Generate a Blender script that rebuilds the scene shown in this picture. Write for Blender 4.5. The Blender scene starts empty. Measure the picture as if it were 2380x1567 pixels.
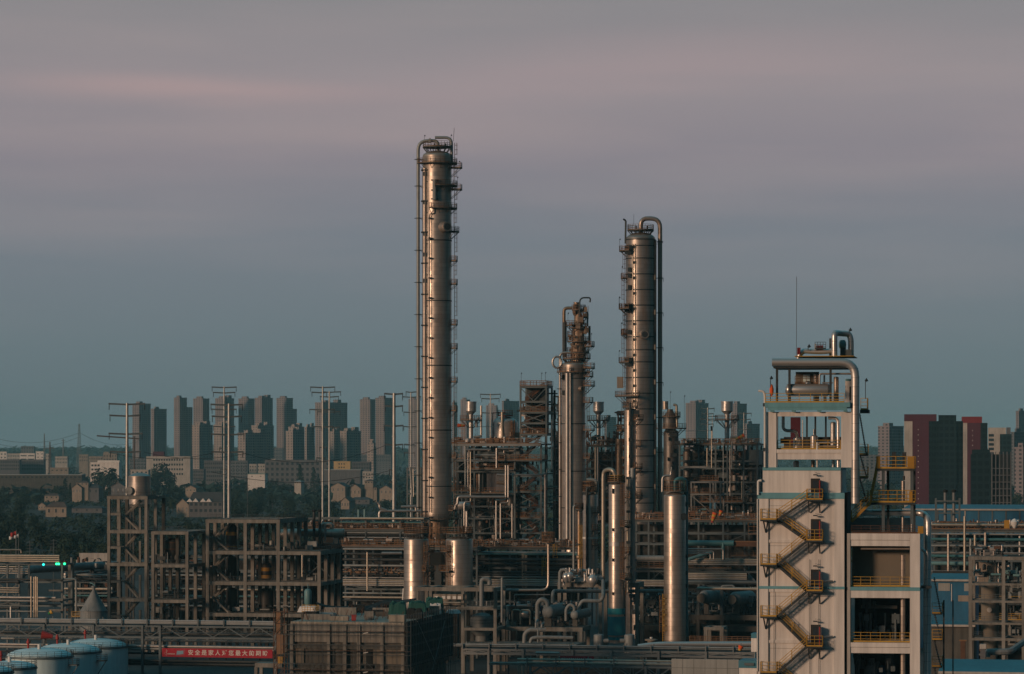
import bpy, math, random
from mathutils import Vector, Matrix
R = math.radians
PI = math.pi
rnd = random.Random(11)
sc = bpy.context.scene
C = sc.collection
# ------------------------------------------------------------------ camera, sky, sun, exposure
# A long lens on a level camera 45 m above the plant, shifted up.  One photograph pixel (2379 wide) at D metres is D/F metres.
F, CX, HY, H = 7434.0, 1189.5, 1041.0, 45.0
cam = bpy.data.cameras.new('camera')
cam.sensor_width = 36.0
cam.lens = F / 2379.0 * 36.0
cam.shift_y = (HY - 783.5) / 2379.0
cam.clip_start = 1.0
cam.clip_end = 80000.0
cam_o = bpy.data.objects.new('camera', cam)
cam_o.location = (0, 0, H)
cam_o.rotation_euler = (R(90), 0, 0)
C.objects.link(cam_o)
sc.camera = cam_o
SUN_AZ, SUN_EL = 50.0, 11.0            # degrees to the left behind the camera, degrees up
sdir = Vector((-math.sin(R(SUN_AZ)) * math.cos(R(SUN_EL)), -math.cos(R(SUN_AZ)) * math.cos(R(SUN_EL)), math.sin(R(SUN_EL))))
sun = bpy.data.lights.new('sun', 'SUN')
sun.energy = 1.9
sun.angle = R(9.0)
sun.color = (1.0, 0.64, 0.42)
sun_o = bpy.data.objects.new('sun', sun)
sun_o.rotation_euler = sdir.to_track_quat('Z', 'Y').to_euler()
sun_o.location = sdir * 200
C.objects.link(sun_o)
sc.view_settings.view_transform = 'Standard'
sc.view_settings.look = 'None'
sc.view_settings.exposure = 0.0
sc.view_settings.gamma = 1.0
sc.cycles.use_denoising = True
sc.cycles.max_bounces = 5
sc.cycles.diffuse_bounces = 2
sc.cycles.glossy_bounces = 3
sc.cycles.volume_bounces = 1
sc.cycles.caustics_reflective = False
sc.cycles.caustics_refractive = False
class NT:
 """short hand for building node trees"""
 def __init__(s, tree):
  s.t = tree
 def n(s, kind, ins=None, **kw):
  nd = s.t.nodes.new(kind)
  for k, v in kw.items():
   setattr(nd, k, v)
  for k, v in (ins or {}).items():
   if isinstance(v, bpy.types.NodeSocket):
    s.t.links.new(v, nd.inputs[k])
   else:
    nd.inputs[k].default_value = v
  return nd
 def m(s, op, a, b=0.0, c=0.0, clamp=False):
  return s.n('ShaderNodeMath', {0: a, 1: b, 2: c}, operation=op, use_clamp=clamp).outputs[0]
 def vm(s, op, a, b=(0, 0, 0)):
  return s.n('ShaderNodeVectorMath', {0: a, 1: b}, operation=op)
 def ramp(s, fac, stops, interp='LINEAR'):
  r = s.n('ShaderNodeValToRGB', {0: fac})
  r.color_ramp.interpolation = interp
  e = r.color_ramp.elements
  while len(e) < len(stops):
   e.new(0.5)
  for q, (p, c) in zip(e, stops):
   q.position = p
   q.color = (c, c, c, 1) if isinstance(c, (int, float)) else (*c, 1)
  return r.outputs[0]
 def mix(s, fac, a, b, mode='MIX'):
  q = s.n('ShaderNodeMix', data_type='RGBA', blend_type=mode)
  for i, v in ((0, fac), (6, a), (7, b)):
   if isinstance(v, bpy.types.NodeSocket):
    s.t.links.new(v, q.inputs[i])
   else:
    q.inputs[i].default_value = v if i == 0 else (*v, 1)
  return q.outputs[2]
 def noise(s, vec, scale, detail=3.0, rough=.5):
  return s.n('ShaderNodeTexNoise', {'Vector': vec, 'Scale': scale, 'Detail': detail, 'Roughness': rough}).outputs[0]
world = bpy.data.worlds.new('World')
sc.world = world
world.use_nodes = True
wt = world.node_tree
wt.nodes.clear()
W = NT(wt)
dirv = W.n('ShaderNodeTexCoord').outputs['Generated']
sep = W.n('ShaderNodeSeparateXYZ', {0: dirv})
el = W.m('DIVIDE', sep.outputs[2], 0.5, clamp=True)
base = W.ramp(el, [(0.0, (.108, .140, .156)), (.063, (.126, .160, .181)), (.13, (.158, .176, .205)), (.18, (.212, .193, .220)), (.225, (.255, .222, .238)), (.28, (.212, .204, .214)), (.35, (.070, .145, .172)), (.6, (.030, .105, .135)), (1.0, (.040, .190, .240))])
cvec = W.n('ShaderNodeMapping', {'Vector': dirv, 'Scale': (6, 3, 48), 'Location': (2.9, 0, 0.1)}).outputs[0]
cl = W.ramp(W.noise(cvec, 1.0, 3.5, .5), [(.42, 0.0), (.68, 1.0)])
cmask = W.ramp(el, [(0.06, 0.0), (.19, 1.0), (.26, .7), (.5, .15)])
sky1 = W.mix(W.m('MULTIPLY', W.m('MULTIPLY', cl, cmask), .38), base, (.335, .268, .268))
cvec2 = W.n('ShaderNodeMapping', {'Vector': dirv, 'Scale': (5, 2, 30), 'Location': (4.1, 2, 1.7)}).outputs[0]
cl2 = W.ramp(W.noise(cvec2, 1.0, 4.0, .55), [(.40, 0.0), (.70, 1.0)])
sky2 = W.mix(W.m('MULTIPLY', W.m('MULTIPLY', cl2, cmask), .22), sky1, (.185, .192, .215))
# two lit streaks of cloud low in the view
def streak(zc, tilt, sig, x0, x1):
 dx = W.m('DIVIDE', sep.outputs[0], W.m('MAXIMUM', sep.outputs[1], .05))
 q = W.m('SUBTRACT', sep.outputs[2], W.m('MULTIPLY_ADD', dx, tilt, zc))
 q = W.m('ADD', q, W.m('MULTIPLY', W.m('SUBTRACT', cl, .5), sig * .9))
 g1 = W.m('POWER', 2.718, W.m('MULTIPLY', W.m('MULTIPLY', q, q), -1.0 / (sig * sig)))
 w = W.n('ShaderNodeMapRange', {0: dx, 1: x0 - .04, 2: x0 + .04}, interpolation_type='SMOOTHSTEP').outputs[0]
 w2 = W.n('ShaderNodeMapRange', {0: dx, 1: x1 + .06, 2: x1 - .06}, interpolation_type='SMOOTHSTEP').outputs[0]
 return W.m('MULTIPLY', W.m('MULTIPLY', g1, w), W.m('MULTIPLY', w2, W.m('GREATER_THAN', sep.outputs[1], .5)))
sky2 = W.mix(W.m('MULTIPLY', streak(.1085, -.012, .0042, -.145, -.05), .62), sky2, (.375, .265, .262))
sky2 = W.mix(W.m('MULTIPLY', streak(.114, .055, .0085, -.02, .11), .42), sky2, (.345, .255, .262))
sky2 = W.mix(W.m('MULTIPLY', streak(.098, .01, .006, -.09, .02), .30), sky2, (.330, .255, .255))
# the evening glow round the sun, behind the camera
glow = W.n('ShaderNodeVectorMath', {0: dirv, 1: sdir}, operation='DOT_PRODUCT').outputs['Value']
glow = W.m('POWER', W.m('MAXIMUM', glow, 0.0), 9.0)
sky3 = W.mix(W.m('MULTIPLY', glow, .12, clamp=True), sky2, (.95, .55, .30))
dk = W.n('ShaderNodeVectorMath', {0: dirv, 1: (.72, -.69, 0.0)}, operation='DOT_PRODUCT').outputs['Value']
sky3 = W.mix(1.0, sky3, W.ramp(dk, [(.0, (1, 1, 1)), (.6, (.10, .20, .24))]), 'MULTIPLY')   # unseen sky at the right behind, darkened to shade the columns
nish = W.n('ShaderNodeTexSky', sky_type='NISHITA', sun_disc=False, sun_elevation=R(SUN_EL), sun_rotation=R(180 + SUN_AZ), altitude=50.0, dust_density=3.0)
bg1 = W.n('ShaderNodeBackground', {'Color': sky3, 'Strength': 1.15})
bg2 = W.n('ShaderNodeBackground', {'Color': nish.outputs[0], 'Strength': .003})
add = W.n('ShaderNodeAddShader', {0: bg1.outputs[0], 1: bg2.outputs[0]})
W.n('ShaderNodeOutputWorld', {'Surface': add.outputs[0]})
# ------------------------------------------------------------------ materials
MATS = {}
def newmat(name):
 m = bpy.data.materials.new(name)
 m.use_nodes = True
 m.node_tree.nodes.clear()
 MATS[name] = m
 return NT(m.node_tree)
def finish(N, ins):
 p = N.n('ShaderNodeBsdfPrincipled', ins)
 N.n('ShaderNodeOutputMaterial', {'Surface': p.outputs[0]})
def mat(name, col, rough=.6, metal=0.0, var=.25, scale=.35, streak=0.0, stain=None, spec=.4):
 """painted, concrete or metal surface: uneven tone, vertical streaks of dirt and an optional stain colour"""
 N = newmat(name)
 v = N.n('ShaderNodeTexCoord').outputs['Object']
 n1 = N.noise(v, scale, 5.0, .6)
 c = N.mix(1.0, col, N.ramp(n1, [(.25, 1 - var), (.75, 1 + var)]), 'MULTIPLY')
 if streak:
  sv = N.n('ShaderNodeMapping', {'Vector': v, 'Scale': (1.4, 1.4, .09)}).outputs[0]
  c = N.mix(1.0, c, N.ramp(N.noise(sv, 1.0, 4.0, .6), [(.35, 1 - streak), (.62, 1.05)]), 'MULTIPLY')
 if stain:
  c = N.mix(N.ramp(N.noise(v, scale * 2.3, 6.0, .65), [(.52, 0.0), (.72, .8)]), c, stain)
 finish(N, {'Base Color': c, 'Roughness': rough, 'Metallic': metal, 'Specular IOR Level': spec})
 return MATS[name]
def clad(name, col, rough, row=.95, seg=9.0, metal=.68, stain=(.16, .085, .04), amount=.5, bands=.14):
 """insulation cladding: sheets in courses round the vessel's own axis, each of slightly different tone"""
 N = newmat(name)
 v = N.n('ShaderNodeTexCoord').outputs['Object']
 s = N.n('ShaderNodeSeparateXYZ', {0: v})
 zc = N.m('DIVIDE', s.outputs[2], row)
 an = N.m('MULTIPLY', N.m('ARCTAN2', s.outputs[1], s.outputs[0]), seg / (2 * PI))
 idx = N.n('ShaderNodeCombineXYZ', {0: N.m('FLOOR', zc), 1: N.m('FLOOR', an), 2: 0.0}).outputs[0]
 wn = N.n('ShaderNodeTexWhiteNoise', {'Vector': idx}).outputs[0]
 idz = N.n('ShaderNodeCombineXYZ', {0: N.m('FLOOR', N.m('DIVIDE', s.outputs[2], row * 3.7)), 1: 5.0, 2: 0.0}).outputs[0]
 wz = N.n('ShaderNodeTexWhiteNoise', {'Vector': idz}).outputs[0]
 tone = N.m('ADD', N.m('MULTIPLY', wn, bands), N.m('MULTIPLY_ADD', wz, .12, .80))
 seam = N.ramp(N.m('FRACT', zc), [(0.0, .72), (.05, .72), (.08, 1.0), (.97, 1.0), (1.0, .72)])
 c = N.mix(1.0, col, tone, 'MULTIPLY')
 c = N.mix(1.0, c, seam, 'MULTIPLY')
 sv = N.n('ShaderNodeMapping', {'Vector': v, 'Scale': (1, 1, .16)}).outputs[0]
 st = N.ramp(N.noise(sv, .55, 6.0, .62), [(.48, 0.0), (.75, amount)])
 c = N.mix(st, c, stain)
 finish(N, {'Base Color': c, 'Roughness': N.m('MULTIPLY_ADD', wn, .14, rough - .05), 'Metallic': N.m('MULTIPLY_ADD', st, -.5, metal)})
 return MATS[name]
clad('clad', (.43, .375, .33), .365)
clad('clad_deep', (.13, .125, .12), .5)
clad('clad_dark', (.35, .31, .28), .38, amount=.7)
clad('clad_bright', (.62, .60, .58), .34, amount=.15, bands=.08)
clad('clad_rust', (.36, .27, .20), .46, amount=.95, stain=(.22, .10, .035))
clad('clad_small', (.44, .40, .37), .36, row=.6, seg=1.0, amount=.35)
mat('pipe_silver', (.36, .345, .33), .46, .7, .18, .8)
mat('pipe_tan', (.37, .33, .27), .45, .55, .2, .8)
mat('pipe_grey', (.25, .27, .27), .5, .25, .2, .5)
mat('pipe_teal', (.045, .15, .17), .5, .1, .25, .5)
mat('pipe_dark', (.04, .047, .05), .55, .3, .3, .6)
mat('steel', (.085, .11, .122), .55, .2, .3, .25)
mat('steel_dark', (.035, .045, .05), .6, .2, .3, .3)
mat('steel_light', (.17, .185, .19), .55, .2, .25, .3)
mat('galv', (.46, .46, .44), .45, .5, .2, .5)
mat('rail_orange', (.185, .098, .045), .6, 0, .35, .6)
mat('rail_yellow', (.46, .27, .04), .55, 0, .25, .6)
mat('rust', (.095, .045, .025), .75, 0, .4, .5)
mat('concrete', (.215, .207, .187), .85, 0, .28, .22, .35, (.13, .115, .10))
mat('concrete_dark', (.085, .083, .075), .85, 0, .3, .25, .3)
mat('concrete_pale', (.33, .30, .25), .85, 0, .22, .22, .25, (.2, .18, .15))
mat('white_wall', (.70, .67, .64), .8, 0, .07, .25, .22, None)
mat('white_paint', (.64, .63, .60), .6, 0, .08, .4, .1)
mat('teal_paint', (.13, .33, .39), .7, 0, .12, .35, .12)
mat('tank_white', (.60, .77, .80), .55, 0, .07, .25, .08)  # cyan skylight on the shaded tanks is put into this white
mat('blue_roof', (.035, .16, .22), .55, 0, .18, .2, .1)
mat('blue_wall', (.012, .115, .22), .6, 0, .2, .2, .15)
mat('vessel_green', (.12, .25, .27), .5, 0, .12, .4, .12)
mat('vessel_grey', (.20, .215, .215), .6, .1, .18, .3, .2)
mat('teal_skirt', (.016, .23, .27), .6, 0, .15, .8, .1)
mat('dark_vessel', (.035, .034, .033), .55, .1, .3, .4)
mat('yellow_band', (.36, .19, .02), .6, 0, .2, .5)
mat('red_paint', (.36, .035, .03), .6, 0, .2, .6)
mat('red_banner', (.36, .012, .03), .75, 0, .1, .6)
mat('banner_white', (.62, .57, .54), .8, 0, .05, .6)
mat('banner_blue', (.20, .33, .42), .8, 0, .05, .6)
mat('orange_cloth', (.72, .11, .025), .8, 0, .15, .9)
mat('yellow_cloth', (.55, .32, .05), .8, 0, .15, .9)
mat('green_cloth', (.03, .2, .05), .8, 0, .15, .9)
mat('white_cloth', (.6, .6, .6), .8, 0, .1, .9)
mat('green_tarp', (.012, .085, .072), .75, 0, .3, .6)
mat('blue_tarp', (.015, .06, .22), .75, 0, .3, .6)
mat('black_net', (.012, .014, .014), .9, 0, .3, .3)
mat('board_grey', (.28, .29, .28), .75, 0, .1, .3, .12)
mat('joint_dark', (.10, .105, .10), .8)
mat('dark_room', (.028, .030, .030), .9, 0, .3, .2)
mat('room_tan', (.17, .15, .12), .9, 0, .2, .2)
mat('plaster_tan', (.27, .23, .19), .9, 0, .2, .15, .2)
mat('plaster_pale', (.42, .40, .37), .9, 0, .15, .15, .2)
mat('plaster_grey', (.12, .122, .132), .9, 0, .15, .15, .2)
mat('plaster_yellow', (.50, .36, .17), .9, 0, .12, .15, .15)
mat('plaster_red', (.080, .018, .034), .85, 0, .1, .1, .1)  # maroon, darkened to hold the tower front's shade in its colour
mat('cap_red', (.19, .02, .024), .85, 0, .1, .1, .1)
mat('roof_dark', (.05, .05, .052), .8, 0, .3, .2)
mat('roof_brown', (.10, .065, .05), .85, 0, .3, .3)
mat('roof_pale', (.30, .32, .32), .7, 0, .15, .2)
mat('roof_green', (.12, .24, .22), .7, 0, .15, .2)
mat('window_dark', (.025, .035, .045), .25, 0, .3, .4, spec=.6)
mat('bark', (.06, .045, .035), .9, 0, .3, 1.0)
mat('wire', (.05, .06, .065), .6, .3)
mat('ground_soil', (.018, .024, .022), .95, 0, .45, .02)
mat('ground_paving', (.05, .053, .052), .9, 0, .35, .06)
mat('plate_dark', (.085, .09, .09), .65, .3, .3, .5)
def leafmat(name, col, scale):
 N = newmat(name)
 v = N.n('ShaderNodeTexCoord').outputs['Object']
 n1 = N.noise(v, scale, 4.0, .6)
 c = N.mix(1.0, col, N.ramp(n1, [(.3, .5), (.72, 1.7)]), 'MULTIPLY')
 oi = N.n('ShaderNodeObjectInfo').outputs['Random']
 c = N.mix(1.0, c, N.ramp(oi, [(0.0, (.75, .8, .8)), (.5, (1, 1, 1)), (1.0, (1.35, 1.15, .8))]), 'MULTIPLY')
 finish(N, {'Base Color': c, 'Roughness': .85, 'Specular IOR Level': .15})
leafmat('leaf_broad', (.018, .033, .024), .5)
leafmat('leaf_conifer', (.013, .026, .021), .8)
leafmat('leaf_far', (.016, .034, .030), .03)
def facade(name, wall, win, fx, fz, wx=.5, wz=.5):
 """distant facade: storeys of windows on a plain wall, in the object's own metres"""
 N = newmat(name)
 v = N.n('ShaderNodeTexCoord').outputs['Object']
 s = N.n('ShaderNodeSeparateXYZ', {0: v})
 a = N.m('FRACT', N.m('DIVIDE', N.m('ADD', s.outputs[0], s.outputs[1]), fx))
 b = N.m('FRACT', N.m('DIVIDE', s.outputs[2], fz))
 ma = N.m('LESS_THAN', N.m('ABSOLUTE', N.m('SUBTRACT', a, .5)), wx * .5)
 mb = N.m('LESS_THAN', N.m('ABSOLUTE', N.m('SUBTRACT', b, .5)), wz * .5)
 n1 = N.noise(v, .05, 4.0, .6)
 c = N.mix(1.0, wall, N.ramp(n1, [(.3, .85), (.7, 1.15)]), 'MULTIPLY')
 c = N.mix(N.m('MULTIPLY', ma, mb), c, win)
 finish(N, {'Base Color': c, 'Roughness': .85, 'Specular IOR Level': .12})
facade('facade_pink', (.235, .205, .215), (.055, .055, .065), 4.8, 3.2, .46, .5)
facade('facade_pale', (.30, .265, .25), (.085, .08, .085), 4.4, 3.2, .42, .5)
facade('facade_grey', (.14, .15, .165), (.07, .085, .10), 4.5, 3.0, .5, .5)
facade('facade_glass', (.012, .028, .034), (.006, .014, .02), 3.0, 3.6, .7, .6)  # glass tone, with the maroon tower's shaded side put into it
def emit(name, col, s):
 N = newmat(name)
 e = N.n('ShaderNodeEmission', {'Color': (*col, 1), 'Strength': s})
 N.n('ShaderNodeOutputMaterial', {'Surface': e.outputs[0]})
emit('lamp_green', (.03, 1.0, .35), 2.6)
emit('lamp_aqua', (.03, .9, .75), 2.0)
# ------------------------------------------------------------------ mesh helpers
class MB:
 """collects shapes; build() links them as ONE mesh object"""
 def __init__(s):
  s.v, s.f = [], []
 def add(s, vs, fs):
  b = len(s.v)
  s.v += [tuple(q) for q in vs]
  s.f += [tuple(b + i for i in f) for f in fs]
  return s
 def box(s, x0, x1, y0, y1, z0, z1):
  x0, x1 = min(x0, x1), max(x0, x1); y0, y1 = min(y0, y1), max(y0, y1); z0, z1 = min(z0, z1), max(z0, z1)
  return s.add([(x0, y0, z0), (x1, y0, z0), (x1, y1, z0), (x0, y1, z0), (x0, y0, z1), (x1, y0, z1), (x1, y1, z1), (x0, y1, z1)],
     [(0, 3, 2, 1), (4, 5, 6, 7), (0, 1, 5, 4), (1, 2, 6, 5), (2, 3, 7, 6), (3, 0, 4, 7)])
 def bar(s, p, q, w, h=None):
  p, q = Vector(p), Vector(q)
  d = q - p
  if d.length < 1e-6:
   return s
  d.normalize()
  up = Vector((0, 0, 1)) if abs(d.z) < .95 else Vector((0, 1, 0))
  a = d.cross(up).normalized() * (w / 2)
  b = a.normalized().cross(d).normalized() * ((h or w) / 2)
  vs = [p - a - b, p + a - b, p + a + b, p - a + b, q - a - b, q + a - b, q + a + b, q - a + b]
  return s.add(vs, [(0, 1, 2, 3), (7, 6, 5, 4), (0, 4, 5, 1), (1, 5, 6, 2), (2, 6, 7, 3), (3, 7, 4, 0)])
 def tube(s, pts, r, n=8, fil=0.0, taper=None):
  pts = [Vector(p) for p in pts]
  if fil > 0 and len(pts) > 2:
   out = [pts[0]]
   for i in range(1, len(pts) - 1):
    a, b, c = pts[i - 1], pts[i], pts[i + 1]
    d1, d2 = (a - b), (c - b)
    f = min(fil, d1.length * .49, d2.length * .49)
    p1, p2 = b + d1.normalized() * f, b + d2.normalized() * f
    for k in range(6):
     t = k / 5
     out.append(p1 * (1 - t) ** 2 + b * 2 * t * (1 - t) + p2 * t * t)
   pts = out + [pts[-1]]
  b0 = len(s.v)
  t0 = (pts[1] - pts[0]).normalized()
  ref = Vector((0, 0, 1)) if abs(t0.z) < .9 else Vector((0, 1, 0))
  nrm = t0.cross(ref).normalized()
  for i, p in enumerate(pts):
   t = (pts[min(i + 1, len(pts) - 1)] - pts[max(i - 1, 0)]).normalized()
   nrm = (nrm - t * nrm.dot(t)).normalized()
   bn = t.cross(nrm)
   rr = r if taper is None else r + (taper - r) * i / (len(pts) - 1)
   for k in range(n):
    a = 2 * PI * k / n
    s.v.append(tuple(p + nrm * (rr * math.cos(a)) + bn * (rr * math.sin(a))))
  m = len(pts)
  for i in range(m - 1):
   for k in range(n):
    k2 = (k + 1) % n
    s.f.append((b0 + i * n + k, b0 + i * n + k2, b0 + (i + 1) * n + k2, b0 + (i + 1) * n + k))
  s.f.append(tuple(b0 + k for k in reversed(range(n))))
  s.f.append(tuple(b0 + (m - 1) * n + k for k in range(n)))
  return s
 def lathe(s, prof, n=28, cx=0.0, cy=0.0):
  b0 = len(s.v)
  for (r, z) in prof:
   for k in range(n):
    a = 2 * PI * k / n
    s.v.append((cx + r * math.cos(a), cy + r * math.sin(a), z))
  for i in range(len(prof) - 1):
   for k in range(n):
    k2 = (k + 1) % n
    s.f.append((b0 + i * n + k, b0 + i * n + k2, b0 + (i + 1) * n + k2, b0 + (i + 1) * n + k))
  if prof[0][0] > 1e-4:
   s.f.append(tuple(b0 + k for k in reversed(range(n))))
  if prof[-1][0] > 1e-4:
   s.f.append(tuple(b0 + (len(prof) - 1) * n + k for k in range(n)))
  return s
 def drum(s, p, q, r, n=18, head=.45):
  """vessel with dished heads from p to q"""
  p, q = Vector(p), Vector(q)
  L = (q - p).length
  prof = [(r * math.sin(a), r * head * (1 - math.cos(a))) for a in [i * PI / 8 for i in range(5)]]
  prof = prof + [(rr, L - z) for rr, z in reversed(prof)]
  prof[0] = (.01, 0.0); prof[-1] = (.01, L)
  t = MB().lathe(prof, n)
  M = (q - p).to_track_quat('Z', 'Y').to_matrix()
  return s.add([M @ Vector(v) + p for v in t.v], t.f)
 def deck(s, r0, r1, z0, z1, a0, a1, n=None, cx=0.0, cy=0.0):
  """sector of a ring, angles in degrees"""
  n = n or max(4, int(abs(a1 - a0) / 15))
  vs, fs = [], []
  for i in range(n + 1):
   a = R(a0 + (a1 - a0) * i / n)
   c, q = math.cos(a), math.sin(a)
   vs += [(cx + r0 * c, cy + r0 * q, z0), (cx + r1 * c, cy + r1 * q, z0), (cx + r1 * c, cy + r1 * q, z1), (cx + r0 * c, cy + r0 * q, z1)]
  for i in range(n):
   b = i * 4
   for k in range(4):
    k2 = (k + 1) % 4
    fs.append((b + k, b + 4 + k, b + 4 + k2, b + k2))
  fs += [(0, 1, 2, 3), (n * 4 + 3, n * 4 + 2, n * 4 + 1, n * 4)]
  return s.add(vs, fs)
 def rail(s, pts, h=1.15, step=1.6, t=.065, mid=2):
  """guard rail along a polyline of deck points"""
  pts = [Vector(p) for p in pts]
  for a, b in zip(pts, pts[1:]):
   d = b - a
   m = max(1, int(round(d.length / step)))
   for i in range(m + 1):
    p = a + d * (i / m)
    s.bar(p, p + Vector((0, 0, h)), t)
   for k in range(mid + 1):
    o = Vector((0, 0, h * (k + 1) / (mid + 1)))
    s.bar(a + o, b + o, t)
   s.bar(a + Vector((0, 0, .08)), b + Vector((0, 0, .08)), t * .5, .16)
  return s
 def arcrail(s, r, z, a0, a1, h=1.15, t=.065):
  n = max(3, int(abs(a1 - a0) / 14))
  return s.rail([(r * math.cos(R(a0 + (a1 - a0) * i / n)), r * math.sin(R(a0 + (a1 - a0) * i / n)), z) for i in range(n + 1)], h, 9, t)
 def ladder(s, x, y, z0, z1, ux=1.0, uy=0.0, w=.5, t=.06, cage=True):
  """vertical caged ladder; (ux,uy) runs along its rungs"""
  for k in (-1, 1):
   s.bar((x + k * ux * w / 2, y + k * uy * w / 2, z0), (x + k * ux * w / 2, y + k * uy * w / 2, z1 + 1), t)
  z = z0 + .3
  while z < z1:
   s.bar((x - ux * w / 2, y - uy * w / 2, z), (x + ux * w / 2, y + uy * w / 2, z), t * .6)
   z += .45
  if cage and z1 - z0 > 3:
   nx, ny = uy, -ux
   hoop = [(-.35, .0), (-.38, .45), (0, .72), (.38, .45), (.35, .0)]
   P = lambda a, b, zz: (x + ux * a + nx * b, y + uy * a + ny * b, zz)
   z = z0 + 2.2
   while z < z1 + 1:
    for h0, h1 in zip(hoop, hoop[1:]):
     s.bar(P(*h0, z), P(*h1, z), t * .8)
    z += 1.1
   for h0 in hoop[1:4]:
    s.bar(P(*h0, z0 + 2.2), P(*h0, z1 + 1), t * .7)
  return s
 def flight(s, p, q, w, t=.1, st=.28):
  """straight stair flight between the centre of its foot and head, with closed stringers"""
  p, q = Vector(p), Vector(q)
  d = q - p
  hd = Vector((d.x, d.y, 0)).normalized()
  sd = Vector((-hd.y, hd.x, 0)) * (w / 2)
  for k in (-1, 1):
   s.bar(p + sd * k, q + sd * k, t, st)
  m = max(3, int(abs(d.z) / .25))
  for i in range(1, m):
   c = p + d * (i / m)
   s.bar(c - sd, c + sd, .24, .04)
  return s
 def flightrail(s, p, q, w, h=1.05, t=.06, sides=(-1, 1)):
  p, q = Vector(p), Vector(q)
  d = q - p
  hd = Vector((d.x, d.y, 0)).normalized()
  sd = Vector((-hd.y, hd.x, 0)) * (w / 2)
  for k in sides:
   a, b = p + sd * k, q + sd * k
   for o in (.4, .7, 1.0):
    s.bar(a + Vector((0, 0, h * o)), b + Vector((0, 0, h * o)), t)
   m = max(2, int(d.length / 1.6))
   for i in range(m + 1):
    c = a + (b - a) * (i / m)
    s.bar(c, c + Vector((0, 0, h)), t)
  return s
 def build(s, name, material, parent=None, smooth=False, loc=None):
  me = bpy.data.meshes.new(name)
  vs = s.v
  if loc is not None:
   L = Vector(loc)
   vs = [tuple(Vector(v) - L) for v in vs]
  me.from_pydata(vs, [], s.f)
  me.materials.append(MATS[material] if isinstance(material, str) else material)
  if smooth:
   me.polygons.foreach_set('use_smooth', [True] * len(me.polygons))
   me.set_sharp_from_angle(angle=R(38))
  me.update()
  o = bpy.data.objects.new(name, me)
  C.objects.link(o)
  if parent is not None:
   o.parent = parent
  if loc is not None:
   o.location = loc
  return o
def tag(o, label, cat, group=None, kind=None):
 if label: o['label'] = label
 if cat: o['category'] = cat
 if group: o['group'] = group
 if kind: o['kind'] = kind
 return o
def X(px, D): return (px - CX) * D / F
def Z(py, D): return H - (py - HY) * D / F
def W3(px, py, D): return Vector((X(px, D), D, Z(py, D)))
HAZE = 5.2e-5
A = 12.0                                   # the plant's grid is turned so far to the left
class Fr:
 """ground frame of a thing: u to its right, v into its depth, z up"""
 def __init__(s, px, D, yaw=A):
  s.x0, s.D, s.yaw = X(px, D), D, yaw
  s.c, s.s = math.cos(R(yaw)), math.sin(R(yaw))
 def u(s, px, v=0.0):
  t = (px - CX) / F
  return (t * s.D + t * v * s.c - s.x0 - v * s.s) / (s.c + t * s.s)
 def dep(s, u=0.0, v=0.0): return s.D - u * s.s + v * s.c
 def z(s, py, u=0.0, v=0.0): return H - (py - HY) * s.dep(u, v) / F
 def p(s, px, py, v=0.0):
  u = s.u(px, v)
  return (u, v, s.z(py, u, v))
 def w(s, u, v, z): return Vector((s.x0 + u * s.c + v * s.s, s.D - u * s.s + v * s.c, z))
 def thing(s, name, label, cat, group=None, z=0.0, kind=None):
  o = bpy.data.objects.new(name, None)
  o.empty_display_size = .5
  C.objects.link(o)
  o.location = (s.x0, s.D, z)
  o.rotation_euler = (0, 0, -R(s.yaw))
  return tag(o, label, cat, group, kind)
def children(o): return [c for c in bpy.data.objects if c.parent == o]
KIDS = {}
def dup(root, loc, rz=None, label=None, group=None, sca=None):
 if root.name not in KIDS:
  KIDS[root.name] = [(c, [g for g in children(c)]) for c in children(root)]
 r = root.copy(); C.objects.link(r); r.location = loc
 if rz is not None: r.rotation_euler = (0, 0, rz)
 if sca: r.scale = sca
 if label: r['label'] = label
 if group: r['group'] = group
 for c, gs in KIDS[root.name]:
  k = c.copy(); C.objects.link(k); k.parent = r
  for g in gs:
   q = g.copy(); C.objects.link(q); q.parent = k
 return r
PS = 1.0
def pipe(pts, r, label, group=None, m='pipe_silver', name='pipe', cat='pipe', fil=None, n=8):
 """a free pipe run through photograph points (px, py, D)"""
 r = r * PS
 ws = [W3(*p) for p in pts]
 mb = MB().tube(ws, r, n, fil if fil is not None else r * 3)
 o = mb.build(name, m, None, True, loc=ws[0])
 return tag(o, label, cat, group)
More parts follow.
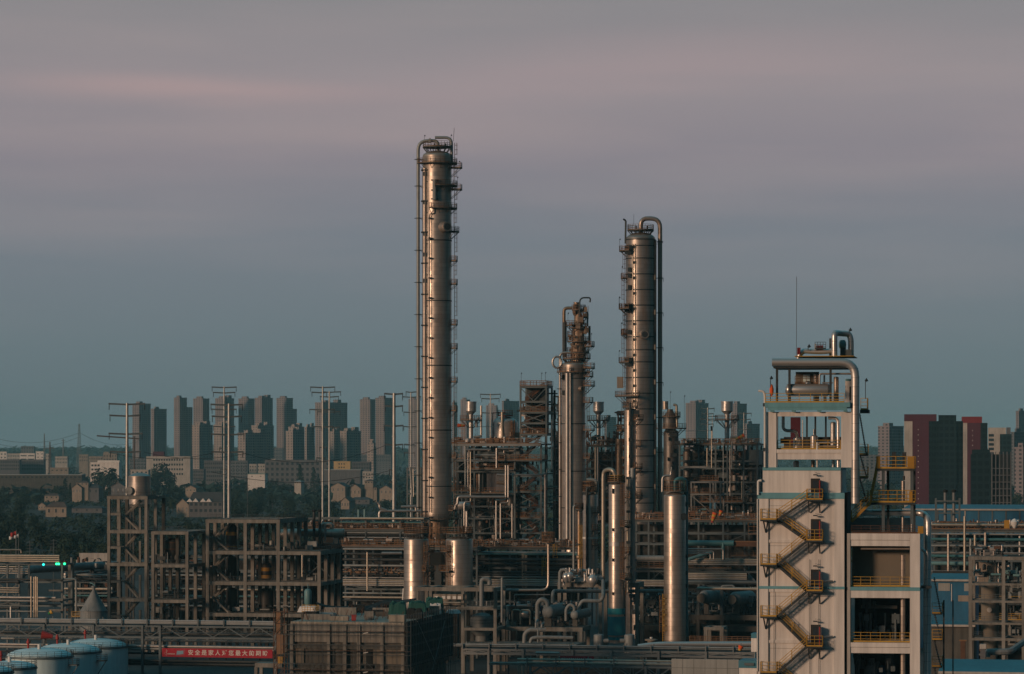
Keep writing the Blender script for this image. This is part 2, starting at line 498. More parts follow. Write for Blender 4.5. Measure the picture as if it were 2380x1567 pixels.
# ------------------------------------------------------------------ ground, far woods
g = MB()
n = 40
vs = [(0, 0, 0)] + [(r * math.cos(2 * PI * k / n), r * math.sin(2 * PI * k / n), 0) for r in (1200, 5000, 12500) for k in range(n)]
fs = [(0, 1 + k, 1 + (k + 1) % n) for k in range(n)]
for j in range(2):
 for k in range(n):
  a, b = 1 + j * n + k, 1 + j * n + (k + 1) % n
  fs.append((a, a + n, b + n, b))
g.add(vs, fs)
tag(g.build('ground', 'ground_soil'), None, None, kind='structure')
g = MB()
P0, P1, P2, P3 = (-110, 280), (260, 280), (300, 1080), (-140, 1080)
g.add([(x, y, .02) for x, y in (P0, P1, P2, P3)], [(0, 1, 2, 3)])
tag(g.build('pavement', 'ground_paving'), None, None, kind='structure')
def clumps(mb, rr, cx, cy, cz, rx, ry, rz, n, s):
 """leaf clumps: small faces scattered through an ellipsoid"""
 for _ in range(n):
  while True:
   p = Vector((rr.uniform(-1, 1), rr.uniform(-1, 1), rr.uniform(-1, 1)))
   if .25 < p.length < 1.0: break
  c = Vector((cx + p.x * rx, cy + p.y * ry, cz + p.z * rz))
  nrm = (p + Vector((rr.uniform(-.6, .6), rr.uniform(-.6, .6), rr.uniform(-.2, .8)))).normalized()
  a = nrm.orthogonal().normalized() * s * rr.uniform(.6, 1.3)
  b = nrm.cross(a).normalized() * s * rr.uniform(.5, 1.1)
  q = rr.uniform(.2, .5)
  mb.add([c - a, c - b * q - a * .3, c + a * .7 - b * .8, c + a, c + b * .7 + a * .2, c - a * .4 + b * q], [(0, 1, 2, 3, 4, 5)])
def woods(name, px0, px1, d0, d1, count, hgt, s):
 mb, rr = MB(), random.Random(5)
 for _ in range(count):
  D = d0 * (d1 / d0) ** rr.random()
  px = rr.uniform(px0, px1)
  if D < 3400 and blocked(px, D, hgt * 1.2, 5 * F / D): continue
  x = X(px, D)
  h = hgt * rr.uniform(.6, 1.25)
  w = h * rr.uniform(.5, .9)
  clumps(mb, rr, x, D, h * .55, w, w, h * .5, 9, s)
 return tag(mb.build(name, 'leaf_far'), 'dark green woods spread between the houses and under the skyline' if px0 < 0 else 'dark scrub and trees behind the plant at the right', 'woods', kind='stuff')
mb, rr = MB(), random.Random(8)
for i in range(900):
 D = rr.uniform(8000, 11500)
 x = X(-200 + 2750 * (i + rr.random()) / 900, D)
 clumps(mb, rr, x, D, 26, 30, 20, rr.uniform(17, 25), 12, 13)
g, vs = MB(), []
for i in range(61):
 a = R(60 + i)
 vs += [(12300 * math.cos(a), 12300 * math.sin(a), -.5), (12000 * math.cos(a), 12000 * math.sin(a), 44 + 5 * math.sin(i * 1.7) + 3 * math.sin(i * .6))]
g.add(vs, [(2 * i, 2 * i + 2, 2 * i + 3, 2 * i + 1) for i in range(60)])
g.add([(x * .97, y * .97, -.5) for x, y, z in vs[::2]] + vs[1::2], [(i, i + 1, 61 + i + 1, 61 + i) for i in range(60)])
tag(g.build('hills', 'leaf_far'), None, None, kind='structure')
tag(mb.build('treeline', 'leaf_far'), 'thin line of distant woods along the horizon', 'woods', kind='stuff')
# ------------------------------------------------------------------ apartment towers on the skyline
TYAW = -56.0
def comb(ux, top, y0=-.003, y1=-.3, y2=-1.1, start=3.2, pitch=3.0, h=.95):
 """one stack of balconies as a single comb shaped solid"""
 pr = [(y0, start)]
 z = start
 while z + h < top:
  pr += [(y2, z), (y2, z + h), (y1, z + h), (y1, z + pitch)]
  z += pitch
 pr = pr[:-1] + [(y0, pr[-2][1])]
 n = len(pr)
 m = MB()
 m.add([(ux[0], y, z) for y, z in pr] + [(ux[1], y, z) for y, z in pr], [tuple(range(n)), tuple(reversed(range(n, 2 * n)))] + [(i, i + n, (i + 1) % n + n, (i + 1) % n) for i in range(n)])
 return m
def tower(px0, pxm, px1, top, D, label, wall='facade_pink', dark=None, group='apartment towers on the skyline', name='apartment_tower', roofs=1, step=None, yaw=TYAW, strip=False):
 """slab tower: sunlit narrow end px0..pxm, long side pxm..px1; the corner between them is the thing's base"""
 f = Fr(pxm, D, yaw)
 t = f.thing(name, label, 'tower', group)
 hz = Z(top, D)
 # local u runs to the right and away along the long side, v to the left and away along the end
 def solve_u(px):
  tt = (px - CX) / F
  return (tt * f.D - f.x0) / (f.c + tt * f.s)
 def solve_v(px):
  tt = (px - CX) / F
  return (tt * f.D - f.x0) / (f.s - tt * f.c)
 L = max(3, min(95, solve_u(px1)))
 Wd = max(3, min(60, solve_v(px0)))
 MB().box(0, L, 0, Wd, 0, hz).build('block', wall, t)
 p = MB()
 p.box(-.25, L + .25, -.25, .0, hz + .003, hz + 1.3).box(-.25, L + .25, Wd, Wd + .25, hz + .003, hz + 1.3).box(-.25, 0, 0, Wd, hz + .003, hz + 1.3).box(L, L + .25, 0, Wd, hz + .003, hz + 1.3)
 p.build('parapet', wall, t)
 for i in range(roofs):
  a = L * (.18 + .5 * i)
  MB().box(a, a + min(9, L * .28), Wd * .25, Wd * .8, hz + .003, hz + 4.5 + 1.5 * (i % 2)).build('roof_house', wall, t)
 if step:                                # lower wing at the far end of the long side
  sx, st = step
  L2 = max(2, solve_u(sx) - L)
  MB().box(L + .01, L + L2, Wd * .1, Wd * .9, 0, Z(st, D)).build('wing', wall, t)
 nb = max(2, int(L / 11))
 for i in range(nb):                     # stacks of balconies down the long side
  a = L * (i + .5) / nb
  comb((a - 1.8, a + 1.8), hz - 2).build('balcony_stack', wall, t)
 if strip:
  q = MB()
  for i in range(3):
   a = Wd * (i + .5) / 3
   q.box(-.35, -.003, a - .6, a + .6, 3, hz - 1)
  q.build('pilaster', 'facade_pale', t)
 return t
def q1(z): return z / 4.2146
TW = [  # px0, pxm, px1, top, D, words, options
 (307.7, 323.2, 350.0, 939.8, 5000, 'pink end apartment tower right beside the leftmost power pole', {}),
 (350.7, 357.8, 387.2, 952, 5050, 'dark apartment tower, lower neighbour of the one beside the leftmost pole', {}),
 (404, 417.1, 434.2, 926, 5000, 'tall pink end tower with a lower dark wing stepping down to its right', dict(step=(448.5, 946))),
 (449, 471, 486.4, 928, 5000, 'apartment tower between the stepped tower and the twin slender poles', {}),
 (500, 519, 544, 927.5, 5000, 'apartment tower seen behind the twin slender power poles', dict(roofs=2)),
 (554, 576.5, 591.5, 928, 5050, 'apartment tower just right of the twin poles, mauve end wall', {}),
 (592, 608, 633.7, 926.5, 5000, 'wide dark sided apartment tower, centre of the left skyline row', dict(roofs=2)),
 (642.5, 665, 680.5, 927, 5050, 'apartment tower alone with a lower wing, left of the paired tall poles', dict(step=(692, 950))),
 (732, 751, 807, 937, 5000, 'broad dark slab tower standing behind the paired tall poles', dict(roofs=2, strip=True)),
 (836, 859.6, 871.5, 930, 5000, 'pale ribbed apartment tower left of the thick pole with six arms', dict(strip=True)),
 (872, 893, 912, 926.5, 5050, 'pale ribbed apartment tower partly behind the thick pole with six arms', dict(strip=True)),
 (949, 966, 975, 929, 5000, 'apartment tower glimpsed just left of the tallest column', dict(strip=True)),
 (1051, 1054, 1062, 937, 5000, 'dark tower sliver on the right edge of the tallest column', {}),
 (1070, 1083.5, 1092, 930.5, 5100, 'pink apartment tower behind the steel vent stack right of the tallest column', {}),
 (1129, 1153, 1156, 944, 5100, 'pale apartment tower behind the slim pole between tall column and steel tower', {}),
 (1168.5, 1170, 1206, 933.5, 5000, 'dark teal tower left of the steel stair tower', {}),
 (1405, 1409, 1432, 971, 5200, 'low dark tower in the gap right of the middle column', {}),
 (1593, 1616, 1646, 938.5, 4600, 'pink and teal slab tower right of the second tall column', dict(roofs=2)),
 (1698, 1712.5, 1735, 940, 4600, 'pink and teal tower behind the right hand vent stack', {}),
 (1733, 1735, 1765, 987, 4200, 'wide low dark tower at the left edge of the white building', {}),
 (2040, 2066, 2099, 993, 3300, 'pinkish round cornered tower left of the maroon tower', dict(wall='facade_pink')),
]
for a in TW:
 tower(*a[:6], **a[6])
MID = [
 (446, 463, 494, 990, 4000, 'cream mid rise block, leftmost of the lower row of blocks'),
 (496.5, 515, 544, 989, 4050, 'cream mid rise block behind the twin slender poles'),
 (552.5, 570, 628, 1008.5, 3800, 'long mid rise block with pale end, widest of the lower row'),
 (584.5, 598.5, 636, 991, 4200, 'mid rise block peeping over the long one in the lower row'),
 (663.8, 680.5, 707, 1004, 3800, 'cream mid rise block in front of the lone tower with a wing'),
 (670, 684, 706.5, 994, 4150, 'mid rise block stacked behind the cream one'),
 (707.5, 712.5, 731, 994.5, 4000, 'narrow dark mid rise block left of the paired tall poles'),
 (767, 775.5, 790, 1005, 3900, 'small mid rise block right of the paired tall poles'),
 (790, 805, 838.5, 1004, 3850, 'mid rise block with pale end below the broad dark slab tower'),
 (853, 868, 872, 1033, 3700, 'small pinkish block low in front of the ribbed towers'),
]
for a in MID:
 tower(*a, wall='facade_pale', group='mid rise blocks in front of the skyline', name='mid_rise_block', roofs=2)
# maroon towers at the right
def maroon(px0, pxw, pxm, px1, top, cap, D, label, green):
 f = Fr(px0, D, 8.0)
 t = f.thing('maroon_tower', label, 'tower')
 w = f.u(px1)
 uw, um = f.u(pxw), f.u(pxm)
 zt, zc = Z(top, D), Z(cap, D)
 dp = 14.0
 MB().box(0, uw, 0, dp, 0, zc).build('end_wall', 'plaster_pale', t)
 MB().box(uw, um, -.2, dp, 0, zc).build('wall', 'plaster_red', t)
 MB().box(0, um + (w - um) * .22, -.3, dp, zc + .003, zt).build('cap', 'cap_red' if not green else 'plaster_red', t)
 MB().box(um + .003, w, 0, dp, 0, zc).build('side_block', 'facade_glass', t)
 if green:
  MB().box(um + (w - um) * .28, um + (w - um) * .80, -1.2, dp, 0, zt - .5).build('stair_core', 'facade_glass', t)
 for lo, hi in (((um + .4, um + (w - um) * .27), (um + (w - um) * .81, w - .2)) if green else ((um + .3, w - .1),)):
  comb((lo, hi), zc - 1, -.003, -.1, -1.3, 3.0, 3.0, .55).build('balcony_stack', 'facade_glass', t)
  for k in range(3):
   x = lo + (hi - lo) * k / 2
   MB().box(x - .12, x + .12, -1.45, -1.31, 0, zc).build('balcony_pier', 'facade_glass', t)
 for i in range(16): MB().box(uw + 3.0, uw + 3.5, -.26, -.2, zc - 5 - i * 3.0, zc - 4.4 - i * 3.0).build('vent_window', 'plaster_pale', t)
maroon(2100.6, 2119.8, 2158, 2237.5, 963, 979, 1800, 'maroon apartment tower with beige edge and balconies, left and nearest of two', True)
maroon(2234, 2247, 2278, 2294, 968.5, 983, 1950, 'maroon tower with bright red cap and white edge behind the first maroon one', False)
f = Fr(2296, 2300, 8)
t = f.thing('white_office_tower', 'white stepped office block between maroon towers and frame edge', 'tower')
MB().box(0, f.u(2337), 0, 20, 0, f.z(994)).build('block', 'plaster_pale', t)
MB().box(f.u(2323), f.u(2350), -4, -.01, 0, f.z(1009)).build('glass_wing', 'facade_glass', t)
for i in range(5):
 MB().box(.3, f.u(2309), -.15, -.003, f.z(1015 + i * 10.5), f.z(1009 + i * 10.5)).build('window', 'window_dark', t)
MB().box(f.u(2338.5), f.u(2348), 0, 10, 0, f.z(993.5)).build('side_block', 'plaster_grey', t)
f = Fr(2255, 1500, 8)
t = f.thing('unfinished_building', 'dark unfinished concrete block with open floors below the red capped tower', 'building')
MB().box(0, f.u(2303), 0, 15, 0, f.z(1056)).build('wall', 'facade_glass', t)
for i in range(12):
 z = i * 3.2
 if z < f.z(1054): MB().box(f.u(2303) + .003, f.u(2350), 0, 15, z, z + .35).build('floor_slab', 'plaster_grey', t)
for i in range(6):
 a = f.u(2303) + .3 + (f.u(2350) - f.u(2303) - .6) * i / 5
 MB().box(a - .25, a + .25, .1, .6, 0, f.z(1050)).build('column', 'plaster_grey', t)
MB().box(f.u(2305), f.u(2348), 4, 12, 0, f.z(1056)).build('core', 'dark_room', t)
MB().box(f.u(2258), f.u(2300), 2, 8, f.z(1056) + .003, f.z(1045)).build('roof_house', 'facade_glass', t)
tower(2360, 2367, 2395, 957, 4300, 'hazy tower with spired roof at the right edge of the view', roofs=2)
tower(2350, 2356, 2395, 1007, 3000, 'teal grey block at the right edge below the spired tower', wall='facade_grey', name='mid_rise_block', group=None)
tower(2357, 2377, 2400, 1043, 2500, 'pink low block at the right edge under the teal grey one', wall='facade_pink', name='mid_rise_block', group=None)
# ------------------------------------------------------------------ low city buildings
def office(px0, px1, top, D, nx, ny, wall, label, win=(.55, .5), depth=14, yaw=6.0, roof=None, name='office_building', base=0.0, wp=8.0, extra=None, x_range=(0, 1)):
 D = D * 1.33
 f = Fr(px0, D, yaw)
 t = f.thing(name, label, 'building')
 w, hz = f.u(px1), f.z(top)
 MB().box(0, w, 0, depth, base, hz).build('wall', wall, t)
 r = MB()
 r.box(-.3, w + .3, -.3, depth + .3, hz + .003, hz + .55)
 r.build('roof', roof or wall, t)
 if nx:
  lo, hi = w * x_range[0], w * x_range[1]
  cw = (hi - lo) / nx
  fh = wp * D / F
  proto = None
  for j in range(ny):
   for i in range(nx):
    u = lo + (i + .5) * cw
    z = hz - (j + .62) * fh
    if z < .8: continue
    if proto is None:
     m = MB().box(-cw * win[0] / 2, cw * win[0] / 2, -.05, -.003, -fh * win[1] / 2, fh * win[1] / 2)
     proto = m.build('window', 'window_dark', t)
     o = proto
    else:
     o = proto.copy(); C.objects.link(o); o.parent = t
    o.location = (u, 0, z)
 if extra: extra(f, t, w, hz)
 return t
def a1(z): return z / 4.2146
def ay(z): return 867.4 + z / 4.2146
def b1(z): return 433.7 + z / 4.2146
def on_roof(px0, px1, top, m='plaster_grey', nm='roof_house'):
 def e(f, t, w, hz):
  MB().box(f.u(px0), f.u(px1), 2, 8, hz + .56, f.z(top)).build(nm, m, t)
 return e
office(a1(765) + 433.7, b1(1405), ay(855), 2450, 13, 4, 'plaster_grey', 'long grey four storey office with a grid of square dark windows', (.48, .5), 16, 4, wp=12.4, extra=on_roof(b1(820), b1(868), ay(840), 'plaster_pale'))
office(b1(170), b1(355), ay(860), 2550, 9, 5, 'plaster_grey', 'grey five storey office left of the twin poles', (.62, .45), 14, 4, wp=9.7)
office(b1(356), b1(596), ay(862), 2600, 10, 5, 'facade_grey', 'dark shadowed grey block between twin poles and green roofed shed', (.5, .4), 14, 4)
office(a1(1800), b1(168), ay(945), 2500, 12, 3, 'plaster_grey', 'low grey wing with rows of dark windows left of the five storey office', (.6, .5), 12, 4)
office(a1(1432), a1(1862), ay(820), 2450, 12, 4, 'plaster_pale', 'cream factory block with strip windows and a stepped roof', (.62, .42), 16, 4, wp=11, extra=on_roof(a1(1492), a1(1603), ay(768), 'plaster_red', 'roof_sign'), x_range=(.15, .85))
office(a1(885), a1(1165), ay(878), 2250, 3, 5, 'white_wall', 'white office with stacked windows behind the big dark tree', (.7, .45), 14, 4, wp=9.7, extra=on_roof(a1(950), a1(1165), ay(855), 'white_wall'), x_range=(0.02, .34))
office(b1(1440), b1(1602), ay(868), 2500, 3, 3, 'plaster_yellow', 'yellow block with paired windows right of the tall poles', (.5, .4), 12, 4, x_range=(.25, .7))
office(b1(1605), b1(1795), ay(872), 2560, 12, 2, 'plaster_grey', 'glazed grey wing joined to the yellow block', (.6, .7), 12, 4)
office(b1(1340), b1(1702), ay(950), 2350, 0, 0, 'plaster_grey', 'long plain grey shed below the yellow block', roof='roof_pale', name='shed', depth=25, yaw=4)
office(b1(1722), b1(1828), ay(968), 2200, 4, 2, 'plaster_pale', 'small pale house block left of the thick pole', (.5, .4), 10, 4)
office(b1(598), b1(766), ay(990), 2250, 2, 1, 'white_wall', 'white shed with green roof and two small windows', (.2, .15), 18, 4, roof='roof_green', name='shed')
office(b1(612), b1(684), ay(895), 2500, 3, 2, 'plaster_pale', 'small white house behind the green roofed shed', (.4, .4), 9, 4)
office(b1(692), b1(766), ay(893), 2520, 3, 2, 'plaster_pale', 'second small white house, beside the long grey office', (.4, .4), 9, 4)
office(0 - 8, a1(190), ay(850), 2800, 12, 3, 'plaster_grey', 'dark grey block with rows of windows at the left edge', (.55, .5), 12, 3)
office(a1(195), a1(428), ay(850), 2820, 14, 3, 'plaster_grey', 'grey window block in front of the white striped one', (.55, .5), 12, 3)
office(-8, a1(66), ay(772), 3900, 3, 2, 'white_wall', 'white box building at the left edge under the horizon', (.4, .4), 12, 3)
office(a1(72), a1(210), ay(790), 3800, 8, 2, 'plaster_pale', 'low white building next to the left edge box', (.5, .4), 12, 3)
office(a1(205), a1(330), ay(718), 4300, 5, 3, 'facade_grey', 'grey block sticking up at the horizon near the left edge', (.4, .4), 12, 3)
office(a1(195), a1(340), ay(788), 3600, 2, 5, 'white_wall', 'white building with dark horizontal strips below the horizon', (.8, .3), 12, 3)
office(a1(352), a1(432), ay(770), 3600, 2, 2, 'white_wall', 'white cube building right of the striped one', (.3, .3), 12, 3)
office(a1(435), a1(480), ay(792), 3700, 3, 2, 'plaster_pale', 'narrow pale building beside the red lattice mast', (.4, .4), 12, 3)
office(a1(540), a1(660), ay(820), 3300, 8, 2, 'plaster_pale', 'pale building with small windows right of the red mast', (.4, .5), 12, 3)
office(a1(775), a1(862), ay(800), 3400, 4, 2, 'plaster_tan', 'tan house block at the foot of the lattice pylon', (.4, .4), 12, 3)
office(a1(868), a1(1005), ay(818), 3300, 6, 2, 'plaster_tan', 'low tan row right of the lattice pylon', (.4, .4), 12, 3)
office(a1(1010), a1(1145), ay(790), 3200, 5, 2, 'plaster_tan', 'tan block left of the leftmost power pole', (.4, .4), 12, 3, extra=on_roof(a1(1012), a1(1060), ay(770), 'plaster_tan'))
office(a1(1268), a1(1425), ay(840), 2900, 9, 4, 'facade_grey', 'dark grey block just right of the leftmost power pole', (.5, .4), 12, 3)
office(a1(1280), a1(1452), ay(950), 2150, 4, 1, 'plaster_pale', 'white flat roofed house behind the concrete stair tower', (.4, .4), 12, 3)
office(a1(490), a1(670), ay(930), 2600, 4, 1, 'plaster_tan', 'low tan shed in the trees left of the white office', (.4, .3), 12, 3)
office(-10, a1(800), ay(998), 2100, 20, 1, 'concrete_dark', 'very long grey shed with a pale roof edge across the left', (.5, .45), 20, 2, roof='roof_pale', name='shed')
office(b1(815), b1(940), ay(735), 3700, 7, 4, 'facade_grey', 'grey block at the foot of the lone tower', (.4, .4), 12, 3)
office(b1(1700), b1(2000), ay(800), 3500, 16, 2, 'facade_grey', 'long low grey block under the ribbed towers', (.5, .4), 12, 3)
office(995, 1064, 1047, 3300, 10, 3, 'facade_grey', 'low hazy block behind the tallest column', (.5, .4), 12, 3)
office(1060, 1210, 1040, 4200, 12, 3, 'facade_grey', 'hazy long block behind the deck of the central steel unit', (.5, .4), 12, 3)
office(1590, 1660, 1020, 4200, 10, 6, 'facade_grey', 'hazy block under the pink and teal slab tower', (.5, .4), 12, 3)
office(2000, 2105, 1058, 2600, 10, 4, 'facade_grey', 'hazy teal grey block left of the maroon tower foot', (.5, .4), 12, 3)
# ------------------------------------------------------------------ village houses
HOUSES = []
def house(px0, px1, top, base, D, label, wall='plaster_tan', roof='roof_dark', gable=True, ridge_px=None, yaw=20.0, nwin=3):
 """gabled house: its gable end faces the camera between px0 and px1 (gable) or its eaves side does"""
 D = min(2650, H * F / (base + 2 - HY))
 f = Fr(px0, D, yaw if gable else yaw * .5)
 t = f.thing('village_house', label, 'house', 'gabled village houses among the trees')
 w = f.u(px1)
 zr = f.z(top)
 zb = max(0.0, f.z(base) - 1)
 ze = zb + (zr - zb) * .66
 dp = 11.0
 m = MB()
 if gable:
  m.add([(0, 0, 0), (w, 0, 0), (w, 0, ze), (w / 2, 0, zr), (0, 0, ze), (0, dp, 0), (w, dp, 0), (w, dp, ze), (w / 2, dp, zr), (0, dp, ze)],
   [(0, 1, 2, 3, 4), (9, 8, 7, 6, 5), (1, 6, 7, 2), (5, 0, 4, 9), (2, 7, 8, 3), (3, 8, 9, 4)])
  m.build('wall', wall, t)
  r = MB()
  o = .5
  for a, b in (((-o, ze - o * .3), (w / 2, zr + .05)), ((w / 2, zr + .05), (w + o, ze - o * .3))):
   r.add([(a[0], -o, a[1]), (b[0], -o, b[1]), (b[0], dp + o, b[1]), (a[0], dp + o, a[1]), (a[0], -o, a[1] + .3), (b[0], -o, b[1] + .3), (b[0], dp + o, b[1] + .3), (a[0], dp + o, a[1] + .3)],
    [(0, 3, 2, 1), (4, 5, 6, 7), (0, 1, 5, 4), (1, 2, 6, 5), (2, 3, 7, 6), (3, 0, 4, 7)])
  r.build('roof', roof, t)
 else:
  m.box(0, w, 0, dp, 0, ze).build('wall', wall, t)
  r = MB()
  r.add([(-.6, -.6, ze + .003), (w + .6, -.6, ze + .003), (w + .6, dp + .6, ze + .003), (-.6, dp + .6, ze + .003), (dp * .3, dp / 2, zr), (w - dp * .3, dp / 2, zr)],
   [(0, 1, 5, 4), (1, 2, 5), (2, 3, 4, 5), (3, 0, 4), (3, 2, 1, 0)])
  r.build('roof', roof, t)
 for i in range(nwin):
  u = w * (i + .5) / nwin
  MB().box(u - .6, u + .6, -.06, -.003, zb + (ze - zb) * .45, zb + (ze - zb) * .8).build('window', 'window_dark', t)
 HOUSES.append((px0, px1 + 6, top, base, D))
 return t
hs = [
 (a1(375), a1(445), 1270, 1335, 1500, 'tan gable end of a long low house near the left woods', 'plaster_tan', 'roof_brown', True),
 (a1(446), a1(650), 1262, 1400, 1520, 'long brown roofed house with a pale porch in the left woods', 'plaster_tan', 'roof_brown', False),
 (a1(705), a1(800), 1085, 1190, 1750, 'tan gabled house with dark roof left of the concrete stair tower', 'plaster_tan', 'roof_dark', True),
 (a1(802), a1(968), 1085, 1190, 1770, 'dark long house joined to the tan gabled one', 'plaster_grey', 'roof_dark', False),
 (a1(745), a1(865), 1055, 1095, 1950, 'pale hip roofed house peeping above the tan gabled one', 'plaster_tan', 'roof_brown', False),
 (a1(435), a1(575), 1178, 1232, 1700, 'low hipped pale house alone in the left woods', 'plaster_tan', 'roof_brown', False),
 (a1(1088), a1(1228), 1072, 1185, 1750, 'grey gabled house directly above the concrete stair tower', 'plaster_grey', 'roof_brown', True),
 (a1(700), a1(1000), 1300, 1360, 1450, 'dim long house in the trees left of the concrete stair tower', 'plaster_grey', 'roof_dark', False),
 (a1(1815), a1(1920), 1103, 1165, 1850, 'small tan gable above the white house with small pediments', 'plaster_tan', 'roof_brown', True),
 (a1(1728), a1(1848), 1230, 1400, 1500, 'tan gable end joined to the white house with small pediments', 'plaster_tan', 'roof_dark', True),
 (b1(1412), b1(1552), 1075, 1175, 1750, 'cream gabled house right of the paired tall poles', 'plaster_tan', 'roof_dark', True),
 (b1(1590), b1(1705), 1090, 1205, 1700, 'dim tan gabled house two houses left of the thick pole', 'plaster_tan', 'roof_brown', True),
 (b1(1742), b1(1825), 1038, 1080, 2000, 'small hipped house behind the gabled ones near the thick pole', 'plaster_tan', 'roof_brown', False),
 (b1(1768), b1(1862), 1100, 1148, 1850, 'pale hipped house left of the thick pole', 'plaster_tan', 'roof_brown', False),
 (b1(1888), b1(2012), 1102, 1195, 1750, 'brown gabled house touching the thick pole', 'plaster_tan', 'roof_brown', True),
 (b1(1510), b1(1592), 1218, 1325, 1500, 'pink tan gable close behind the pipe units right of the tall poles', 'plaster_tan', 'roof_brown', True),
 (b1(1593), b1(1790), 1215, 1275, 1520, 'low long dark house beside the pink tan gable', 'plaster_grey', 'roof_dark', False),
 (b1(1055), b1(1120), 1048, 1078, 2000, 'tiny pale roofed hut among the trees under the long grey office', 'plaster_pale', 'roof_pale', False),
 (a1(1860), a1(1948), 1168, 1245, 1600, 'small tan dormer gable rising behind the white house pediments', 'plaster_tan', 'roof_dark', True),
]
for h in hs:
 house(h[0], h[1], ay(h[2]), ay(h[3]), *h[4:])
# the white house with its row of small pediments
f = Fr(a1(1850), 2080, 8)
t = f.thing('white_village_house', 'long white two storey house with a row of four white pediments', 'house')
w, ze, zb = f.u(b1(350)), f.z(ay(1262)), f.z(ay(1400))
MB().box(0, w, 0, 11, 0, ze).build('wall', 'plaster_grey', t)
r = MB().add([(-.6, -.8, ze + .003), (w + .6, -.8, ze + .003), (w + .6, 12, ze + .003), (-.6, 12, ze + .003), (1.5, 6, f.z(ay(1165))), (w - 1.5, 6, f.z(ay(1165)))], [(0, 1, 5, 4), (1, 2, 5), (2, 3, 4, 5), (3, 0, 4), (3, 2, 1, 0)])
r.build('roof', 'roof_dark', t)
for zx in (a1(1860), a1(1918), a1(1992), a1(2048)):
 u = f.u(zx)
 MB().add([(u - 2.0, -1.3, ze + .1), (u + 2.0, -1.3, ze + .1), (u, -1.3, ze + 2.4), (u - 2.0, .5, ze + .1), (u + 2.0, .5, ze + .1), (u, .5, ze + 2.4)], [(0, 1, 2), (5, 4, 3), (0, 3, 4, 1), (1, 4, 5, 2), (2, 5, 3, 0)]).build('pediment', 'white_wall', t)
for i in range(7):
 for z in (.30, .74):
  u = w * (i + .5) / 7
  MB().box(u - .9, u + .9, -.06, -.003, zb + (ze - zb) * z, zb + (ze - zb) * (z + .2)).build('window', 'window_dark', t)
HOUSES.append((a1(1850), b1(350), ay(1165), ay(1400), 2080))
BLOCKS = [(a, b, c, d, e * 1.33) for a, b, c, d, e in [(b1(765), b1(1330), ay(855), ay(1030), 2450), (b1(170), b1(355), ay(860), ay(1000), 2550), (a1(1432), a1(1862), ay(768), ay(930), 2450),
  (a1(885), a1(1165), ay(850), ay(930), 2250), (b1(1440), b1(1795), ay(868), ay(945), 2500), (b1(598), b1(766), ay(985), ay(1060), 2250),
  (b1(1340), b1(1700), ay(950), ay(1000), 2350), (a1(1800), b1(168), ay(945), ay(1040), 2500), (-20, a1(800), ay(990), ay(1060), 2100), (a1(1268), a1(1452), ay(930), ay(990), 2150)]]
# ------------------------------------------------------------------ trees
def tree_proto(kind, seed):
 rr = random.Random(seed)
 o = bpy.data.objects.new('broadleaf_tree' if kind == 'b' else 'conifer_tree', None)
 C.objects.link(o)
 tr, cr = MB(), MB()
 if kind == 'b':
  h = rr.uniform(8.5, 11)
  tr.tube([(0, 0, 0), (.1, .05, h * .3), (.3 * rr.uniform(-1, 1), .2, h * .7)], .32, 7, taper=.10)
  for k in range(5):
   a = rr.uniform(0, 6.28)
   tr.tube([(0.1, .05, h * .3 + k * .3), (math.cos(a) * 2.4, math.sin(a) * 2.4, h * .55 + k * .4)], .15, 5, taper=.05)
  for k in range(9):
   a, d = rr.uniform(0, 6.28), rr.uniform(.6, 3.1)
   q = rr.uniform(1.3, 2.5)
   clumps(cr, rr, math.cos(a) * d, math.sin(a) * d, h * rr.uniform(.36, .86), q, q, q * .8, 34, .62)
  clumps(cr, rr, 0, 0, h * .62, 3.6, 3.6, h * .36, 120, .7)
 else:
  h = rr.uniform(12, 15)
  tr.tube([(0, 0, 0), (0, 0, h * .93)], .28, 7, taper=.05)
  for k in range(16):
   q = (1 - k / 16) * 2.3 + .25
   clumps(cr, rr, rr.uniform(-.2, .2), rr.uniform(-.2, .2), h * (.12 + .86 * k / 16), q, q, .75, 24, .5)
 tr.build('trunk', 'bark', o)
 cr.build('crown', 'leaf_broad' if kind == 'b' else 'leaf_conifer', o)
 return o
protos = {'b': [tree_proto('b', 20 + i) for i in range(6)], 'c': [tree_proto('c', 40 + i) for i in range(3)]}
used = set()
def plant(kind, x, D, s, label, group):
 p = rnd.choice(protos[kind])
 rz = rnd.uniform(0, 6.28)
 sv = (s * rnd.uniform(.9, 1.25), s * rnd.uniform(.9, 1.25), s * rnd.uniform(.85, 1.2))
 if p.name not in used:
  used.add(p.name)
  if p.name not in KIDS:
   KIDS[p.name] = [(c, []) for c in children(p)]
  p.location, p.rotation_euler, p.scale = (x, D, 0), (0, 0, rz), sv
  tag(p, label, 'tree', group)
  return p
 o = dup(p, (x, D, 0), rz, label, group, sv)
 return tag(o, None, 'tree')
def blocked(px, D, h, w):
 y0, y1 = HY + (H - h) * F / D, HY + H * F / D
 for (a, b, t0, t1, hd) in HOUSES + BLOCKS:
  if D < hd + 8 and px + w > a and px - w < b and y0 < t1 - 2 and y1 > t0:
   return True
 return False
woods('woodland', 990, 2500, 1150, 2600, 420, 9, 2.6)
woods('far_woods', -150, 2500, 2500, 6800, 2100, 11, 4.0)
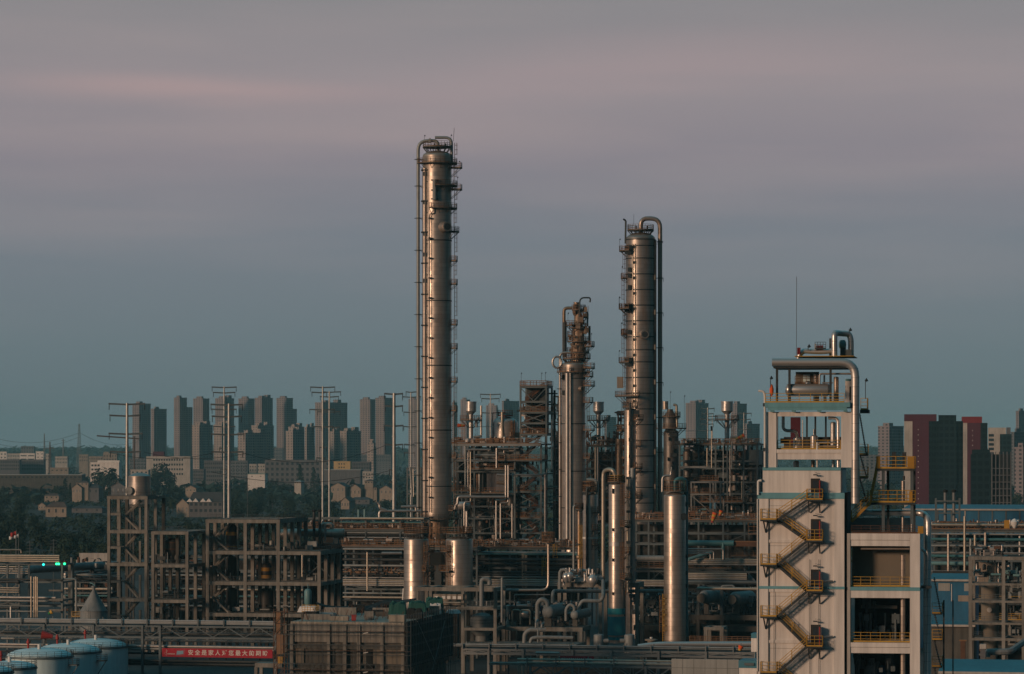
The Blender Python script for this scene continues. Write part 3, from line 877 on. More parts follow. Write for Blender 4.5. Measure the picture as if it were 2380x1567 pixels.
# single trees the photograph picks out
for px, D, s, k, lab in [(a1(1010), 2960, 2.7, 'b', 'big dark round tree in front of the white office'), (a1(1110), 2940, 2.1, 'b', 'dark round tree right of the big one before the white office'),
      (a1(1570), 3200, 3.0, 'b', 'big dark tree before the cream factory block'), (a1(1480), 3180, 2.3, 'b', 'dark tree left of the one before the cream factory'), (a1(1660), 3190, 2.2, 'b', 'dark tree right of the one before the cream factory'),
      (b1(1110), 3180, 2.0, 'c', 'tall pointed conifer in front of the long grey office'), (b1(1245), 3160, 1.9, 'c', 'pointed conifer left of the paired tall poles'), (b1(1290), 3150, 1.5, 'c', 'shorter conifer touching the paired tall poles'),
      (a1(636), 2700, 1.5, 'c', 'slim conifer above the left woods'), (a1(686), 2680, 1.35, 'c', 'second slim conifer above the left woods'), (b1(2045), 1700, 1.2, 'c', 'conifer standing right behind the thick pole'),
      (1058 - 30, 1650, 1.2, 'c', 'conifer behind the tallest column foot')]:
 plant(k, X(px, D), D, s, lab, None)
n = 0
tries = 0
while n < 270 and tries < 9000:
 tries += 1
 D = 1200 * (2.75 ** rnd.random() ** .8)
 px = rnd.uniform(-25, 975) if rnd.random() < .93 else rnd.uniform(2335, 2400)
 k = 'c' if rnd.random() < .12 else 'b'
 s = rnd.uniform(.75, 1.25)
 hh = (10 if k == 'b' else 13.5) * s
 if blocked(px, D, hh * 1.4, 4.5 * s * F / D): continue
 plant(k, X(px, D), D, s, 'dark broadleaf tree in the woods round the village' if k == 'b' else 'dark narrow conifer in the woods round the village',
  'broadleaf trees round the village' if k == 'b' else 'conifers round the village')
 n += 1
# undergrowth between them
mb, rr = MB(), random.Random(3)
for _ in range(4200):
 D = 1150 * (3.0 ** rr.random() ** .8)
 px = rr.uniform(-25, 985) if rr.random() < .85 else rr.uniform(985, 2400)
 if blocked(px, D, 3.2, 3 * F / D): continue
 clumps(mb, rr, X(px, D), D, 1.2, 3.2, 3.2, 1.6, 6, 1.2)
tag(mb.build('undergrowth', 'leaf_broad'), 'dark bushes and scrub under the village trees', 'bushes', kind='stuff')
# ------------------------------------------------------------------ power poles, pylons, cables
def pole(px, top, D, w, arms, label, drops=()):
 """tubular steel power pole; arms = (y, half length left, half length right)"""
 f = Fr(px, D, 0)
 t = f.thing('power_pole', label, 'power pole', 'steel power poles')
 zt = Z(top, D)
 k = D / F
 MB().tube([(0, 0, 0), (0, 0, zt)], w * k * .66, 12, taper=w * k * .42).build('pole', 'galv', t, True)
 for (y, a, b) in arms:
  m = MB()
  z = Z(y, D)
  m.bar((-a * k, 0, z + .12), (0, 0, z - .1), .34, .45).bar((b * k, 0, z + .12), (0, 0, z - .1), .34, .45)
  ar = m.build('cross_arm', 'steel', t)
  i = MB()
  for e in (-a * k + .15, b * k - .15):
   i.tube([(e, 0, z), (e, 0, z - .35), (e, 0, z - 1.5)], .09, 6)
   for q in range(5):
    i.lathe([(.05, z - .45 - q * .22), (.17, z - .5 - q * .22), (.05, z - .56 - q * .22)], 6, e, 0)
  i.build('insulator', 'steel_dark', ar)
 r = MB()
 for z in [zt * q for q in (.2, .4, .6, .8)]:
  r.lathe([(w * k * .62, z), (w * k * .7, z), (w * k * .7, z + .18), (w * k * .62, z + .18)], 12)
 r.build('flange', 'galv', t, True)
 return t
pole(295.3, 937, 850, 7.5, [(939.5, 43, 42), (966.5, 41, 31), (1008.5, 43, 36), (1050.5, 40, 32)], 'thick galvanised pole with four crossarms, leftmost of the poles')
pole(520.8, 898, 1150, 3.6, [(900.5, 29, 29), (913, 26, 26), (952, 29, 29), (992, 26, 26), (1042, 12, 10), (1091, 9, 8)], 'slender tall pole with high arms, left and thinner of the twin poles')
pole(532, 938, 850, 7.2, [(941, 43, 33), (968.5, 40, 30), (1010, 42, 36), (1051, 40, 33)], 'thick pole with four wide crossarms, right one of the twin poles')
pole(749.8, 898, 1150, 4.6, [(900.5, 29, 29), (912.5, 26, 10), (952.5, 31, 28), (992, 24, 24), (1040, 8, 10), (1065, 15, 6)], 'slender pole, left and taller of the paired poles left of the column')
pole(765.2, 910, 1280, 4.2, [(911.5, 16, 27), (922.5, 22, 22), (957.5, 28, 26), (993.5, 20, 24)], 'slender pole, right and lower of the paired poles')
pole(915.5, 913.5, 880, 8.4, [(916, 23, 21), (944.5, 22, 21), (990, 24, 22), (1034, 22, 21), (1092.5, 12, 3), (1121.5, 11, 3)], 'thickest pole with six short arms left of the tallest column')
pole(954.5, 912, 1300, 3.2, [(911.5, 12, 16), (923, 20, 24), (958.5, 17, 18), (992, 17, 20), (1033, 16, 8), (1053, 16, 10)], 'thin pole half hidden by the pipes of the tallest column')
pole(1139.4, 914.5, 1350, 3.0, [(917, 24, 24), (927, 21, 21), (960, 20, 20)], 'thin pole between the tallest column and the steel stair tower')
pole(1644, 947, 1500, 2.4, [(950, 16, 16), (962, 14, 14), (974.5, 18, 16), (986, 16, 14)], 'faint thin pole in front of the pink and teal slab tower')
pole(1728.2, 959, 1500, 2.4, [(961, 16, 18), (975, 15, 16), (998, 14, 16)], 'faint thin pole right of the right hand vent stack')
pole(1655, 965, 1800, 1.8, [(968, 12, 12), (978, 10, 10)], 'faintest pole behind the vent stack decks')
def lattice(px, top, base, D, half, m, label, name='lattice_pylon', cat='pylon', arms=()):
 f = Fr(px, D, 20)
 t = f.thing(name, label, cat)
 hz = Z(top, D)
 hb = half * D / F
 b = MB()
 nseg = 12
 def c(i, sx, sy):
  q = hb * (1 - .82 * (i / nseg) ** .8)
  return (sx * q, sy * q, hz * i / nseg)
 cs = [(-1, -1), (1, -1), (1, 1), (-1, 1)]
 th = .0003 * D * .2
 for i in range(nseg):
  for k in range(4):
   s0, s1 = cs[k], cs[(k + 1) % 4]
   b.bar(c(i, *s0), c(i + 1, *s0), th)
   b.bar(c(i, *s0), c(i + 1, *s1), th * .7)
   b.bar(c(i, *s1), c(i + 1, *s0), th * .7)
   b.bar(c(i + 1, *s0), c(i + 1, *s1), th * .7)
 b.build('mast', m, t)
 for (y, hl) in arms:
  z = Z(y, D)
  k = hl * D / F
  a = MB().bar((-k, 0, z), (k, 0, z), th * 2).bar((-k, 0, z), (0, 0, z + k * .25), th).bar((k, 0, z), (0, 0, z + k * .25), th)
  a.build('cross_arm', m, t)
 return t
lattice(184, 985, 1066, 5500, 6.5, 'steel', 'dark lattice pylon standing alone near the left horizon')
lattice(116, 1027, 1090, 4300, 4.5, 'rust', 'red lattice mast among white buildings at the left', 'lattice_mast', 'mast', arms=((1042, 12),))
lattice(103, 1008, 1045, 4500, 3, 'steel', 'faint small pylon left of the dark lattice pylon')
lattice(147, 1020, 1048, 4800, 3, 'steel', 'faint smallest pylon close left of the dark lattice pylon', arms=((1024, 5),))
f = Fr(312, 3600, -12)
t = f.thing('tower_crane', 'faint reddish tower crane with a long jib left of the leftmost towers', 'crane')
MB().bar((0, 0, 0), (0, 0, f.z(1014)), 1.6).build('mast', 'rust', t)
MB().bar((f.u(225), 0, f.z(1013)), (6, 0, f.z(1020)), 1.2, 1.6).build('jib', 'rust', t)
def cable(pts, sag, label, r=.05, group='sagging power cables'):
 (x0, y0, d0), (x1, y1, d1) = pts
 p, q = W3(x0, y0, d0), W3(x1, y1, d1)
 ps = []
 for i in range(15):
  s = i / 14
  v = p.lerp(q, s)
  v.z -= sag * 4 * s * (1 - s)
  ps.append(v)
 tag(MB().tube(ps, r, 5).build('power_cable', 'wire', None, False, loc=p), label, 'cable', group)
cable(((-5, 1020, 3000), (181, 1007, 3000)), 6, 'highest faint power cable left of the dark lattice pylon', .14)
cable(((-5, 1032, 3000), (181, 1017, 3000)), 6, 'second faint power cable left of the dark lattice pylon', .12)
cable(((187, 1007, 3000), (330, 1022, 3400)), 8, 'faint power cable right of the dark lattice pylon', .14)
cable(((255, 1052, 850), (492, 1053.5, 850)), 1.6, 'power cable strung between the two thick left poles', .07)
cable(((335, 1051, 850), (572, 1053.5, 850)), 1.6, 'second power cable strung between the two thick left poles', .07)
cable(((565, 1053, 850), (893, 1036, 880)), 3.5, 'power cable from the twin poles to the thickest pole', .07)
cable(((492, 1097, 850), (905, 1094, 880)), 3.0, 'lower power cable from the twin poles to the thickest pole', .07)
cable(((937, 1034, 880), (1055, 1020, 950)), 1.0, 'power cable running right from the thickest pole', .06)
# ------------------------------------------------------------------ concrete frames at the left
def c3(zx): return zx / 4.223
def c3y(zy): return 1195.7 + zy / 4.223
def c4(zx): return 433.7 + zx / 4.223
def frame(f, t, us, vs, levels, cw=.75, bd=.9, skip=(), m='concrete', slab=True, cells=None, lastz=None, cname='column'):
 """cast frame: a column at every grid point, a floor (beams and thin slab) at every level.
 skip: (i, level) bays without a floor; lastz: {i: top} lower columns"""
 for i, u in enumerate(us):
  for j, v in enumerate(vs):
   top = (lastz or {}).get(i, levels[-1])
   MB().box(u - cw / 2, u + cw / 2, v - cw / 2, v + cw / 2, 0, top - bd - .003 if top == levels[-1] else top - bd - .003).build(cname, m, t)
 for k, z in enumerate(levels):
  b = MB()
  i1 = len(us) - 1
  while (i1, k) in skip: i1 -= 1
  u0, u1 = us[0], us[i1]
  q = cw / 2 + .05
  for v in vs:
   b.box(u0 - q, u1 + q, v - q, v + q, z - bd, z)
  for u in us[:i1 + 1]:
   for v0, v1 in zip(vs, vs[1:]):
    b.box(u - q, u + q, v0 + q + .003, v1 - q - .003, z - bd, z)
  if slab:
   b.box(u0 + q + .003, u1 - q - .003, vs[0] + q + .003, vs[-1] - q - .003, z - .22, z - .05)
  b.build('floor', m, t)
def zigzag(f, t, ul, ur, v, zs, w=1.3, m='concrete', land='concrete', rail=None, first='l'):
 """stair between levels zs: two flights per storey with a half landing"""
 side = first
 for z0, z1 in zip(zs, zs[1:]):
  zm = (z0 + z1) / 2
  a, b = (ul, ur) if side == 'r' else (ur, ul)
  p, q, s = (a, v, z0), (b, v, zm), (a, v + w, z1)
  fl = MB().flight(p, q, w, .22, .38).build('stair_flight', m, t)
  q2 = (b, v + w + .1, zm)
  f2 = MB().flight(q2, (a, v + w + .1, z1), w, .22, .38).build('stair_flight', m, t)
  d = 1.3 if b > a else -1.3
  MB().box(b, b + d, v - w / 2, v + w * 1.5 + .1, zm - .3, zm).build('landing', land, t)
  if rail:
   MB().flightrail(p, q, w, sides=(-1,)).build('handrail', rail, fl)
   MB().flightrail(q2, (a, v + w + .1, z1), w, sides=(-1,)).build('handrail', rail, f2)
f = Fr(250, 706)
t = f.thing('stair_tower', 'tall open concrete stair tower, highest of the bare concrete frames at the left', 'concrete frame')
lv = [f.z(y) for y in (1390, 1308, 1232, 1153)]
us = [f.u(253.5), f.u(340)]
frame(f, t, us, [0, 6.5], [f.z(1500)] + lv, .66, .7, slab=False)
MB().box(us[0] - .4, us[1] + .4, 7.4, 12.4, lv[3] - .6, lv[3] - .01).build('roof_slab', 'concrete', t)
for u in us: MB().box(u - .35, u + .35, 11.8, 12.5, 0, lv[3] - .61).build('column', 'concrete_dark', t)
zs = [f.z(1470)] + lv
zigzag(f, t, f.u(283), f.u(318), 1.6, [f.z(1470), lv[0], lv[1], lv[2], lv[3] - .9], 1.5, rail='steel_dark')
for k in range(4):
 z0 = ([f.z(1470)] + lv)[k]; z1 = ([f.z(1470)] + lv)[k + 1]
 zm = (z0 + z1) / 2
 MB().box(us[0] + .42, f.u(281), -.3, .3, zm - .5, zm).build('landing_beam', 'concrete', t)
 MB().box(f.u(276.5), f.u(281), -.35, .35, z0, zm - .503).build('landing_post', 'concrete', t)
 MB().box(f.u(320.5), f.u(325), .6, 1.1, z0, zm + 1.2).build('landing_post', 'concrete', t)
 MB().rail([(us[0] + .6, -.2, zm), (f.u(281), -.2, zm)], 1.1).build('handrail', 'steel_dark', t)
MB().rail([(us[0], -.3, lv[3]), (us[1], -.3, lv[3]), (us[1], 6.6, lv[3])], 1.1, 2).build('handrail', 'steel_dark', t)
tank_v = 14.0
f = Fr(324, 735)
t = f.thing('storage_tank', 'squat insulated tank standing behind the concrete stair tower', 'tank')
r = 26 * 735 / F
zt = f.z(ay(1008))
zb = f.z(1172)
MB().lathe([(r, zb), (r, zt), (r * .6, zt + .55), (.01, zt + .8)], 32).build('shell', 'clad_small', t, True)
MB().tube([(f.u(309.5), -r * .85, f.z(ay(1150))), (f.u(309.5), -r - .6, f.z(ay(1150)))], .9, 14).build('manway', 'vessel_grey', t, True)
b = MB()
for z in (zt - .2, zt * .9, zt * .82): b.deck(r, r + .08, z, z + .15, 0, 360, 32)
b.build('hoop', 'clad_dark', t)
for a in (30, 150, 210, 330): MB().box(r * .8 * math.cos(R(a)) - .2, r * .8 * math.cos(R(a)) + .2, r * .8 * math.sin(R(a)) - .2, r * .8 * math.sin(R(a)) + .2, 0, zb - .003).build('leg', 'steel_dark', t)
f = Fr(353, 700)
t = f.thing('concrete_structure', 'bare concrete frame joined to the right of the stair tower, holding a hanging hopper', 'concrete frame')
lv = [f.z(c3y(y)) for y in (835, 488, 166)]
CF = [(f, t)]
us = [f.u(356), f.u(435)]
frame(f, t, us, [0, 6, 12, 18], [f.z(1520)] + lv, .66, .68, slab=True)
b = MB()
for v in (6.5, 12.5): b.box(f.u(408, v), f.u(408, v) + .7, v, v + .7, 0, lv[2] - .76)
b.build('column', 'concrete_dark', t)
b = MB()
for k in range(3): b.rail([(us[0], -.2, lv[k]), (us[1], -.2, lv[k])], 1.1, 1.8, .05)
b.build('handrail', 'steel_dark', t)
fh = Fr(391, 706)
t = fh.thing('hopper', 'dark hopper with a conical bottom hung in the concrete frame beside the stair tower', 'hopper')
zt, zb = fh.z(c3y(265)), fh.z(c3y(345))
MB().lathe([(.7, zb - 4.2), (.7, zb - 3.2), (1.75, zb), (1.75, zt), (1.2, zt + .5), (.01, zt + .75)], 24, 0, 2.4).build('shell', 'dark_vessel', t, True)
MB().deck(1.78, 1.85, zb, zb + .2, 0, 360, 24, 0, 2.4).deck(1.78, 1.85, zt - .4, zt - .2, 0, 360, 24, 0, 2.4).build('ring', 'rust', t)
f = Fr(482, 703)
t = f.thing('concrete_structure', 'widest bare concrete frame with three bays, stepped down at its right end', 'concrete frame')
lv = [f.z(y) for y in (1351, 1280, 1207)]
CF.append((f, t))
us = [f.u(483), f.u(570.5), f.u(647), f.u(742)]
vs = [0, 5.5, 11, 16.5, 22]
frame(f, t, us, vs, [f.z(1424)] + lv, .74, .78, skip=((3, 3),), lastz={3: lv[1]})
zigzag(f, t, f.u(489), f.u(526), 2.2, [f.z(1424)] + lv[:2] + [lv[2] - .9], 1.5, rail='steel_dark')
b = MB()
b.rail([(us[0], 0, lv[2]), (us[2], 0, lv[2])], 1.1, 2, .05).rail([(us[2], 22, lv[2]), (us[2], 0, lv[2])], 1.1, 2, .05).rail([(us[2] + .6, 0, lv[1]), (us[3], 0, lv[1]), (us[3], 22, lv[1])], 1.1, 2, .05)
for k in (0, 1): b.rail([(us[0], 0, lv[k]), (us[3], 0, lv[k])], 1.1, 2, .05)
b.build('handrail', 'steel_dark', t)
for u0, u1, k in ((f.u(680), us[3] - .5, 1), (f.u(505), f.u(560), 2)):
 b = MB().bar((u0, 11, lv[k] - 1), (u1, 11, lv[k] - 6), .22).bar((u0, 11, lv[k] - 6), (u1, 11, lv[k] - 1), .22)
 b.build('brace', 'steel', t)
def banded(px, y0, y1, bands, D, label, r=1.2, cap=True):
 f2 = Fr(px, D)
 t2 = f2.thing('process_drum', label, 'vessel', z=0)
 zt, zb = f2.z(y0), f2.z(y1)
 MB().lathe([(r * .8, zb), (r, zb + .3), (r, zt - .7), (r * .75, zt - .2), (.01, zt)], 24).build('shell', 'dark_vessel', t2, True)
 for a, c in bands:
  MB().deck(r + .003, r + .05, f2.z(c), f2.z(a), 0, 360, 24).build('band', 'yellow_band', t2, True)
 MB().lathe([(r * 1.25, zb - .5), (r * 1.25, zb - .003)], 16).build('base', 'concrete_dark', t2, True)
banded(537.5, c3y(95), c3y(318), ((c3y(170), c3y(205)), (c3y(308), c3y(318))), 708, 'tall black drum with one yellow band, highest in the widest frame')
banded(619, c3y(470), c3y(650), ((c3y(520), c3y(555)), (c3y(594), c3y(625))), 712, 'black drum with two yellow bands inside the widest concrete frame', 1.15)
banded(537.5, c3y(405), c3y(640), (), 712, 'plain black drum under the one banded drum in the widest frame', 1.2)
banded(537.5, c3y(715), c3y(950), (), 712, 'lowest plain black drum in the left bay of the widest frame', 1.25)
banded(619, c3y(720), c3y(950), (), 712, 'wide plain black drum at the middle bay foot of the widest frame', 1.5)
f = Fr(715.5, 668)
t = f.thing('air_receiver', 'small upright blue green vessel in front of the right bay of the widest frame', 'vessel')
r = 8.6 * 668 / F
zt, zb = f.z(c3y(728)), f.z(c3y(895))
MB().lathe([(r * .8, zb - 1.0), (r * .8, zb + .2), (r, zb + .4), (r, zt - .5), (r * .7, zt - .12), (.01, zt)], 22).build('shell', 'vessel_green', t, True)
MB().tube([(0, 0, zt), (0, 0, zt + 1.0)], .1, 8).build('vent', 'vessel_green', t, True)
MB().box(-r * 1.5, r * 1.5, -r * 1.5, r * 1.5, 0, zb - 1.003).build('plinth', 'concrete_dark', t)
tag(pipe([(706 - 4, c3y(395), 690), (706 - 4, c3y(610), 690)], .14, 'thin pale pipe hanging in the right bay of the widest frame', m='pipe_tan', name='drop_pipe'), None, None)
# rolled mats and dark sheets on the stepped roof
for i, (px, w) in enumerate(((662, 2.4), (676, 3.0), (692, 2.2), (707, 3.2), (735, 2.6), (752, 3.0))):
 o = MB().tube([W3(px, 1276, 712) + Vector((-w / 2, i % 3, 0)), W3(px, 1276, 712) + Vector((w / 2, i % 3 + .4, 0))], .55 + .1 * (i % 2), 10).build('rolled_mat', 'black_net', None, True, loc=W3(px, 1276, 712))
 tag(o, 'black rolled mat lying on the stepped roof of the widest concrete frame', 'roll', 'black rolls on the stepped roof')
# ------------------------------------------------------------------ pipe bridges
def pipe_bridge(px0, px1, D, ytop, ytruss, ybot, posts, label, npipes=4, diag=8, deep=4.0, name='pipe_bridge', m='steel', grp=None, pm='pipe_grey', plabel=None, dy=None, r=.17, vert=True, ext=None):
 """long truss carrying stacked pipes; the pipes are things of their own"""
 f = Fr(px0, D)
 t = f.thing(name, label, 'pipe bridge')
 L = f.u(px1)
 zt, z1, zb = f.z(ytop), f.z(ytruss), f.z(ybot)
 for v in (0, deep):
  MB().box(0, L, v, v + .32, z1 - .35, z1).build('top_chord', m, t)
  MB().box(0, L, v, v + .32, zb, zb + .38).build('bottom_chord', m, t)
  n = max(2, int(round(L / diag)))
  b = MB()
  for i in range(n):
   a, c = L * i / n, L * (i + 1) / n
   b.bar((a, v + .16, zb + .38), ((a + c) / 2, v + .16, z1 - .35), .17).bar(((a + c) / 2, v + .16, z1 - .35), (c, v + .16, zb + .38), .17)
   if vert: b.bar((a, v + .16, zb + .38), (a, v + .16, z1 - .35), .14)
  b.build('lattice', m, t)
 for px in posts:
  for v in (-.1, deep + .1):
   u = f.u(px, v)
   MB().box(u - .22, u + .22, v - .25, v + .25 - .003, 0, z1).build('post', m, t)
 n = max(2, int(L / 5))
 b = MB()
 for i in range(n + 1):
  u = L * i / n
  b.box(u - .1, u + .1, -.35, -.1, z1 + .003, zt + .25).box(u - .1, u + .1, deep + .1, deep + .35, z1 + .003, zt + .25).box(u - .1, u + .1, -.09, deep + .09, z1 + .003, z1 + .2)
 b.build('pipe_stanchion', m, t)
 h = zt - z1 - .2
 for i in range(npipes):
  z = z1 + .2 + r + (h - 2 * r) * i / max(1, npipes - 1)
  p0, p1 = f.w(-2, .1 + r, z), f.w(L + 1, .1 + r, z)
  o = MB().tube([p0, p1], r, 8).build('bridge_pipe', pm if not isinstance(pm, (list, tuple)) else pm[i % len(pm)], None, True, loc=p0)
  tag(o, plabel, 'pipe', grp)
 return f, t
pipe_bridge(-8, 640, 640, c3y(1015), c3y(1070), c3y(1197), (102, 217, 331, 372, 640), 'long lattice pipe bridge crossing the bottom left above the red banner', 4, 6.6, 3.5, grp='pipes stacked on the bottom left bridge', plabel='grey pipe stacked on the bottom left lattice bridge', pm=('pipe_grey', 'pipe_silver'), vert=False)
B0 = Fr(-8, 641)
for i, (y, r, m, d) in enumerate(((c3y(1150), .35, 'pipe_dark', 1.6), (c3y(1272), .3, 'pipe_silver', .3), (c3y(1298), .26, 'pipe_grey', .3), (c3y(1412), .3, 'pipe_dark', .2), (c3y(1440), .4, 'pipe_dark', 1.2), (c3y(1340), .25, 'pipe_dark', 2.0), (c3y(1215), .25, 'pipe_grey', 2.6))):
 p0 = B0.w(0, d, B0.z(y, 0, d)); L = B0.u(638, d)
 o = MB().tube([p0, B0.w(L, d, B0.z(y, 0, d))], r, 10).build('lower_pipe', m, None, True, loc=p0)
 tag(o, ['thick dark pipe inside the lattice of the bottom left bridge', 'bright silver pipe just above the red banner', 'grey pipe touching the top edge of the red banner', 'dark pipe just under the red banner', 'thickest dark pipe below the red banner', 'dark pipe behind the red banner', 'grey pipe under the lattice of the bottom left bridge'][i], 'pipe')
# second deck behind it, with dark boxes and a pale walkway
f = Fr(-8, 668)
t = f.thing('service_deck', 'dim low steel deck behind the bottom left pipe bridge', 'deck')
L = f.u(640)
MB().box(0, L, 0, 3, f.z(1478), f.z(1472)).build('deck', 'plate_dark', t)
b = MB()
for i in range(18):
 u = L * i / 17
 b.box(u - .15, u + .15, .5, .8, 0, f.z(1478) - .003)
b.build('post', 'steel_dark', t)
MB().rail([(0, 0, f.z(1472)), (L, 0, f.z(1472))], 1.1, 2).build('railing', 'steel', t)
def boxes(name, cat, label, group, spots, m='pipe_dark'):
 for (px, y0, y1, w, D) in spots:
  f2 = Fr(px, D)
  t2 = f2.thing(name, label, cat, group)
  hw = w * D / F / 2
  MB().box(-hw, hw, 0, 2.2, f2.z(y1), f2.z(y0)).build('body', m, t2)
  MB().box(-hw - .1, hw + .1, -.1, 2.3, f2.z(y0) + .003, f2.z(y0) + .12).build('lid', 'steel_dark', t2)
  MB().box(-hw * .6, hw * .6, -.06, -.003, f2.z(y1) * .7 + f2.z(y0) * .3, f2.z(y1) * .2 + f2.z(y0) * .8).build('door', 'steel_light', t2)
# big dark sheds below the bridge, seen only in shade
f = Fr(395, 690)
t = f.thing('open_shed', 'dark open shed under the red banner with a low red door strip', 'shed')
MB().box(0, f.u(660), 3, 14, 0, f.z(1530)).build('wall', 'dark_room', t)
MB().box(-.5, f.u(661), 2.4, 14.5, f.z(1530) + .003, f.z(1526)).build('roof', 'roof_dark', t)
MB().box(f.u(480), f.u(568), 2.9, 2.997, f.z(1567), f.z(1556)).build('door', 'plaster_red', t)
f = Fr(592, 600)
t = f.thing('concrete_gantry', 'small pale concrete gantry left of the scaffolded building', 'gantry')
MB().box(0, f.u(655), 0, 4, f.z(1551), f.z(1541)).build('beam', 'concrete', t)
for px in (594, 606, 640): MB().box(f.u(px) - .3, f.u(px) + .3, .1, .7, 0, f.z(1551) - .003).build('post', 'concrete', t)
# the red banner
f = Fr(376.5, 631.6)
t = f.thing('banner', 'long red safety banner with white Chinese characters on the bottom left bridge', 'banner')
w, z0, z1 = f.u(633), f.z(c3y(1396)), f.z(c3y(1311))
MB().box(0, w, -.03, .03, z0, z1).build('cloth', 'red_banner', t)
hh = z1 - z0
CONV = []
def text(body, parent, u, z, size, m, v=-.05, align='LEFT', spacing=1.0, name='lettering', bold=0.0):
 cu = bpy.data.curves.new(name, 'FONT')
 cu.body = body; cu.size = size; cu.align_x = align; cu.align_y = 'CENTER'
 cu.space_character = spacing; cu.extrude = .006; cu.offset = bold; cu.resolution_u = 3
 cu.materials.append(MATS[m])
 o = bpy.data.objects.new(name, cu)
 C.objects.link(o); o.parent = parent
 o.location = (u, v, z); o.rotation_euler = (R(90), 0, 0)
 CONV.append(o)
 return o
bx = lambda q: w * (q - 98) / (2275 - 98)
chars = '安全是家人对您最大的期盼'
for i, ch in enumerate(chars):
 text(ch, t, bx(668 + i * 133.2), (z0 + z1) / 2 + hh * .0, hh * .66, 'banner_white', align='CENTER', bold=.022)
text('semcom', t, bx(205), z0 + hh * .36, hh * .27, 'banner_white', bold=.006)
q = MB()
for p, s in (((185, .14), (185, .82)), ((185, .82), (215, .66)), ((215, .66), (140, .40)), ((140, .40), (185, .17))):
 q.bar((bx(p[0]), -.05, z0 + hh * p[1]), (bx(s[0]), -.05, z0 + hh * s[1]), .045, .02)
q.build('emblem', 'banner_white', t)
q = MB().add([(bx(395), -.05, z0 + hh * .68), (bx(525), -.05, z0 + hh * .74), (bx(522), -.05, z0 + hh * .34), (bx(388), -.05, z0 + hh * .24)], [(0, 3, 2, 1)])
q.build('emblem', 'banner_blue', t)
q = MB()
ring = [(380, .18), (398, .74), (545, .84), (548, .62), (532, .24)]
for a, b in zip(ring, ring[1:] + ring[:1]):
 q.bar((bx(a[0]), -.045, z0 + hh * a[1]), (bx(b[0]), -.045, z0 + hh * b[1]), .03, .02)
q.build('emblem', 'banner_blue', t)
# ------------------------------------------------------------------ white storage tanks, bottom left
def tank(px, half, rim, D, label, gal=0, lamp=True):
 f = Fr(px, D)
 t = f.thing('white_tank', label, 'tank', 'white domed tanks')
 r = half * D / F
 zr = f.z(rim)
 MB().lathe([(r, 0), (r, zr), (r * .985, zr)], 56).build('shell', 'tank_white', t, True)
 dome = [(r * .985, zr + .004)] + [(r * .98 * math.cos(a), zr + .004 + r * .25 * math.sin(a)) for a in [i * PI / 2 / 9 for i in range(1, 9)]] + [(.01, zr + r * .254)]
 MB().lathe(dome, 56).build('dome', 'tank_white', t, True)
 MB().deck(r + .01, r + .14, zr - .22, zr - .03, 0, 360, 56).build('rim', 'steel', t, True)
 MB().arcrail(r + .02, zr, 0, 359, 1.15, .055).build('railing', 'steel_dark', t)
 a = -PI * .62
 v = MB().tube([(r * .1, -r * .3, zr + r * .2), (r * .1, -r * .3, zr + r * .25 + .8)], .32, 12)
 v.build('vent', 'white_paint', t, True)
 if lamp:
  vx = -r * .32
  MB().tube([(vx, -r * .1, zr + r * .2), (vx, -r * .1, zr + r * .24 + .75)], .2, 10).build('breather_valve', 'red_paint', t, True)
  MB().lathe([(.12, zr + r * .24 + .75), (.36, zr + r * .24 + .95), (.34, zr + r * .24 + 1.2), (.1, zr + r * .24 + 1.8)], 12, vx, -r * .1).build('breather_valve', 'red_paint', t, True)
 if gal:
  g2 = R(-8)
  cx, cy = (r + .85) * math.cos(g2), (r + .85) * math.sin(g2)
  z = f.z(gal)
  p = MB().box(cx - .9, cx + .9, cy - .7, cy + .7, z - .15, z).build('side_platform', 'steel', t)
  MB().rail([(cx - .8, cy - .65, z), (cx + .85, cy - .65, z), (cx + .85, cy + .65, z)], 1.2, .8).build('railing', 'steel_dark', p)
  MB().bar((cx + .8, cy, z - .15), (r * math.cos(g2), r * math.sin(g2), z - 2.6), .14).build('bracket', 'steel', p)
 return t
tank(92, 78, 1525, 600, 'white domed tank with a side platform, nearest of the three big tanks', 1543)
tank(159, 76.5, 1514, 616, 'middle white domed tank between the nearest and the farthest big tank', 1533)
tank(223, 74, 1502, 633, 'farthest big white domed tank, rightmost of the tanks', 0)
tank(23, 62, 1551, 560, 'smaller white tank in the bottom left corner, in front of the big ones', 0)
tank(-33, 64, 1561, 540, 'white tank cut off by the bottom left corner', 0, False)
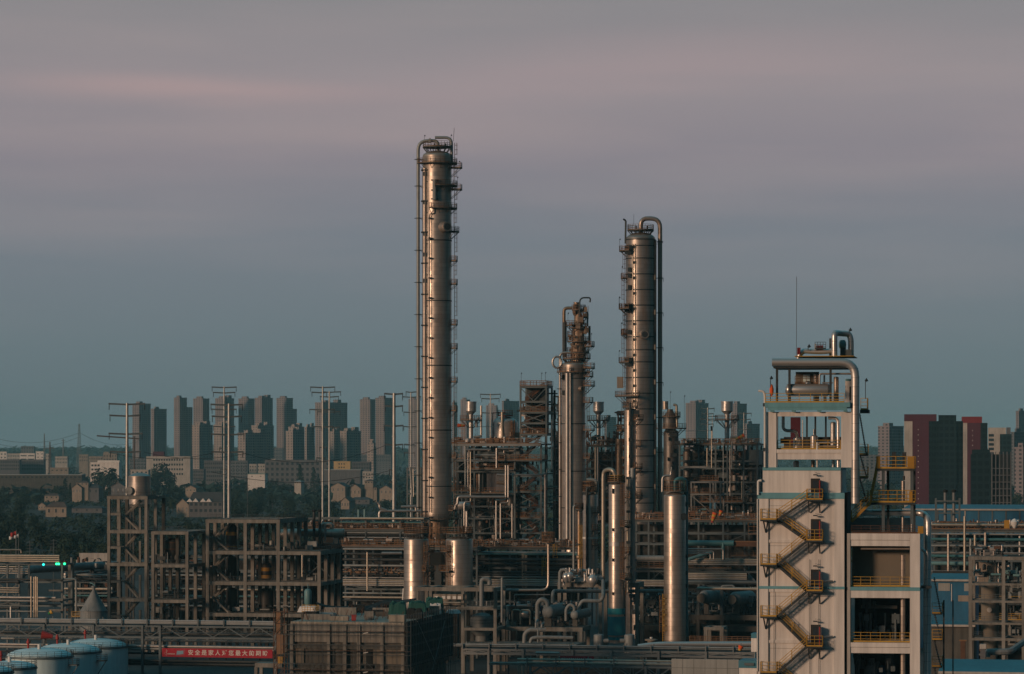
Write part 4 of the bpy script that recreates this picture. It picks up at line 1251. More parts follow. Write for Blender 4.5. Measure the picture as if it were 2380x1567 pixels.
# ------------------------------------------------------------------ pipe rack at the left edge
f = Fr(-6, 690)
t = f.thing('pipe_rack', 'dark steel pipe rack with green lamps at the left edge', 'pipe rack')
def steel_bay(f, t, pxs, vs, levels, m='steel', cw=.32, brace=(), deck=None, rail=None, bw=.3, railm='rail_orange', bottom=0.0):
 us = [f.u(px) for px in pxs]
 top = levels[-1]
 for u in us:
  for v in vs:
   MB().box(u - cw / 2, u + cw / 2, v - cw / 2, v + cw / 2, bottom, top).build('column', m, t)
 for k, z in enumerate(levels):
  b = MB()
  for v in vs:
   for a, c in zip(us, us[1:]): b.box(a + cw / 2 + .003, c - cw / 2 - .003, v - bw / 2, v + bw / 2, z - bw * 1.2, z - .004)
  for u in us:
   for a, c in zip(vs, vs[1:]): b.box(u - bw / 2, u + bw / 2, a + cw / 2 + .003, c - cw / 2 - .003, z - bw * 1.2, z - .004)
  b.build('beam', m, t)
  if deck and k in deck:
   MB().box(us[0] - .2, us[-1] + .2, vs[0] - .25, vs[-1] + .25, z, z + .1).build('deck', 'plate_dark', t)
  if rail and k in rail:
   q = .25
   MB().rail([(us[0] - q + .05, vs[-1] + q, z + .1), (us[0] - q + .05, vs[0] - q, z + .1), (us[-1] + q, vs[0] - q, z + .1), (us[-1] + q, vs[-1] + q, z + .1)], 1.2, 1.5, .07).build('railing', railm, t)
 for (i, k, kind) in brace:
  a, c = us[i], us[i + 1]
  z0 = levels[k - 1] if k > 0 else bottom
  z1 = levels[k] - .4
  v = vs[0]
  if kind in '/x': MB().bar((a, v - .05, z0), (c, v - .05, z1), .18).build('brace', m, t)
  if kind in '\\x': MB().bar((a, v + .05, z1), (c, v + .05, z0), .18).build('brace', m, t)
  if kind == 'v':
   MB().bar((a, v - .05, z1), ((a + c) / 2, v - .05, z0), .16).build('brace', m, t)
   MB().bar((c, v - .05, z1), ((a + c) / 2, v - .05, z0), .16).build('brace', m, t)
  if kind == 'a':
   MB().bar((a, v - .05, z0), ((a + c) / 2, v - .05, z1), .16).build('brace', m, t)
   MB().bar((c, v - .05, z0), ((a + c) / 2, v - .05, z1), .16).build('brace', m, t)
 return us
steel_bay(f, t, (-6, 44.5, 144.5), (0, 6), [f.z(y) for y in (1405, 1392, 1350, 1309)], 'steel', .4, brace=((0, 1, 'x'), (0, 2, 'x'), (0, 3, '/')))
def run(px0, px1, y, D, r, m, label, group=None, v=0.0, name='rack_pipe', base=None):
 """straight pipe along the plant's grid"""
 f = base or Fr(px0, D)
 p0 = f.w(f.u(px0, v), v, f.z(y, f.u(px0, v), v))
 p1 = f.w(f.u(px1, v), v, p0.z)
 return tag(MB().tube([p0, p1], r, 10).build(name, m, None, True, loc=p0), label, 'pipe', group)
for i, y in enumerate((1290.5, 1295, 1299.5, 1304)):
 run(-8, 138, y, 688, .2, 'pipe_tan', 'pale pipe in the stack of four on top of the left edge rack', 'pipes on top of the left edge rack')
for i, (y, m, r) in enumerate(((1317, 'pipe_tan', .16), (1322, 'pipe_silver', .16), (1327, 'pipe_tan', .16), (1332, 'pipe_silver', .14))):
 run(-8, 66, y, 700, r, m, 'pale pipe in the bundle under the green lamps', 'pipe bundle under the green lamps')
for y, x1, r, m, lab in ((1346, 146, .22, 'pipe_dark', 'dark pipe across the left edge rack at mid height'), (1352, 44, .3, 'pipe_dark', 'thick dark pipe at the left edge, mid height'), (1366, 44, .15, 'pipe_tan', 'upper thin tan pipe at the left edge'), (1371, 44, .15, 'pipe_tan', 'middle thin tan pipe at the left edge'), (1376, 44, .15, 'pipe_tan', 'lower thin tan pipe at the left edge'),
     (1388, 130, .3, 'pipe_silver', 'bright silver pipe low on the left edge rack'), (1396, 140, .2, 'pipe_grey', 'grey pipe just under the bright silver one at the left'), (1412, 45, .3, 'pipe_dark', 'dark pipe near the foot of the left edge rack'), (1420, 140, .15, 'pipe_grey', 'thin grey pipe at the foot of the left edge rack')):
 run(-8, x1, y, 689, r, m, lab)
for i, px in enumerate((72.5, 79.5, 83.5, 87)):
 pipe([(px, c3y(608 + 6 * (i % 2)), 684), (px, c3y(1010), 684)], .17, 'upright tan pipe in the row of four before the left edge rack', 'four upright tan pipes', 'pipe_tan', 'standpipe')
pipe([(25, c3y(905), 680), (25, c3y(1015), 680)], .2, 'short bright vent stub near the left edge', None, 'galv', 'vent_pipe')
pipe([(150, c3y(634), 686), (177, c3y(634), 686), (177, c3y(950), 686)], .2, 'grey pipe bent down left of the cone topped silo', None, 'pipe_grey')
for i, zy in enumerate((745, 838, 937)):
 f2 = Fr(114, 686)
 t2 = f2.thing('bracket_beam', 'pale concrete bracket on the rack post, %s of three' % ('top', 'middle', 'lowest')[i], 'beam', 'pale brackets on the rack post')
 MB().box(0, f2.u(147.5), -.4, .2, f2.z(c3y(zy + 8)), f2.z(c3y(zy - 8))).build('arm', 'concrete', t2)
pipe([(48, c3y(625), 715), (50, c3y(580), 715), (66, c3y(540), 720), (250, c3y(495), 760), (480, c3y(470), 780)], 0.9, 'very thick grey pipe sloping up behind the cone topped silo', None, 'vessel_grey', 'duct_pipe', fil=2.5, n=16)
pipe([(150, c3y(610), 740), (250, c3y(565), 760)], .35, 'grey pipe running under the very thick sloping one', None, 'pipe_grey')
pipe([(150, c3y(585), 742), (250, c3y(545), 760)], .25, 'thin grey pipe between the thick sloping one and its lower neighbour', None, 'pipe_silver')
f = Fr(163.5, 700)
t = f.thing('concrete_post', 'tan lit concrete post right of the green lamps', 'post')
MB().box(-.55, .55, 0, 1, 0, f.z(c3y(490))).build('shaft', 'plaster_tan', t)
MB().box(-.8, .8, -.2, 1.2, f.z(c3y(490)) + .003, f.z(c3y(480))).build('cap', 'steel_dark', t)
for i, (px, y, m, lab) in enumerate(((101, 1312.3, 'lamp_aqua', 'aqua glowing lamp, left one under the rack pipes'), (131.5, 1310.8, 'lamp_green', 'green glowing lamp in the middle pair under the rack pipes'), (136.5, 1310.8, 'lamp_green', 'green glowing lamp just left of the rack post'), (150, 1310.5, 'lamp_green', 'green glowing lamp right of the rack post'))):
 f2 = Fr(px, 685)
 t2 = f2.thing('lamp', lab, 'lamp', None, z=f2.z(y))
 MB().lathe([(.02, .26), (.22, .2), (.27, 0), (.2, -.18), (.02, -.24)], 12).build('glass', m, t2, True)
 MB().tube([(0, 0, .25), (0, .1, .9)], .06, 6).build('bracket', 'steel', t2)
# silo with a cone top
f = Fr(218, 676)
t = f.thing('cone_silo', 'grey silo with a tall conical top beside the concrete stair tower', 'silo')
r = 31.5 * 676 / F
MB().lathe([(r, 0), (r, f.z(c3y(945))), (r * .98, f.z(c3y(940))), (.34, f.z(c3y(745))), (.34, f.z(c3y(712))), (.5, f.z(c3y(712))), (.5, f.z(c3y(700))), (.01, f.z(c3y(700)))], 36).build('shell', 'vessel_grey', t, True)
MB().deck(r + .003, r + .1, f.z(c3y(950)), f.z(c3y(943)), 0, 360, 36).build('ring', 'steel_light', t, True)
MB().tube([(.2, 0, f.z(c3y(700))), (-.2, 0, f.z(c3y(680))), (-.9, 0, f.z(c3y(672)))], .13, 8, .3).build('vent', 'vessel_green', t, True)
b = MB().ladder(-.35, -r - .4, 0, f.z(c3y(930)), 1, 0, .5, .05, False)
b.build('ladder', 'steel', t)
f2 = Fr(166, 682)
t2 = f2.thing('access_platform', 'small yellow railed platform at the foot of the cone topped silo', 'platform')
MB().box(0, f2.u(186), 0, 2, f2.z(1435), f2.z(1433)).build('deck', 'plate_dark', t2)
MB().rail([(0, 0, f2.z(1433)), (f2.u(186), 0, f2.z(1433)), (f2.u(186), 2, f2.z(1433))], 1.1, .8).build('railing', 'rail_yellow', t2)
MB().bar((.3, 1, 0), (.3, 1, f2.z(1435)), .2).bar((1.5, 1, 0), (1.5, 1, f2.z(1435)), .2).build('post', 'steel', t2)
# flags
def flag(px, y0, y1, w, m, label, D=760, star=False, sag=.35, dirn=-1):
 f = Fr(px, D, 0)
 t = f.thing('flag', label, 'flag')
 k = D / F
 MB().tube([(0, 0, 0), (0, 0, f.z(y0) + .3)], .06, 6).build('flagpole', 'steel_light', t)
 h, ww = (y1 - y0) * k, w * k
 vs, fs, n = [], [], 8
 for i in range(n + 1):
  s = i / n
  x = dirn * (.07 + ww * s)
  dz = -sag * ww * s ** 1.3 + .08 * math.sin(s * 9)
  yy = .25 * math.sin(s * 7)
  vs += [(x, yy, f.z(y0) + dz), (x, yy, f.z(y0) + dz - h * (1 - .1 * s))]
 for i in range(n): fs.append((2 * i, 2 * i + 1, 2 * i + 3, 2 * i + 2))
 c = MB().add(vs, fs).build('cloth', m, t, True)
 md = c.modifiers.new('thickness', 'SOLIDIFY'); md.thickness = .02
 return t
flag(37.8, c3y(166), c3y(212), 13, 'red_paint', 'red national flag flying on a pole at the far left', star=True)
flag(36.5, c3y(198), c3y(235), 15, 'white_cloth', 'white flag with a red upper edge hanging left of the red flag', D=762)
flag(43.2, c3y(196), c3y(228), 10, 'white_cloth', 'small white flag right of the red flag', D=758)
def service_pole(px, y, D, label):
 f2 = Fr(px, D, 0)
 t2 = f2.thing('service_pole', label, 'pole')
 MB().tube([(0, 0, 0), (0, 0, f2.z(y))], .13, 6).build('pole', 'steel', t2)
 b = MB()
 for q in range(4): b.bar((-.9, 0, f2.z(y) - .5 - q * .9), (.9, 0, f2.z(y) - .5 - q * .9), .12)
 b.build('cross_arm', 'steel', t2)
service_pole(124.5, c3y(240), 900, 'service pole with short crossarms in the left woods')
service_pole(69.5, c3y(255), 900, 'lower service pole left of its twin in the left woods')
service_pole(575, ay(1085), 1100, 'dark service pole with fittings above the widest concrete frame')
pipe([(-5, c3y(346), 720), (49, c3y(346), 720), (49.5, c3y(380), 720)], .16, 'thin pale pipe above the left edge rack', None, 'pipe_tan')
f = Fr(184, 1250, 4)
t = f.thing('low_wall', 'pale low boundary wall left of the concrete stair tower', 'wall')
MB().box(0, f.u(250), 0, .5, 0, f.z(c3y(378))).build('wall', 'plaster_pale', t)
# wind socks
def socks(px, y, L, ang, D, bands, label, r=.42, post=True):
 """striped wind sock; ang: degrees below the horizontal, pointing right if L > 0"""
 f = Fr(px, D, 0)
 t = f.thing('wind_sock', label, 'wind sock', z=f.z(y))
 k = D / F
 L = L * k
 ca, sa = math.cos(R(ang)), math.sin(R(ang))
 n = len(bands)
 for i, m in enumerate(bands):
  a, b = i / n, (i + 1) / n
  r0, r1 = r * (1 - .55 * a), r * (1 - .55 * b)
  MB().tube([(L * a * ca, 0, -abs(L) * a * sa), (L * b * ca, 0, -abs(L) * b * sa)], r0, 10, taper=r1).build('band', m, t, True)
 if post: MB().bar((0, 0, -3.2), (0, 0, .5), .07).build('mast', 'steel', t)
 return t
socks(97, c3y(1178), 26, 10, 628, ('red_paint', 'red_paint'), 'red wind sock above the white tanks', .95, True)
socks(121, c3y(955), -10, 30, 680, ('yellow_cloth', 'green_cloth'), 'small green and yellow cloth tied to the left rack', .5, True)
# ------------------------------------------------------------------ columns
def platform(t, r, z, a0, a1, w=1.25, rail='rail_orange', br=True, inner=None, m='plate_dark', h=1.2):
 p = MB()
 p.deck(inner if inner is not None else r + .02, r + w, z - .16, z, a0, a1)
 if br:
  n = max(2, int(abs(a1 - a0) / 30))
  for i in range(n + 1):
   a = R(a0 + (a1 - a0) * i / n)
   c, s = math.cos(a), math.sin(a)
   p.bar((c * (r + w * .9), s * (r + w * .9), z - .17), (c * (r + .02), s * (r + .02), z - .17 - w * .8), .1)
 o = p.build('platform', m, t)
 ra = MB().arcrail(r + w - .06, z, a0, a1, h, .07)
 if abs(a1 - a0) < 330:
  for a in (a0, a1):
   c, s = math.cos(R(a)), math.sin(R(a))
   ra.rail([(c * (r + .1), s * (r + .1), z), (c * (r + w), s * (r + w), z)], h, 9, .07)
 ra.build('railing', rail, o)
 return o
def toplat(t, r, rp, z0, z, rail='rail_orange'):
 """platform over the head, on splayed legs"""
 p = MB()
 p.lathe([(.3, z - .22), (rp, z - .22), (rp, z), (.3, z)], 28)
 for k in range(14):
  a = 2 * PI * k / 14 + .1
  p.bar((math.cos(a) * rp * .97, math.sin(a) * rp * .97, z - .22), (math.cos(a) * rp * .72, math.sin(a) * rp * .72, z0), .16)
 o = p.build('top_platform', 'plate_dark', t)
 MB().arcrail(rp - .06, z, 0, 360, 1.25, .07).build('railing', rail, o)
 return o
def shell(t, r, zb, zt, hh, m, n=40, seams=(), skirt=None, name='shell'):
 """cylindrical vessel with an elliptical head of height hh"""
 prof = [(r, zb), (r, zt)] + [(r * math.cos(a), zt + hh * math.sin(a)) for a in [i * PI / 2 / 7 for i in range(1, 7)]] + [(.01, zt + hh)]
 o = MB().lathe(prof, n).build(name, m, t, True)
 if seams:
  b = MB()
  for z in seams: b.deck(r + .003, r + .09, z - .13, z + .13, 0, 360, n)
  b.build('seam_band', 'steel_dark', o, True)
 return o
def lamps(t, spots, m='steel_dark'):
 for (x, y, z, h) in spots:
  b = MB().bar((x, y, z), (x, y, z + h), .07).bar((x, y, z + h), (x + .25, y, z + h), .07)
  b.lathe([(.02, z + h - .1), (.2, z + h), (.02, z + h + .28)], 8, x + .1, y)
  b.build('lamp_post', m, t)
def riser(t, path, r, m, rings=(), name='riser_pipe', fil=None, n=14, clampdir=None):
 o = MB().tube(path, r, n, fil if fil is not None else r * 3.2).build(name, m, t, True)
 if rings:
  b = MB()
  x, y = rings[0][0], rings[0][1]
  for (x, y, z, L) in rings:
   b.deck(r + .003, r + .22, z - .1, z + .1, 0, 360, 14, x, y)
   b.bar((x - r - .5, y, z), (x + r + L, y, z), .16)
   b.bar((x + r + .2, y, z - .1), (x + r + L, y, z - .8), .1)
  b.build('pipe_clamp', 'steel_dark', o)
 return o
def manway(t, r, a, z, rad, L=1.3, m='clad'):
 c, s = math.cos(R(a)), math.sin(R(a))
 p0, p1 = Vector((c * (r - .4), s * (r - .4), z)), Vector((c * (r + L), s * (r + L), z))
 o = MB().tube([p0, p0.lerp(p1, .7)], rad * 1.25, 20, taper=rad).tube([p0.lerp(p1, .68), p1], rad, 20).build('manway', m, t, True)
 e = p1 + Vector((c * .02, s * .02, 0))
 MB().tube([p1 + Vector((c, s, 0)) * .003, e], rad * .72, 16).build('cover', 'steel_dark', o)
 b = MB()
 for k in range(16):
  q = 2 * PI * k / 16
  up, sd = Vector((0, 0, 1)), Vector((-s, c, 0))
  w = p1 + up * (rad * .9 * math.sin(q)) + sd * (rad * .9 * math.cos(q))
  b.bar(w, w + Vector((c, s, 0)) * .08, .1)
 b.build('bolt_ring', 'steel', o)
# --- the tallest column
D1 = 770
f = Fr(1015.5, D1, 0)
K1 = D1 / F
t = f.thing('distillation_column', 'tallest insulated steel column with an arched pipe on its top', 'column')
def e5(zx): return (867.4 + zx / 5.618)
def e5y(zy): return (278.8 + zy / 5.618)
hx = lambda px: (px - 1015.5) * K1
r1 = 33.6 * K1
zt = f.z(e5y(475)); hh = f.z(e5y(405)) - zt
def cladcol(t, r, z0, z1, n=40): pass
shell(t, r1, f.z(1205), zt, hh, 'clad', 48, [f.z(y) for y in (560, 700, 850, 1000, 1130)])
MB().lathe([(r1 * .78, 0), (r1 * .78, f.z(1235)), (r1 * .8, f.z(1205.5))], 40).build('skirt', 'clad_rust', t, True)
toplat(t, r1, r1 * 1.0, zt + hh * .72, f.z(e5y(355)))
platform(t, r1, f.z(e5y(572)), -178, 60, 1.4)
platform(t, r1, f.z(e5y(865)), -95, 40, 1.4)
platform(t, r1, f.z(e5y(1160)), -112, 45, 1.4)
for y in (e5y(628), e5y(912)):
 p = platform(t, r1, f.z(y), -22, 14, 2.6)
platform(t, r1, f.z(e5y(1465)), -35, 10, 1.9)
for y in (607, 661, 755, 810, 888, 955, 1063): platform(t, r1, f.z(y), -24, 12, 1.5)
platform(t, r1, f.z(1206), -175, 20, 1.8)
platform(t, r1 * .8, f.z(1186), -40, 10, 2.2)
lad = MB()
lv = [e5y(355), e5y(572), e5y(865), e5y(1160), e5y(1465), 607, 661, 755, 810, 888, 955, 1063, 1200]
for i, (a, b) in enumerate(zip(lv, lv[1:])):
 q = R(-14 if i % 2 else -5)
 MB().ladder(math.cos(q) * (r1 + .75), math.sin(q) * (r1 + .75), f.z(b), f.z(a), -math.sin(q), math.cos(q), .6, .07).build('ladder', 'rail_orange', t)
xo = hx(e5(585))
riser(t, [(hx(e5(845)), -.3, zt + hh), (hx(e5(845)), -.3, f.z(e5y(275))), (xo, -.3, f.z(e5y(275))), (xo, -.3, f.z(1222))], 22 / 5.618 * K1, 'pipe_grey',
 [(xo, -.3, f.z(e5y(y)), 1.0) for y in (520,)] + [(xo, -.3, f.z(e5y(867 + 419 * i)), .9) for i in range(11)], 'overhead_pipe', 3.3, 18)
x2 = hx(e5(665))
riser(t, [(x2, -1.2, f.z(e5y(600))), (x2, -1.2, f.z(1230))], .24, 'pipe_grey', [(x2, -1.2, f.z(e5y(660 + 404 * i)), 1.2) for i in range(12)], 'riser_pipe')
x3 = hx(e5(712))
riser(t, [(x3, -2.4, f.z(e5y(640))), (x3, -2.4, f.z(1232))], .14, 'pipe_tan', [(x3, -2.4, f.z(e5y(820 + 404 * i)), .5) for i in range(11)], 'riser_pipe')
x4 = hx(988.5)
riser(t, [(x4, -1.9, f.z(e5y(640))), (x4, -1.9, f.z(1210))], .72, 'clad_dark', (), 'riser_pipe')
b = MB()
for z in [f.z(e5y(660 + 404 * i)) for i in range(12)]:
 b.box(hx(979), hx(998), -2.8, -.4, z - .25, z)
b.build('pipe_bracket', 'steel_dark', t)
riser(t, [(hx(e5(805)), -.6, f.z(e5y(235))), (hx(e5(1022)), -.6, f.z(e5y(235))), (hx(e5(1022)), -.6, f.z(e5y(560)))], .36, 'pipe_grey', (), 'vent_pipe', 1.6)
xs = hx(e5(807))
riser(t, [(xs, -r1 - .5, f.z(e5y(800))), (xs, -r1 - .5, f.z(e5y(1060)))], .5, 'vessel_grey', (), 'level_bridle')
b = MB()
for y in (805, 935, 1050): b.bar((xs - .9, -r1 - .5, f.z(e5y(y))), (xs + 1.0, -r1 - .3, f.z(e5y(y))), .3)
b.build('valve', 'steel_dark', t)
riser(t, [(hx(e5(742)), -r1 - .15, f.z(1190)), (hx(e5(742)), -r1 - .15, f.z(e5y(1240))), (hx(e5(805)), -r1 - .1, f.z(e5y(1240))), (hx(e5(805)), -r1 - .1, f.z(e5y(1160)))], .13, 'steel_dark', (), 'small_pipe', .4, 8)
b = MB()
for i in range(18): b.box(hx(e5(726)), hx(e5(764)), -r1 - .5, -r1 + .35, f.z(e5y(1300 + 259 * i)) - .15, f.z(e5y(1300 + 259 * i)) + .2)
b.build('pipe_guide', 'steel_dark', t)
manway(t, r1, -60, f.z(e5y(1410)), 1.15, 1.7)
b = MB()
for k in range(12):
 z = f.z(e5y(700)) - k * .2
for y in (690, 1060, 1470, 1740, 2080):
 b.box(hx(e5(655)), hx(e5(722)), -2.6, -1.9, f.z(e5y(y)) - 1.0, f.z(e5y(y)))
b.build('junction_box', 'steel_dark', t)
MB().bar((hx(e5(1043)), 0, f.z(e5y(280))), (hx(e5(1056)), 0, f.z(e5y(108))), .09).build('lightning_rod', 'steel_dark', t)
lamps(t, [(hx(e5(668)), -.5, f.z(e5y(300)), 1.6), (hx(e5(1015)), -.6, f.z(e5y(300)), 1.7), (hx(e5(1097)), -.5, f.z(e5y(865)), 2.0), (hx(e5(1120)), -.5, f.z(e5y(628)), 1.4)])
b = MB().bar((hx(e5(740)), -.3, f.z(e5y(275))), (hx(e5(740)), -.3, f.z(e5y(240))), .3).box(hx(e5(722)), hx(e5(756)), -1.0, .3, f.z(e5y(300)), f.z(e5y(255)))
b.build('flange', 'pipe_grey', t)
b = MB()
for x in (803, 944): b.box(hx(e5(x)) - .18, hx(e5(x)) + .18, -2.2, -1.8, f.z(e5y(355)), f.z(e5y(320)))
b.build('valve', 'steel_dark', t)
# --- second tall column, right
D2 = 758
K2 = D2 / F
CXp = 1488.2
f = Fr(CXp, D2, 0)
t = f.thing('distillation_column', 'second tallest column with dark banded cladding and an arched pipe on its right', 'column')
def g8(zx): return 1394 + zx / 4.2168
def g8y(zy): return 464.7 + zy / 4.2168
hx = lambda px: (px - CXp) * K2
r2 = 34.4 * K2
zt = f.z(g8y(390)); hh = f.z(g8y(318)) - zt
seams = [f.z(g8y(y)) for y in (392, 455, 578, 733, 886, 1038, 1190, 1345, 1473)] + [f.z(842 + 36.3 * i) for i in range(12)]
shell(t, r2, 0, zt, hh, 'clad_dark', 48, seams)
toplat(t, r2, r2 * .9, zt + hh * .7, f.z(g8y(296)))
xo = hx(g8(588))
riser(t, [(hx(g8(400)), 0, zt + hh), (hx(g8(400)), 0, f.z(g8y(183))), (xo, 0, f.z(g8y(183))), (xo, 0, f.z(1245))], 22 / 4.2168 * K2, 'clad_dark',
 [(xo, 0, f.z(g8y(y)), -2.2) for y in (412,)] + [(xo, 0, f.z(g8y(768 + 341 * i)), .3) for i in range(9)], 'overhead_pipe', 3.6, 18)
xb = hx(g8(538))
riser(t, [(xb, -1.5, f.z(g8y(400))), (xb, -1.5, f.z(1255))], .3, 'pipe_dark', (), 'riser_pipe')
xl = hx(g8(318))
riser(t, [(xl, -r2 * .82, f.z(g8y(440))), (xl, -r2 * .82, f.z(1258))], .22, 'pipe_tan', (), 'riser_pipe')
b = MB()
for i in range(20): b.box(xl - .05, xl + .75, -r2 * .82 - .5, -r2 * .8, f.z(g8y(470 + 150.5 * i)) - .3, f.z(g8y(470 + 150.5 * i)) + .3)
b.build('pipe_guide', 'steel_dark', t)
xq = hx(g8(340))
riser(t, [(xq, -r2 * .92, f.z(g8y(440))), (xq, -r2 * .92, f.z(1258))], .16, 'pipe_tan', (), 'riser_pipe')
b = MB()
for i in range(10):
 b.box(hx(g8(524)), hx(g8(540)), -2.0, -1.0, f.z(g8y(755 + 341 * i)) - .8, f.z(g8y(755 + 341 * i)) + .4)
b.build('support_lug', 'plaster_tan', t)
MB().add([(hx(g8(522)), -1.6, f.z(g8y(460))), (hx(g8(556)), -1.6, f.z(g8y(465))), (hx(g8(522)), -1.6, f.z(g8y(510))), (hx(g8(522)), -1.4, f.z(g8y(460))), (hx(g8(556)), -1.4, f.z(g8y(465))), (hx(g8(522)), -1.4, f.z(g8y(510)))], [(0, 2, 1), (3, 4, 5), (0, 1, 4, 3), (1, 2, 5, 4), (2, 0, 3, 5)]).build('gusset', 'plaster_tan', t)
for y, a0, a1, w in ((g8y(502), 150, 235, 1.6), (g8y(770), 165, 205, 1.2), (g8y(1068), 150, 235, 1.6), (g8y(1322), 165, 205, 1.2), (718 + 0, 150, 235, 1.7), (776.5, 165, 205, 1.1), (842.5, 150, 235, 1.7), (921, 145, 262, 2.6), (1002, 150, 215, 2.2)):
 platform(t, r2, f.z(y), a0, a1, w, 'rail_orange')
for y in (1035, 1095, 1150): platform(t, r2, f.z(y), 225, 268, 1.1, 'rail_orange')
lv = [g8y(500), g8y(770), g8y(1068), g8y(1322), 718, 776.5, 842.5, 921, 1002, 1095, 1200, 1262]
for i, (a, b) in enumerate(zip(lv, lv[1:])):
 q = R(196 if i % 2 else 206)
 MB().ladder(math.cos(q) * (r2 + .55), math.sin(q) * (r2 + .55), f.z(b), f.z(a), -math.sin(q), math.cos(q), .6, .07).build('ladder', 'rust', t)
MB().box(hx(1433), hx(1448), -1.2, -1.0, f.z(902.5), f.z(876)).build('wind_screen', 'plaster_tan', t)
b = MB()
for y in (690, 748, 862, 1080, 1300): b.box(hx(g8(268)), hx(g8(300)), -r2 * .9, -r2 * .75, f.z(g8y(y)) - .5, f.z(g8y(y)) + .5)
b.build('junction_box', 'steel_dark', t)
b = MB()
for z in (g8y(500), g8y(1066), 718, 842): b.box(hx(g8(240)), hx(g8(310)), -r2 * .95, -r2 * .6, f.z(z) - .9, f.z(z) + 1.0)
b.build('valve', 'steel_dark', t)
manway(t, r2, -80, f.z(779), 1.0, 1.4)
riser(t, [(hx(g8(248)), -.4, f.z(g8y(430))), (hx(g8(252)), -.4, f.z(g8y(205))), (hx(g8(226)), -.4, f.z(g8y(190)))], .22, 'steel_dark', (), 'davit', .5, 8)
MB().bar((hx(g8(330)), 0, f.z(g8y(250))), (hx(g8(331)), 0, f.z(g8y(140))), .07).build('lightning_rod', 'steel_dark', t)
lamps(t, [(hx(g8(191)), -1, f.z(g8y(500)), 2.6), (hx(g8(214)), -1, f.z(g8y(770)), 2.6), (hx(g8(188)), -1, f.z(g8y(1068)), 2.6), (hx(g8(207)), -1, f.z(g8y(1320)), 2.6), (hx(1438), -1, f.z(718), 2.6), (hx(1438), -1, f.z(842), 2.6), (hx(1443), -1, f.z(776), 2.4)])
b = MB()
for x in (350, 460): b.box(hx(g8(x)) - .2, hx(g8(x)) + .2, -2.4, -2.0, f.z(g8y(296)), f.z(g8y(262)))
b.build('valve', 'steel_dark', t)
# --- middle column with the slim rusty column behind it
def i9(zx): return 1208 + zx / 4.599
def i9y(zy): return 650.5 + zy / 4.599
D3 = 762
K3 = D3 / F
CX3 = 1332.2
f = Fr(CX3, D3, 0)
hx = lambda px: (px - CX3) * K3
t = f.thing('distillation_column', 'middle column in front of a slim rusty one, pipe loop at its top left', 'column')
r3 = 28 * K3
zt = f.z(i9y(912)); hh = f.z(i9y(868)) - zt
shell(t, r3, 0, zt, hh, 'clad', 44, [f.z(y) for y in (880, 985, 1095, 1180)])
toplat(t, r3, 25.5 * K3, zt + hh * .6, f.z(i9y(843)))
platform(t, r3, f.z(i9y(988)), -165, 30, 1.1)
xo = hx(i9(427))
riser(t, [(hx(i9(540)), -.3, f.z(i9y(778))), (xo, -.3, f.z(i9y(778))), (xo, -.3, f.z(1258))], 13 / 4.599 * K3, 'pipe_silver', [(xo, -.3, f.z(i9y(988)), .6)] + [(xo, -.3, f.z(904 + 62.5 * i), .5) for i in range(6)], 'overhead_pipe', 2.4)
xm = hx(1324.5)
riser(t, [(xm + .3, -r3 - .35, f.z(i9y(945))), (xm, -r3 - .35, f.z(i9y(945))), (xm, -r3 - .35, f.z(1256))], .22, 'pipe_silver', (), 'riser_pipe', .4)
riser(t, [(hx(1317.8), -r3 - .0, f.z(i9y(1000))), (hx(1317.8), -r3 - .0, f.z(1254))], .62, 'pipe_silver', (), 'riser_pipe')
b = MB()
for k in range(22):
 a0, a1 = 2 * PI * k / 22, 2 * PI * (k + 1) / 22
 b.tube([(hx(i9(395)) + 1.05 * math.cos(a0), -1, f.z(i9y(882)) + 1.35 * math.sin(a0)), (hx(i9(395)) + 1.05 * math.cos(a1), -1, f.z(i9y(882)) + 1.35 * math.sin(a1))], .27, 8)
b.build('pipe_loop', 'pipe_silver', t, True)
manway(t, r3, -55, f.z(i9y(1165)), .55, .8)
for i, y in enumerate((i9y(945), i9y(1035), i9y(1135), i9y(1310), 1000, 1065, 1130, 1195)): platform(t, r3, f.z(y), -38, 15, 1.9 if i % 2 else 2.3)
lv = [i9y(843), i9y(945), i9y(1035), i9y(1135), i9y(1310), 1000, 1065, 1130, 1195, 1255]
for i, (a, b) in enumerate(zip(lv, lv[1:])):
 q = R(-30 if i % 2 else -18)
 MB().ladder(math.cos(q) * (r3 + .5), math.sin(q) * (r3 + .5), f.z(b), f.z(a), -math.sin(q), math.cos(q), .6, .07).build('ladder', 'rust', t)
b = MB()
for y in (1040, 450 + 600, 570 + 640): b.box(hx(i9(450)), hx(i9(480)), -r3 * .9, -r3 * .5, f.z(i9y(y)) - .5, f.z(i9y(y)) + .6)
b.build('junction_box', 'steel_dark', t)
D4 = 790
K4 = D4 / F
CX4 = 1343.5
f = Fr(CX4, D4, 0)
hx = lambda px: (px - CX4) * K4
t = f.thing('slim_column', 'slim rusty column crowded with platforms behind the middle column', 'column')
ra, rb, rc = 10 * K4, 14.5 * K4, 17.5 * K4
MB().lathe([(rc, f.z(860)), (rc, f.z(i9y(720))), (rb, f.z(i9y(700))), (rb, f.z(i9y(510))), (rb * .9, f.z(i9y(500))), (ra, f.z(i9y(480))), (ra, f.z(i9y(380))), (ra * .8, f.z(i9y(365))), (ra * .8, f.z(i9y(330))), (.01, f.z(i9y(318)))], 30).build('shell', 'clad_rust', t, True)
MB().lathe([(rc * .9, 0), (rc * .9, f.z(860.5))], 24).build('skirt', 'clad_dark', t, True)
